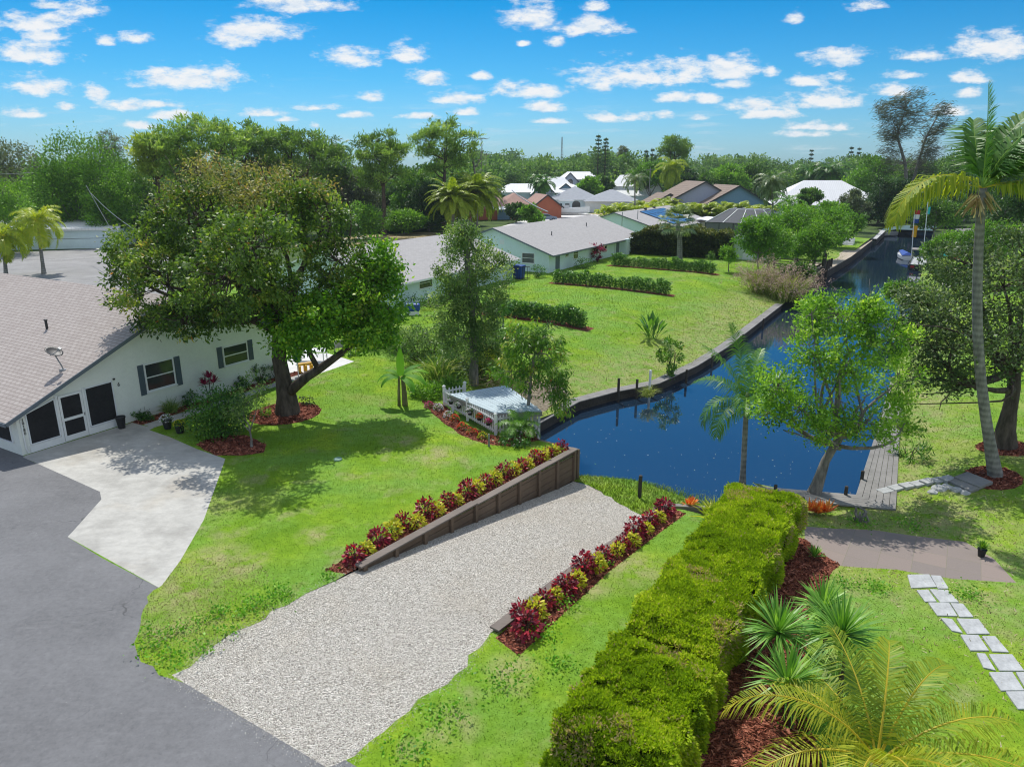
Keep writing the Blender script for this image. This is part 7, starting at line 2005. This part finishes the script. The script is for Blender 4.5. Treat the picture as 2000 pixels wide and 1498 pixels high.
# poles and wires
def pole(label, p, h, cross=True):
    t = thing('utility_pole', label, 'utility pole', p); m = MB(); m.tube([(0, 0, -.3), (0, 0, h)], [.15, .10], 8); m.build('pole', M_grey_timber, t)
    if cross:
        m = MB(); m.bar((-1.1, 0, h - .6), (1.1, 0, h - .6), .1, .12); m.build('crossarm', M_grey_timber, t)
    return p + Vector((0, 0, h))
q = faraway(161, 0, 124); q2 = PY(161, 326, 124); P1 = pole('utility pole with crossarm in front of the left woods', q, q2.z)
def wire(label, a, b, sag=.6, r=.03, n=14):
    m = MB(); m.tube([a.lerp(b, k / n) - Vector((0, 0, sag * 4 * (k / n) * (1 - k / n))) for k in range(n + 1)], r, 5); tag(m.build('overhead_wire', M_grey, None), label, 'wire', 'overhead wires')
wire('overhead wire running left from the pole before the woods', P1, PY(-120, 338, 90)); wire('pale guy wire sloping from the pole to the car park edge', PY(168, 362, 92), PY(238, 482, 84), .2); wire('second wire sloping from the pole towards the shade tree', PY(178, 378, 92), PY(262, 448, 70), .3)
wire('long thin wire crossing the field behind the shade tree', PY(700, 478, 120), PY(960, 402, 150), .5, .03)
wire('bundle of service wires dropping over the small trees by the coral house', PY(1000, 372, 170), PY(1070, 414, 120), .4, .10)
pole('pole with transformer beside the brilliant white roof', faraway(1266, 0, 200), 11.5, True)
p = faraway(1096, 0, 480); t = thing('radio_mast', 'thin lattice radio mast on the skyline', 'mast', p); H_ = PY(1096, 268, 480).z; m = MB()
for k in range(3):
    a = k * 2.094; m.bar((1.6 * math.cos(a), 1.6 * math.sin(a), 0), (.25 * math.cos(a), .25 * math.sin(a), H_), .25, .25)
for k in range(14):
    z0 = H_ * k / 14; r0_ = 1.6 - 1.35 * k / 14; m.add([(r0_ * math.cos(i * 2.094), r0_ * math.sin(i * 2.094), z0) for i in range(3)] + [(r0_ * .93 * math.cos(i * 2.094), r0_ * .93 * math.sin(i * 2.094), z0 + .3) for i in range(3)], [(0, 1, 4, 3), (1, 2, 5, 4), (2, 0, 3, 5)])
m.build('lattice', M_grey, t)
for i, px in enumerate((1213, 1243)):
    p = faraway(px, 0, 112 if i == 0 else 116); tag(MB().tube([(0, 0, 0), (0, 0, 4.9)], .06, 6).build('fence_post', M_grey, None), ('left' if i == 0 else 'right') + ' tall thin post behind the ridge of the pale blue house', 'post', 'thin posts behind the pale blue house').location = p

# ------------------------------------------------------------------ trees of the middle distance and background
def bgtree(label, px, top, bot, hw, Y, mat='bg', n=7, ncl=110, nleaf=54, L=None, asp=.5, cat='tree', bk=None, name='broadleaf_tree', tone0=.45, tvar=.22, group=None, zb=0.0, trunk=None, crad=None, lift=.0):
    base = faraway(px, 0, Y, zb); c = PY(px, (top + bot) / 2, Y); k = mpp(c); h = (bot - top) * k; w = hw * k
    lob = []
    ctop = PY(px, top, Y).z; cbot = max(zb + .4, PY(px, bot, Y).z); ctop = max(ctop, cbot + .9); H_ = ctop - cbot
    for i in range(n):
        a = i * 2.4 + random.uniform(-.4, .4); f = (i + .5) / n; rr_ = w * math.sqrt(f) * .62
        zz_ = cbot + H_ * (.28 + .48 * random.random()) if i else ctop - H_ * .3
        if i == 0:
            rr_ = 0
        lob.append((Vector((c.x + rr_ * math.cos(a), Y + rr_ * .8 * math.sin(a), zz_)), (w * random.uniform(.38, .52), w * random.uniform(.38, .52), H_ * random.uniform(.24, .32))))
    L = L or max(.3, k * 5.0); ncl = int(ncl * 1.5)
    return tree(name, label, cat, base, lob, trunk or max(.14, w * .05), LM[mat], bk or M_barkgrey, ncl=ncl, nleaf=nleaf, crad=crad or max(.5, w * .2), L=L, asp=asp, fork=.55, twigs=5, tone0=tone0, tvar=tvar, twig=.03, inner=.5, group=group)


# left woods
bgtree('grey-green tree at the far left edge of the woods', 20, 268, 470, 75, 122, 'grey', ncl=150)
bgtree('pale feathery tree low at the left edge beyond the car park', 12, 340, 490, 62, 100, 'bgl', ncl=120, asp=.35)
bgtree('big bright green tree in the left woods above the long white building', 150, 262, 490, 95, 116, 'bgl', 9, 260, 60, tone0=.3)
bgtree('bright green tree joining the big one in the left woods', 225, 315, 500, 62, 112, 'bgl', 8, 170, 60, tone0=.3)
bgtree('thin grey casuarina behind the left woods', 214, 256, 330, 34, 165, 'grey', 6, 60, 30, asp=.25, name='casuarina')
bgtree('dark tree under the pines left of the shade tree', 285, 330, 500, 55, 122, 'bg', 7, 120)
bgtree('dark green tree in the gap left of the big bright tree', 85, 320, 500, 55, 128, 'bgd', 7, 110)
bgtree('dark low tree behind the long white building', 290, 400, 500, 60, 118, 'bgd', 6, 100)
for (px, Y, lob, mat, lb, tn) in [
    (385, 112, [(385, 250, 70, 22), (330, 270, 45, 18), (440, 262, 50, 20), (360, 290, 60, 18), (420, 300, 60, 20), (350, 325, 50, 20)], 'pine', 'tall broad pine, highest of the left woods', .6),
    (310, 116, [(305, 280, 40, 14), (285, 300, 30, 12), (330, 305, 36, 16), (300, 330, 30, 14)], 'pineyellow', 'yellow-green pine left of the tallest pine', .5),
    (475, 126, [(470, 258, 48, 16), (500, 275, 50, 22), (455, 290, 40, 20), (500, 310, 50, 22)], 'pine', 'pine right behind the tallest pine', .5),
    (555, 128, [(550, 275, 55, 20), (600, 280, 45, 20), (560, 300, 60, 24), (610, 310, 50, 26), (530, 325, 50, 24)], 'pine', 'dense round-topped pine above the shade tree', .4),
    (640, 134, [(635, 295, 40, 22), (660, 320, 34, 26), (620, 330, 40, 26), (650, 355, 40, 22)], 'pine', 'pine at the right end of the dense group above the shade tree', .35),
    (751, 128, [(745, 275, 40, 18), (720, 295, 34, 20), (770, 298, 34, 20), (742, 315, 45, 24), (725, 345, 32, 24), (765, 345, 28, 24)], 'pine', 'tall bare-stemmed pine standing in the dry field', .45),
    (866, 140, [(870, 255, 45, 20), (835, 275, 32, 18), (905, 272, 34, 18), (862, 295, 48, 22), (900, 310, 34, 24), (840, 325, 30, 20)], 'pine', 'tall open pine right of the dry field, with dead boughs', .5),
    (1318, 225, [(1316, 280, 26, 12), (1335, 292, 18, 10), (1300, 296, 16, 10), (1322, 302, 24, 10)], 'pine', 'round-topped pine on the skyline over the palm', .5)]:
    L = [lobe_px(x, y, Y + random.uniform(-2, 2), hx, hz) for (x, y, hx, hz) in lob]
    pine('pine_tree', lb, faraway(px, 0, Y), L, .45 if Y < 200 else .5, LM[mat], 110, 56, 1.1, .85, .2, flat=.45, tone0=tn)
t = thing('dead_tree', 'bare dead boughs beside the tall open pine', 'dead tree', faraway(915, 0, 142)); mb = MB(); o_ = faraway(915, 0, 142); pts = limb(mb, o_, PY(918, 290, 142), .3, .15, .1, 6, 6)
for q in ((935, 255), (945, 270), (928, 262), (942, 285), (950, 300), (922, 250), (936, 310)):
    p_ = limb(mb, random.choice(pts[4:]), PY(*q, 142), .13, .03, .3, 5, 4)
    for _ in range(5):
        k = random.choice(p_[2:]); limb(mb, k, k + Vector((random.uniform(-1.4, 1.4), random.uniform(-1, 1), random.uniform(-.8, .9))), .06, .02, .2, 3, 3)
mb.build('trunk', M_barkgrey, t, o_, True)
for (px, top, bot, hw, Y, mat, lb) in [
    (695, 330, 470, 50, 138, 'grey', 'olive-grey tree right behind the shade tree crown'), (700, 395, 460, 50, 120, 'bgl', 'low bright bush at the left side of the dry field'), (800, 330, 450, 40, 142, 'bgl', 'light green tree between the two tall pines'),
    (838, 350, 455, 42, 136, 'bgd', 'vine-smothered dark tree right of the bare-stemmed pine'), (790, 415, 455, 42, 130, 'bgl', 'low bright shrubs at the edge of the dry field'), (680, 360, 460, 42, 150, 'bgd', 'dark tree behind the dry field on the left'),
    (905, 340, 430, 40, 152, 'bg', 'green tree behind the two feathery palms'), (760, 370, 450, 34, 150, 'bgd', 'dark bush behind the bare pine stem'), (955, 350, 410, 30, 190, 'grey', 'greyish tree right of the feathery palms'),
    (1038, 400, 442, 26, 140, 'bgl', 'small thin tree in front of the coral house'), (1008, 395, 428, 20, 158, 'bgd', 'round dark bush at the coral house wall'),
    (1270, 318, 372, 46, 215, 'bgl', 'bright green tree left of the tall palm over the houses'), (1345, 330, 395, 30, 190, 'bgd', 'dark tree right of the tall palm over the houses'), (1420, 325, 385, 40, 205, 'bgl', 'bright mango-like tree behind the brown roof'), (1375, 340, 395, 30, 200, 'bg', 'leafy tree behind the left end of the brown roof'), (1462, 318, 385, 34, 215, 'bg', 'green tree behind the ridge of the brown roof'),
    (1150, 345, 385, 24, 215, 'bgl', 'yellowish tree before the two-storey house'), (1178, 345, 385, 20, 222, 'bg', 'round green tree below the conifers'),
    (1580, 368, 408, 22, 168, 'bg', 'round tree in front of the wide white metal roof'), (1668, 372, 440, 28, 140, 'grey', 'greyish tree over the far docks'), (1630, 395, 450, 34, 122, 'bgl', 'light tree beside the white dock'),
    (1555, 395, 510, 58, 92, 'bgl', 'bright green tree overhanging the old dock, left of its pilings'), (1500, 415, 545, 50, 84, 'bgl', 'bright green tree next to the garden shed'), (1610, 405, 500, 50, 98, 'bgl', 'open bright tree behind the dock railing'), (1552, 520, 590, 26, 72, 'bg', 'dark shrub at the water below the dock'),
    (1480, 425, 560, 46, 80, 'bgl', 'bright green tree between the shed and the fountain grass'), (1590, 430, 560, 52, 86, 'bgl', 'full bright green tree at the old dock pilings'), (1515, 428, 530, 50, 100, 'bgl', 'bright green canopy behind the garden shed'), (1640, 420, 500, 40, 112, 'bgl', 'yellowish-green tree over the long timber dock'), (1715, 365, 475, 46, 158, 'bgd', 'dark tree mass at the left of the canal bend'), (1762, 375, 475, 46, 166, 'bgd', 'dark tree mass closing the canal end'), (1806, 380, 475, 46, 160, 'bgd', 'dark tree mass behind the flagged boat'), (1850, 370, 470, 46, 150, 'bg', 'mid-green tree on the right bank beyond the boat shelter'), (1700, 305, 420, 55, 190, 'bgl', 'pale green tree left of the casuarina'), (1738, 350, 460, 44, 150, 'bgd', 'dark vine-covered tree at the bend of the canal'), (1780, 380, 455, 36, 146, 'bgd', 'dark tree at the end of the canal'), (1825, 385, 470, 52, 118, 'bg', 'leafy tree on the right bank behind the flags'),
    (1880, 290, 420, 66, 165, 'bg', 'broad green tree behind the tall palm'), (1960, 300, 440, 70, 120, 'bg', 'green tree right of the tall palm crown'), (1985, 370, 450, 60, 80, 'bgd', 'dark tree at the right edge under the palm fronds'), (1800, 310, 400, 50, 205, 'bg', 'tree in front of the casuarina trunks'),
    (1930, 435, 505, 62, 74, 'bgl', 'yellow-green hedge-like tree on the right bank'), (1860, 455, 520, 30, 92, 'bgl', 'bright shrub by the boat shelter'), (1822, 470, 512, 16, 92, 'bgl', 'low bright shrub on the right bank near the kayak'), (1862, 528, 575, 26, 70, 'bg', 'bushy shrub on the right bank above the moored boat'), (1770, 560, 625, 40, 60, 'bgl', 'bright bush at the water on the right bank')]:
    bgtree(lb, px, top, bot, hw, Y, mat, 6, 100 if hw > 35 else 60, 56, tone0=random.uniform(.2, .45))
bgtree('young slim tree standing alone on the far lawn', 1423, 483, 518, 16, 82, 'bgl', 4, 26, 40, L=.28, crad=.4, trunk=.06, name='sapling')
bgtree('small young tree planted at the end of the far shrub row', 1388, 492, 512, 7, 84, 'bg', 3, 12, 24, L=.2, crad=.25, trunk=.04, name='sapling')
# dark hedge behind the far lawn
t = thing('tall_hedge', 'tall dark clipped hedge with a reddish-green top behind the far lawn', 'hedge', W(95.5, -28)); qb = QB(); n = 30000
u = RNG.uniform(94.2, 98.2, n); v = RNG.uniform(-36, -22.6, n); z = RNG.random(n) * 3.5
side = RNG.random(n); u[side < .55] = 94.2 + .2 * np.sin(v[side < .55] * 3) + .25 * np.sin(z[side < .55] * 4 + v[side < .55]); z[side >= .55] = 3.4; v[(side > .9)] = -22.6; z[side > .9] *= RNG.random((side > .9).sum())
z = z * (1 + .10 * np.sin(v * 1.3) + .05 * np.sin(v * 3.1)); z -= .9 * (np.abs(v + 29.3) / 6.7) ** 6
p = wxyz(np.stack([u, v], 1), z) + RNG.normal(size=(n, 3)) * .10; d = unit(rsph(n) + np.array([-UX * .6, -UY * .6, .5])); q, tt = shape_leaves(p, d, .28, .15, np.clip(RNG.normal(.35, .2, n) + .3 * (z > 3.0), 0, 1)); qb.add(q, tt)
LM['tallhedge'] = leafmat('tall_hedge_leaf', [(0, (.02, .035, .008)), (.5, (.05, .075, .014)), (1, (.20, .20, .04))], .25, .45, .35)
qb.build('foliage', LM['tallhedge'], t, W(95.5, -28)); mb = MB(); mb.prism([tuple(W(a, b))[:2] for a, b in ((94.6, -35.6), (97.9, -35.6), (97.9, -23.2), (94.6, -23.2))], -.2, 2.7); mb.build('inner_branches', M_core, t, W(95.5, -28))

# casuarina with wind-combed crown
b = faraway(1772, 0, 186); Y = 186
def casu(mb):
    pass
L = [lobe_px(1740, 215, Y, 30, 22), lobe_px(1785, 200, Y, 26, 24), lobe_px(1765, 245, Y, 30, 26), lobe_px(1830, 235, Y, 22, 30), lobe_px(1815, 275, Y, 24, 30), lobe_px(1730, 265, Y, 22, 26), lobe_px(1735, 310, Y, 22, 30), lobe_px(1800, 315, Y, 30, 24), lobe_px(1720, 225, Y, 14, 12), lobe_px(1838, 215, Y, 10, 14)]
LM['casu'] = leafmat('casuarina_needle', [(0, (.04, .05, .03)), (.5, (.085, .10, .06)), (1, (.17, .18, .11))], .25, .5, .25)
t = thing('casuarina', 'tall wispy casuarina standing over the canal, highest tree on the right', 'tree', b); mb = MB()
s1 = [b, PY(1772, 380, Y), PY(1768, 320, Y), PY(1752, 265, Y), PY(1770, 210, Y)]; s2 = [PY(1772, 400, Y), PY(1790, 330, Y), PY(1808, 270, Y), PY(1835, 220, Y)]
mb.tube(s1, [.7, .5, .4, .25, .1], 7); mb.tube(s2, [.45, .35, .25, .1], 7)
cl, ids, cc = cluster_pts(L, 210, .2)
for j in range(0, 210, 2):
    q = Vector(cl[j]); st = min(s1 + s2, key=lambda p: (p - q).length + 3 * max(0, p.z - q.z)); limb(mb, st, q, .10, .03, .2, 3, 3)
mb.build('trunk', M_barkgrey, t, b, True); qb = QB(); n = 210 * 44
p = np.repeat(cl, 44, 0) + RNG.normal(size=(n, 3)) * [.8, .8, .55]; d = unit(rsph(n) * .6 + [.9, 0, .25]); q, tt = shape_leaves(p, d, RNG.uniform(.7, 1.5, n), .14, np.clip(RNG.normal(.45, .22, n), 0, 1), .03, .1); qb.add(q, tt); qb.build('crown', LM['casu'], t, b)
# Norfolk pines and small dark conifers
def norfolk(label, px, top, Y, hw, mat='bgd', n=16, zb=0.0):
    b = faraway(px, 0, Y, zb); zt = PY(px, top, Y).z; k = mpp(PY(px, top, Y)); t = thing('conifer', label, 'conifer', b); mb = MB(); mb.tube([b, (b.x, b.y, zt)], [.4, .05], 6); mb.build('trunk', M_barkpine, t, b); qb = QB()
    for i in range(n):
        f = (i + .6) / n; z = zb + (zt - zb) * (.12 + .86 * f); r = hw * k * (1 - f) ** .7 + .25
        for j in range(9):
            a = j * .698 + i; m = 16; s_ = RNG.random(m)[:, None] * r; pp = np.array([b.x, b.y, z]) + np.array([math.cos(a), math.sin(a), .12]) * s_ + RNG.normal(size=(m, 3)) * .18; d = unit(np.array([math.cos(a), math.sin(a), .35]) + rsph(m) * .6); q, tt = shape_leaves(pp, d, max(.5, k * 3), max(.2, k * 1.4), RNG.random(m) * .8, .05, .02); qb.add(q, tt)
    qb.build('crown', LM[mat], t, b); return t
norfolk('taller of two Norfolk pines on the skyline', 1165, 262, 250, 17); norfolk('shorter Norfolk pine, just right of the taller one', 1179, 268, 250, 15)
for px, top, Y, lb in ((1258, 292, 330, 'small dark conifer left of a pair on the skyline'), (1270, 289, 330, 'middle small dark conifer on the skyline'), (1283, 291, 330, 'small dark conifer right of a pair on the skyline'), (1577, 291, 420, 'slim conifer on the skyline over the far trees'), (1653, 285, 400, 'left of two thin conifers near the casuarina'), (1668, 287, 400, 'right of two thin conifers near the casuarina')):
    norfolk(lb, px, top, Y, 6, n=9)
bgtree('thin grey casuarina on the skyline right of the Norfolk pines', 1217, 286, 330, 16, 300, 'grey', 5, 40, 24, asp=.25, name='casuarina')

# palms further off
def gp(label, px, topy, Y, nf, L, dr, p0, p1, mat='palm', r0=.22, nl=34, ll=.8, lw=.06, hang=.7, tone0=.5, bx=None, **kw):
    b = faraway(px if bx is None else bx, 0, Y); top = PY(px, topy, Y)
    return palm('palm_tree', label, b, top, r0, ring_fronds(nf, L, dr, p0, p1, nl=nl, ll=ll, lw=lw, hang=hang, tone0=tone0), LM[mat], parts=False, rr=.05, **kw)
gp('left of two broad feathery palms beside the dry field', 884, 392, 128, 54, 5.2, 1.5, 1.4, -.2, 'palmy', .4, 46, .9, .10, .6, .3)
gp('right, larger of two broad feathery palms beside the dry field', 930, 380, 134, 56, 6.2, 1.6, 1.4, -.3, 'palmy', .4, 50, 1.0, .11, .6, .22)
gp('bright palm standing at the edge of the car park', 72, 432, 80, 20, 3.6, 1.7, 1.2, -.5, 'palmy', .2, 36, .9, .05, .9, .45, bx=86)
gp('palm with browning fronds at the left edge by the car park', 6, 462, 78, 20, 3.4, 1.8, 1.1, -.7, 'palmy', .2, 36, .9, .05, 1.0, .35, bx=12, skirt=80)
gp('tall palm rising over the houses in front of the round pine', 1312, 330, 200, 22, 6.0, 2.0, 1.3, -.7, 'palmy', .3, 30, 1.5, .14, 1.1, .35)
gp('grey-trunked palm in front of the brown roof', 1508, 358, 118, 22, 3.8, 1.9, 1.2, -.6, 'sabal', .2, 30, .9, .07, 1.0, .4, bx=1511)
gp('coconut palm behind the white metal roof, left one', 1582, 340, 235, 18, 6, 1.5, 1.3, -.3, 'palm', .3, 28, 1.6, .16, .8, .3)
gp('coconut palm behind the white metal roof, right one', 1622, 338, 230, 20, 7, 1.5, 1.2, -.4, 'palm', .3, 30, 1.8, .18, .8, .2)
gp('small palm before the brilliant white roof', 1240, 352, 170, 14, 4, 1.9, 1.2, -.2, 'sabal', .2, 24, 1.0, .09, 1.0, .4)
gp('palm in front of the steep white gable, left one', 1052, 352, 208, 16, 4, 1.6, 1.2, -.4, 'palm', .25, 24, 1.2, .12, .9, .3); gp('palm in front of the steep white gable, right one', 1063, 360, 205, 16, 4, 1.6, 1.2, -.4, 'palm', .25, 24, 1.2, .12, .9, .35)
gp('small palm with a bent frond right of the brown roof', 1540, 398, 112, 12, 3.2, 1.6, 1.1, .1, 'palm', .16, 28, .8, .06, .9, .4)
gp('tiny palm on the skyline behind the rounded pines', 662, 293, 160, 16, 3.5, 1.6, 1.2, -.4, 'palm', .2, 20, 1, .1, .9, .3)
# sabal palm with fan leaves
b = GB(1328, 512); top = PY(1324, 438, b.y); t = thing('sabal_palm', 'stout grey-trunked fan palm on the far lawn', 'palm tree', b, 0); mb = MB(); mb.tube([b - Vector((0, 0, .2)), b.lerp(top, .15), b.lerp(top, .6) + Vector((.12, 0, 0)), top], [.42, .36, .32, .28], 10); mb.build('trunk', M_palmtrunk, t, b, True); qb = QB()
for i in range(38):
    az = i * 2.4; a = 1.35 - 1.9 * i / 37; h = np.array([math.cos(az) * math.cos(a), math.sin(az) * math.cos(a), math.sin(a)]); e = np.array(top) + h * random.uniform(1.3, 1.8); sd_ = unit(np.cross(h, [0.01, 0, 1.0])); up_ = np.cross(sd_, h)
    for k in range(13):
        f = (k - 6) / 6 * 1.35; d = h * math.cos(f) + sd_ * math.sin(f); L = 1.25; m = e + d * L * .55; q = m + unit(d + np.array([0, 0, -.9])) * L * .45; w = np.cross(d, up_) * .075
        qb.add(np.array([[e, e + w * .3, m + w, m - w], [m - w, m + w, q + w * .1, q - w * .1]]), random.random())
    w = sd_ * .02; qb.add(np.array([[np.array(top) - w, np.array(top) + w, e + w, e - w]]), .6)
qb.build('crown', LM['sabal'], t, b)
# row of clumping palms behind the solar house
ar = None
for i, (px, py, sc) in enumerate([(1192, 428, 1.0), (1222, 424, 1.05), (1252, 420, 1.0), (1284, 416, 1.15), (1312, 416, 1.0), (1342, 418, 1.1), (1372, 418, 1.15), (1402, 420, 1.1), (1432, 420, 1.2), (1462, 424, 1.05), (1490, 428, 1.0), (1300, 392, 1.25), (1262, 396, 1.1), (1228, 402, 1.0)]):
    Yr = 158 if i < 11 else 172; b = faraway(px, 0, Yr)
    lb = 'clumping palm in the row behind the solar house, %s from the left' % ORD[i] if i < 11 else 'clumping palm behind the row, %s from the right' % ORD[i - 11]
    if ar is None:
        t = thing('clumping_palm', lb, 'palm', b, 0, 'clumping palms behind the solar house'); qb = QB(); mb = MB()
        for k in range(60):
            az = random.uniform(0, 6.28); o_ = np.array([random.gauss(0, .9), random.gauss(0, .9), random.uniform(.4, 2.6)]); P_, q, tn = frond(o_, az, random.uniform(.7, 1.4), random.uniform(2.0, 3.0), random.uniform(1.2, 2.2), 18, .75, .09, .8, (0, 0, 0), random.uniform(.15, .6)); qb.add(q, tn)
        for k in range(6):
            mb.tube([(random.gauss(0, .5), random.gauss(0, .5), 0), (random.gauss(0, .8), random.gauss(0, .8), 2.6)], .07, 5)
        mb.build('stem', M_palmtrunk, t); qb.build('crown', LM['palmy'], t); ar = t; t.scale = (sc,) * 3
    else:
        copy_thing(ar, b, random.uniform(0, 6.28), sc, lb)
# the far woods that nobody could count
protos = []
for k in range(6):
    qb = QB(); lob = [(Vector((random.uniform(-3.6, 3.6), random.uniform(-3.6, 3.6), random.uniform(6, 10.8))), (random.uniform(2.6, 4.2),) * 2 + (random.uniform(1.7, 2.6),)) for _ in range(7)] + [(Vector((0, 0, 4.2)), (5.4, 5.4, 3.4))]
    cl, ids, cc = cluster_pts(lob, 80, .6); crown_leaves(qb, cl, cc, 17, 1.5, .95, .62, 0, .4, .25, flat=.6); protos.append(qb.arrays())
Q, T = [], []


def mass(px, top, Y, w, shade):
    b = faraway(px, 0, Y); h = PY(px, top, Y).z; q, t = protos[random.randrange(6)]; a = random.uniform(0, 6.28); ca, sa = math.cos(a), math.sin(a); s = w / 8; zs_ = h / 13.0
    x = q[..., 0] * s; y = q[..., 1] * s; z = q[..., 2] * zs_
    Q.append(np.stack([x * ca - y * sa + b.x, x * sa + y * ca + b.y, z], -1).astype(np.float32)); T.append(np.clip(t * .75 + shade, 0, 1).astype(np.float32))


for i in range(150):                                 # long skyline from the pines to the right edge
    Y = random.uniform(270, 620); px = random.uniform(900, 2120); mass(px, random.uniform(303, 322) + (0 if px > 1290 else random.uniform(-10, -2)) + 6 * math.sin(px / 40), Y, random.uniform(5, 9) * (1 + Y / 600), random.uniform(-.12, .3))
for i in range(70):
    Y = random.uniform(185, 290); px = random.uniform(880, 1330); mass(px, random.uniform(300, 335), Y if px < 930 or Y > 285 else random.uniform(278, 330), random.uniform(6, 9), random.uniform(-.1, .3))
for i in range(60):
    px = random.uniform(1300, 1760); mass(px, random.uniform(322, 345), random.uniform(235, 330), random.uniform(6, 9), random.uniform(-.1, .3))
for i in range(60):
    px = random.uniform(-60, 720); mass(px, random.uniform(300, 345), random.uniform(150, 200), random.uniform(6, 9), random.uniform(-.15, .2))
for i in range(40):
    px = random.uniform(640, 960); mass(px, random.uniform(310, 360), random.uniform(160, 230), random.uniform(6, 9), random.uniform(-.15, .2))
for i in range(46):
    px = random.uniform(1800, 2100); mass(px, random.uniform(300, 350), random.uniform(190, 300), random.uniform(7, 10), random.uniform(-.15, .2))
for i in range(36):                                  # undergrowth along the left woods
    px = random.uniform(-40, 340); mass(px, random.uniform(420, 455), random.uniform(124, 140), random.uniform(4, 6), random.uniform(-.2, .1))
for i in range(30):
    px = random.uniform(660, 860); mass(px, random.uniform(400, 430), random.uniform(134, 150), random.uniform(3, 5), random.uniform(-.2, .1))
LM['far'] = leafmat('far_wood_leaf', [(0, (.03, .065, .02)), (.4, (.07, .135, .035)), (.75, (.13, .21, .05)), (1, (.21, .27, .09))], .38, .6, .2, gain=1.9)
o = npobj('far_woods', np.concatenate(Q), np.concatenate(T), LM['far']); o['kind'] = 'stuff'

# ------------------------------------------------------------------ the humid air over the far woods
hm, nt = newmat('haze')
N(nt, 'ShaderNodeOutputMaterial', {1: N(nt, 'ShaderNodeVolumePrincipled', {'Color': (.80, .90, 1.0, 1), 'Density': .00016, 'Anisotropy': .2}).outputs[0]})
mb = MB(); mb.box(-1500, -60, -3.2, 1500, 1500, 60)
o = mb.build('haze', hm); o['kind'] = 'stuff'
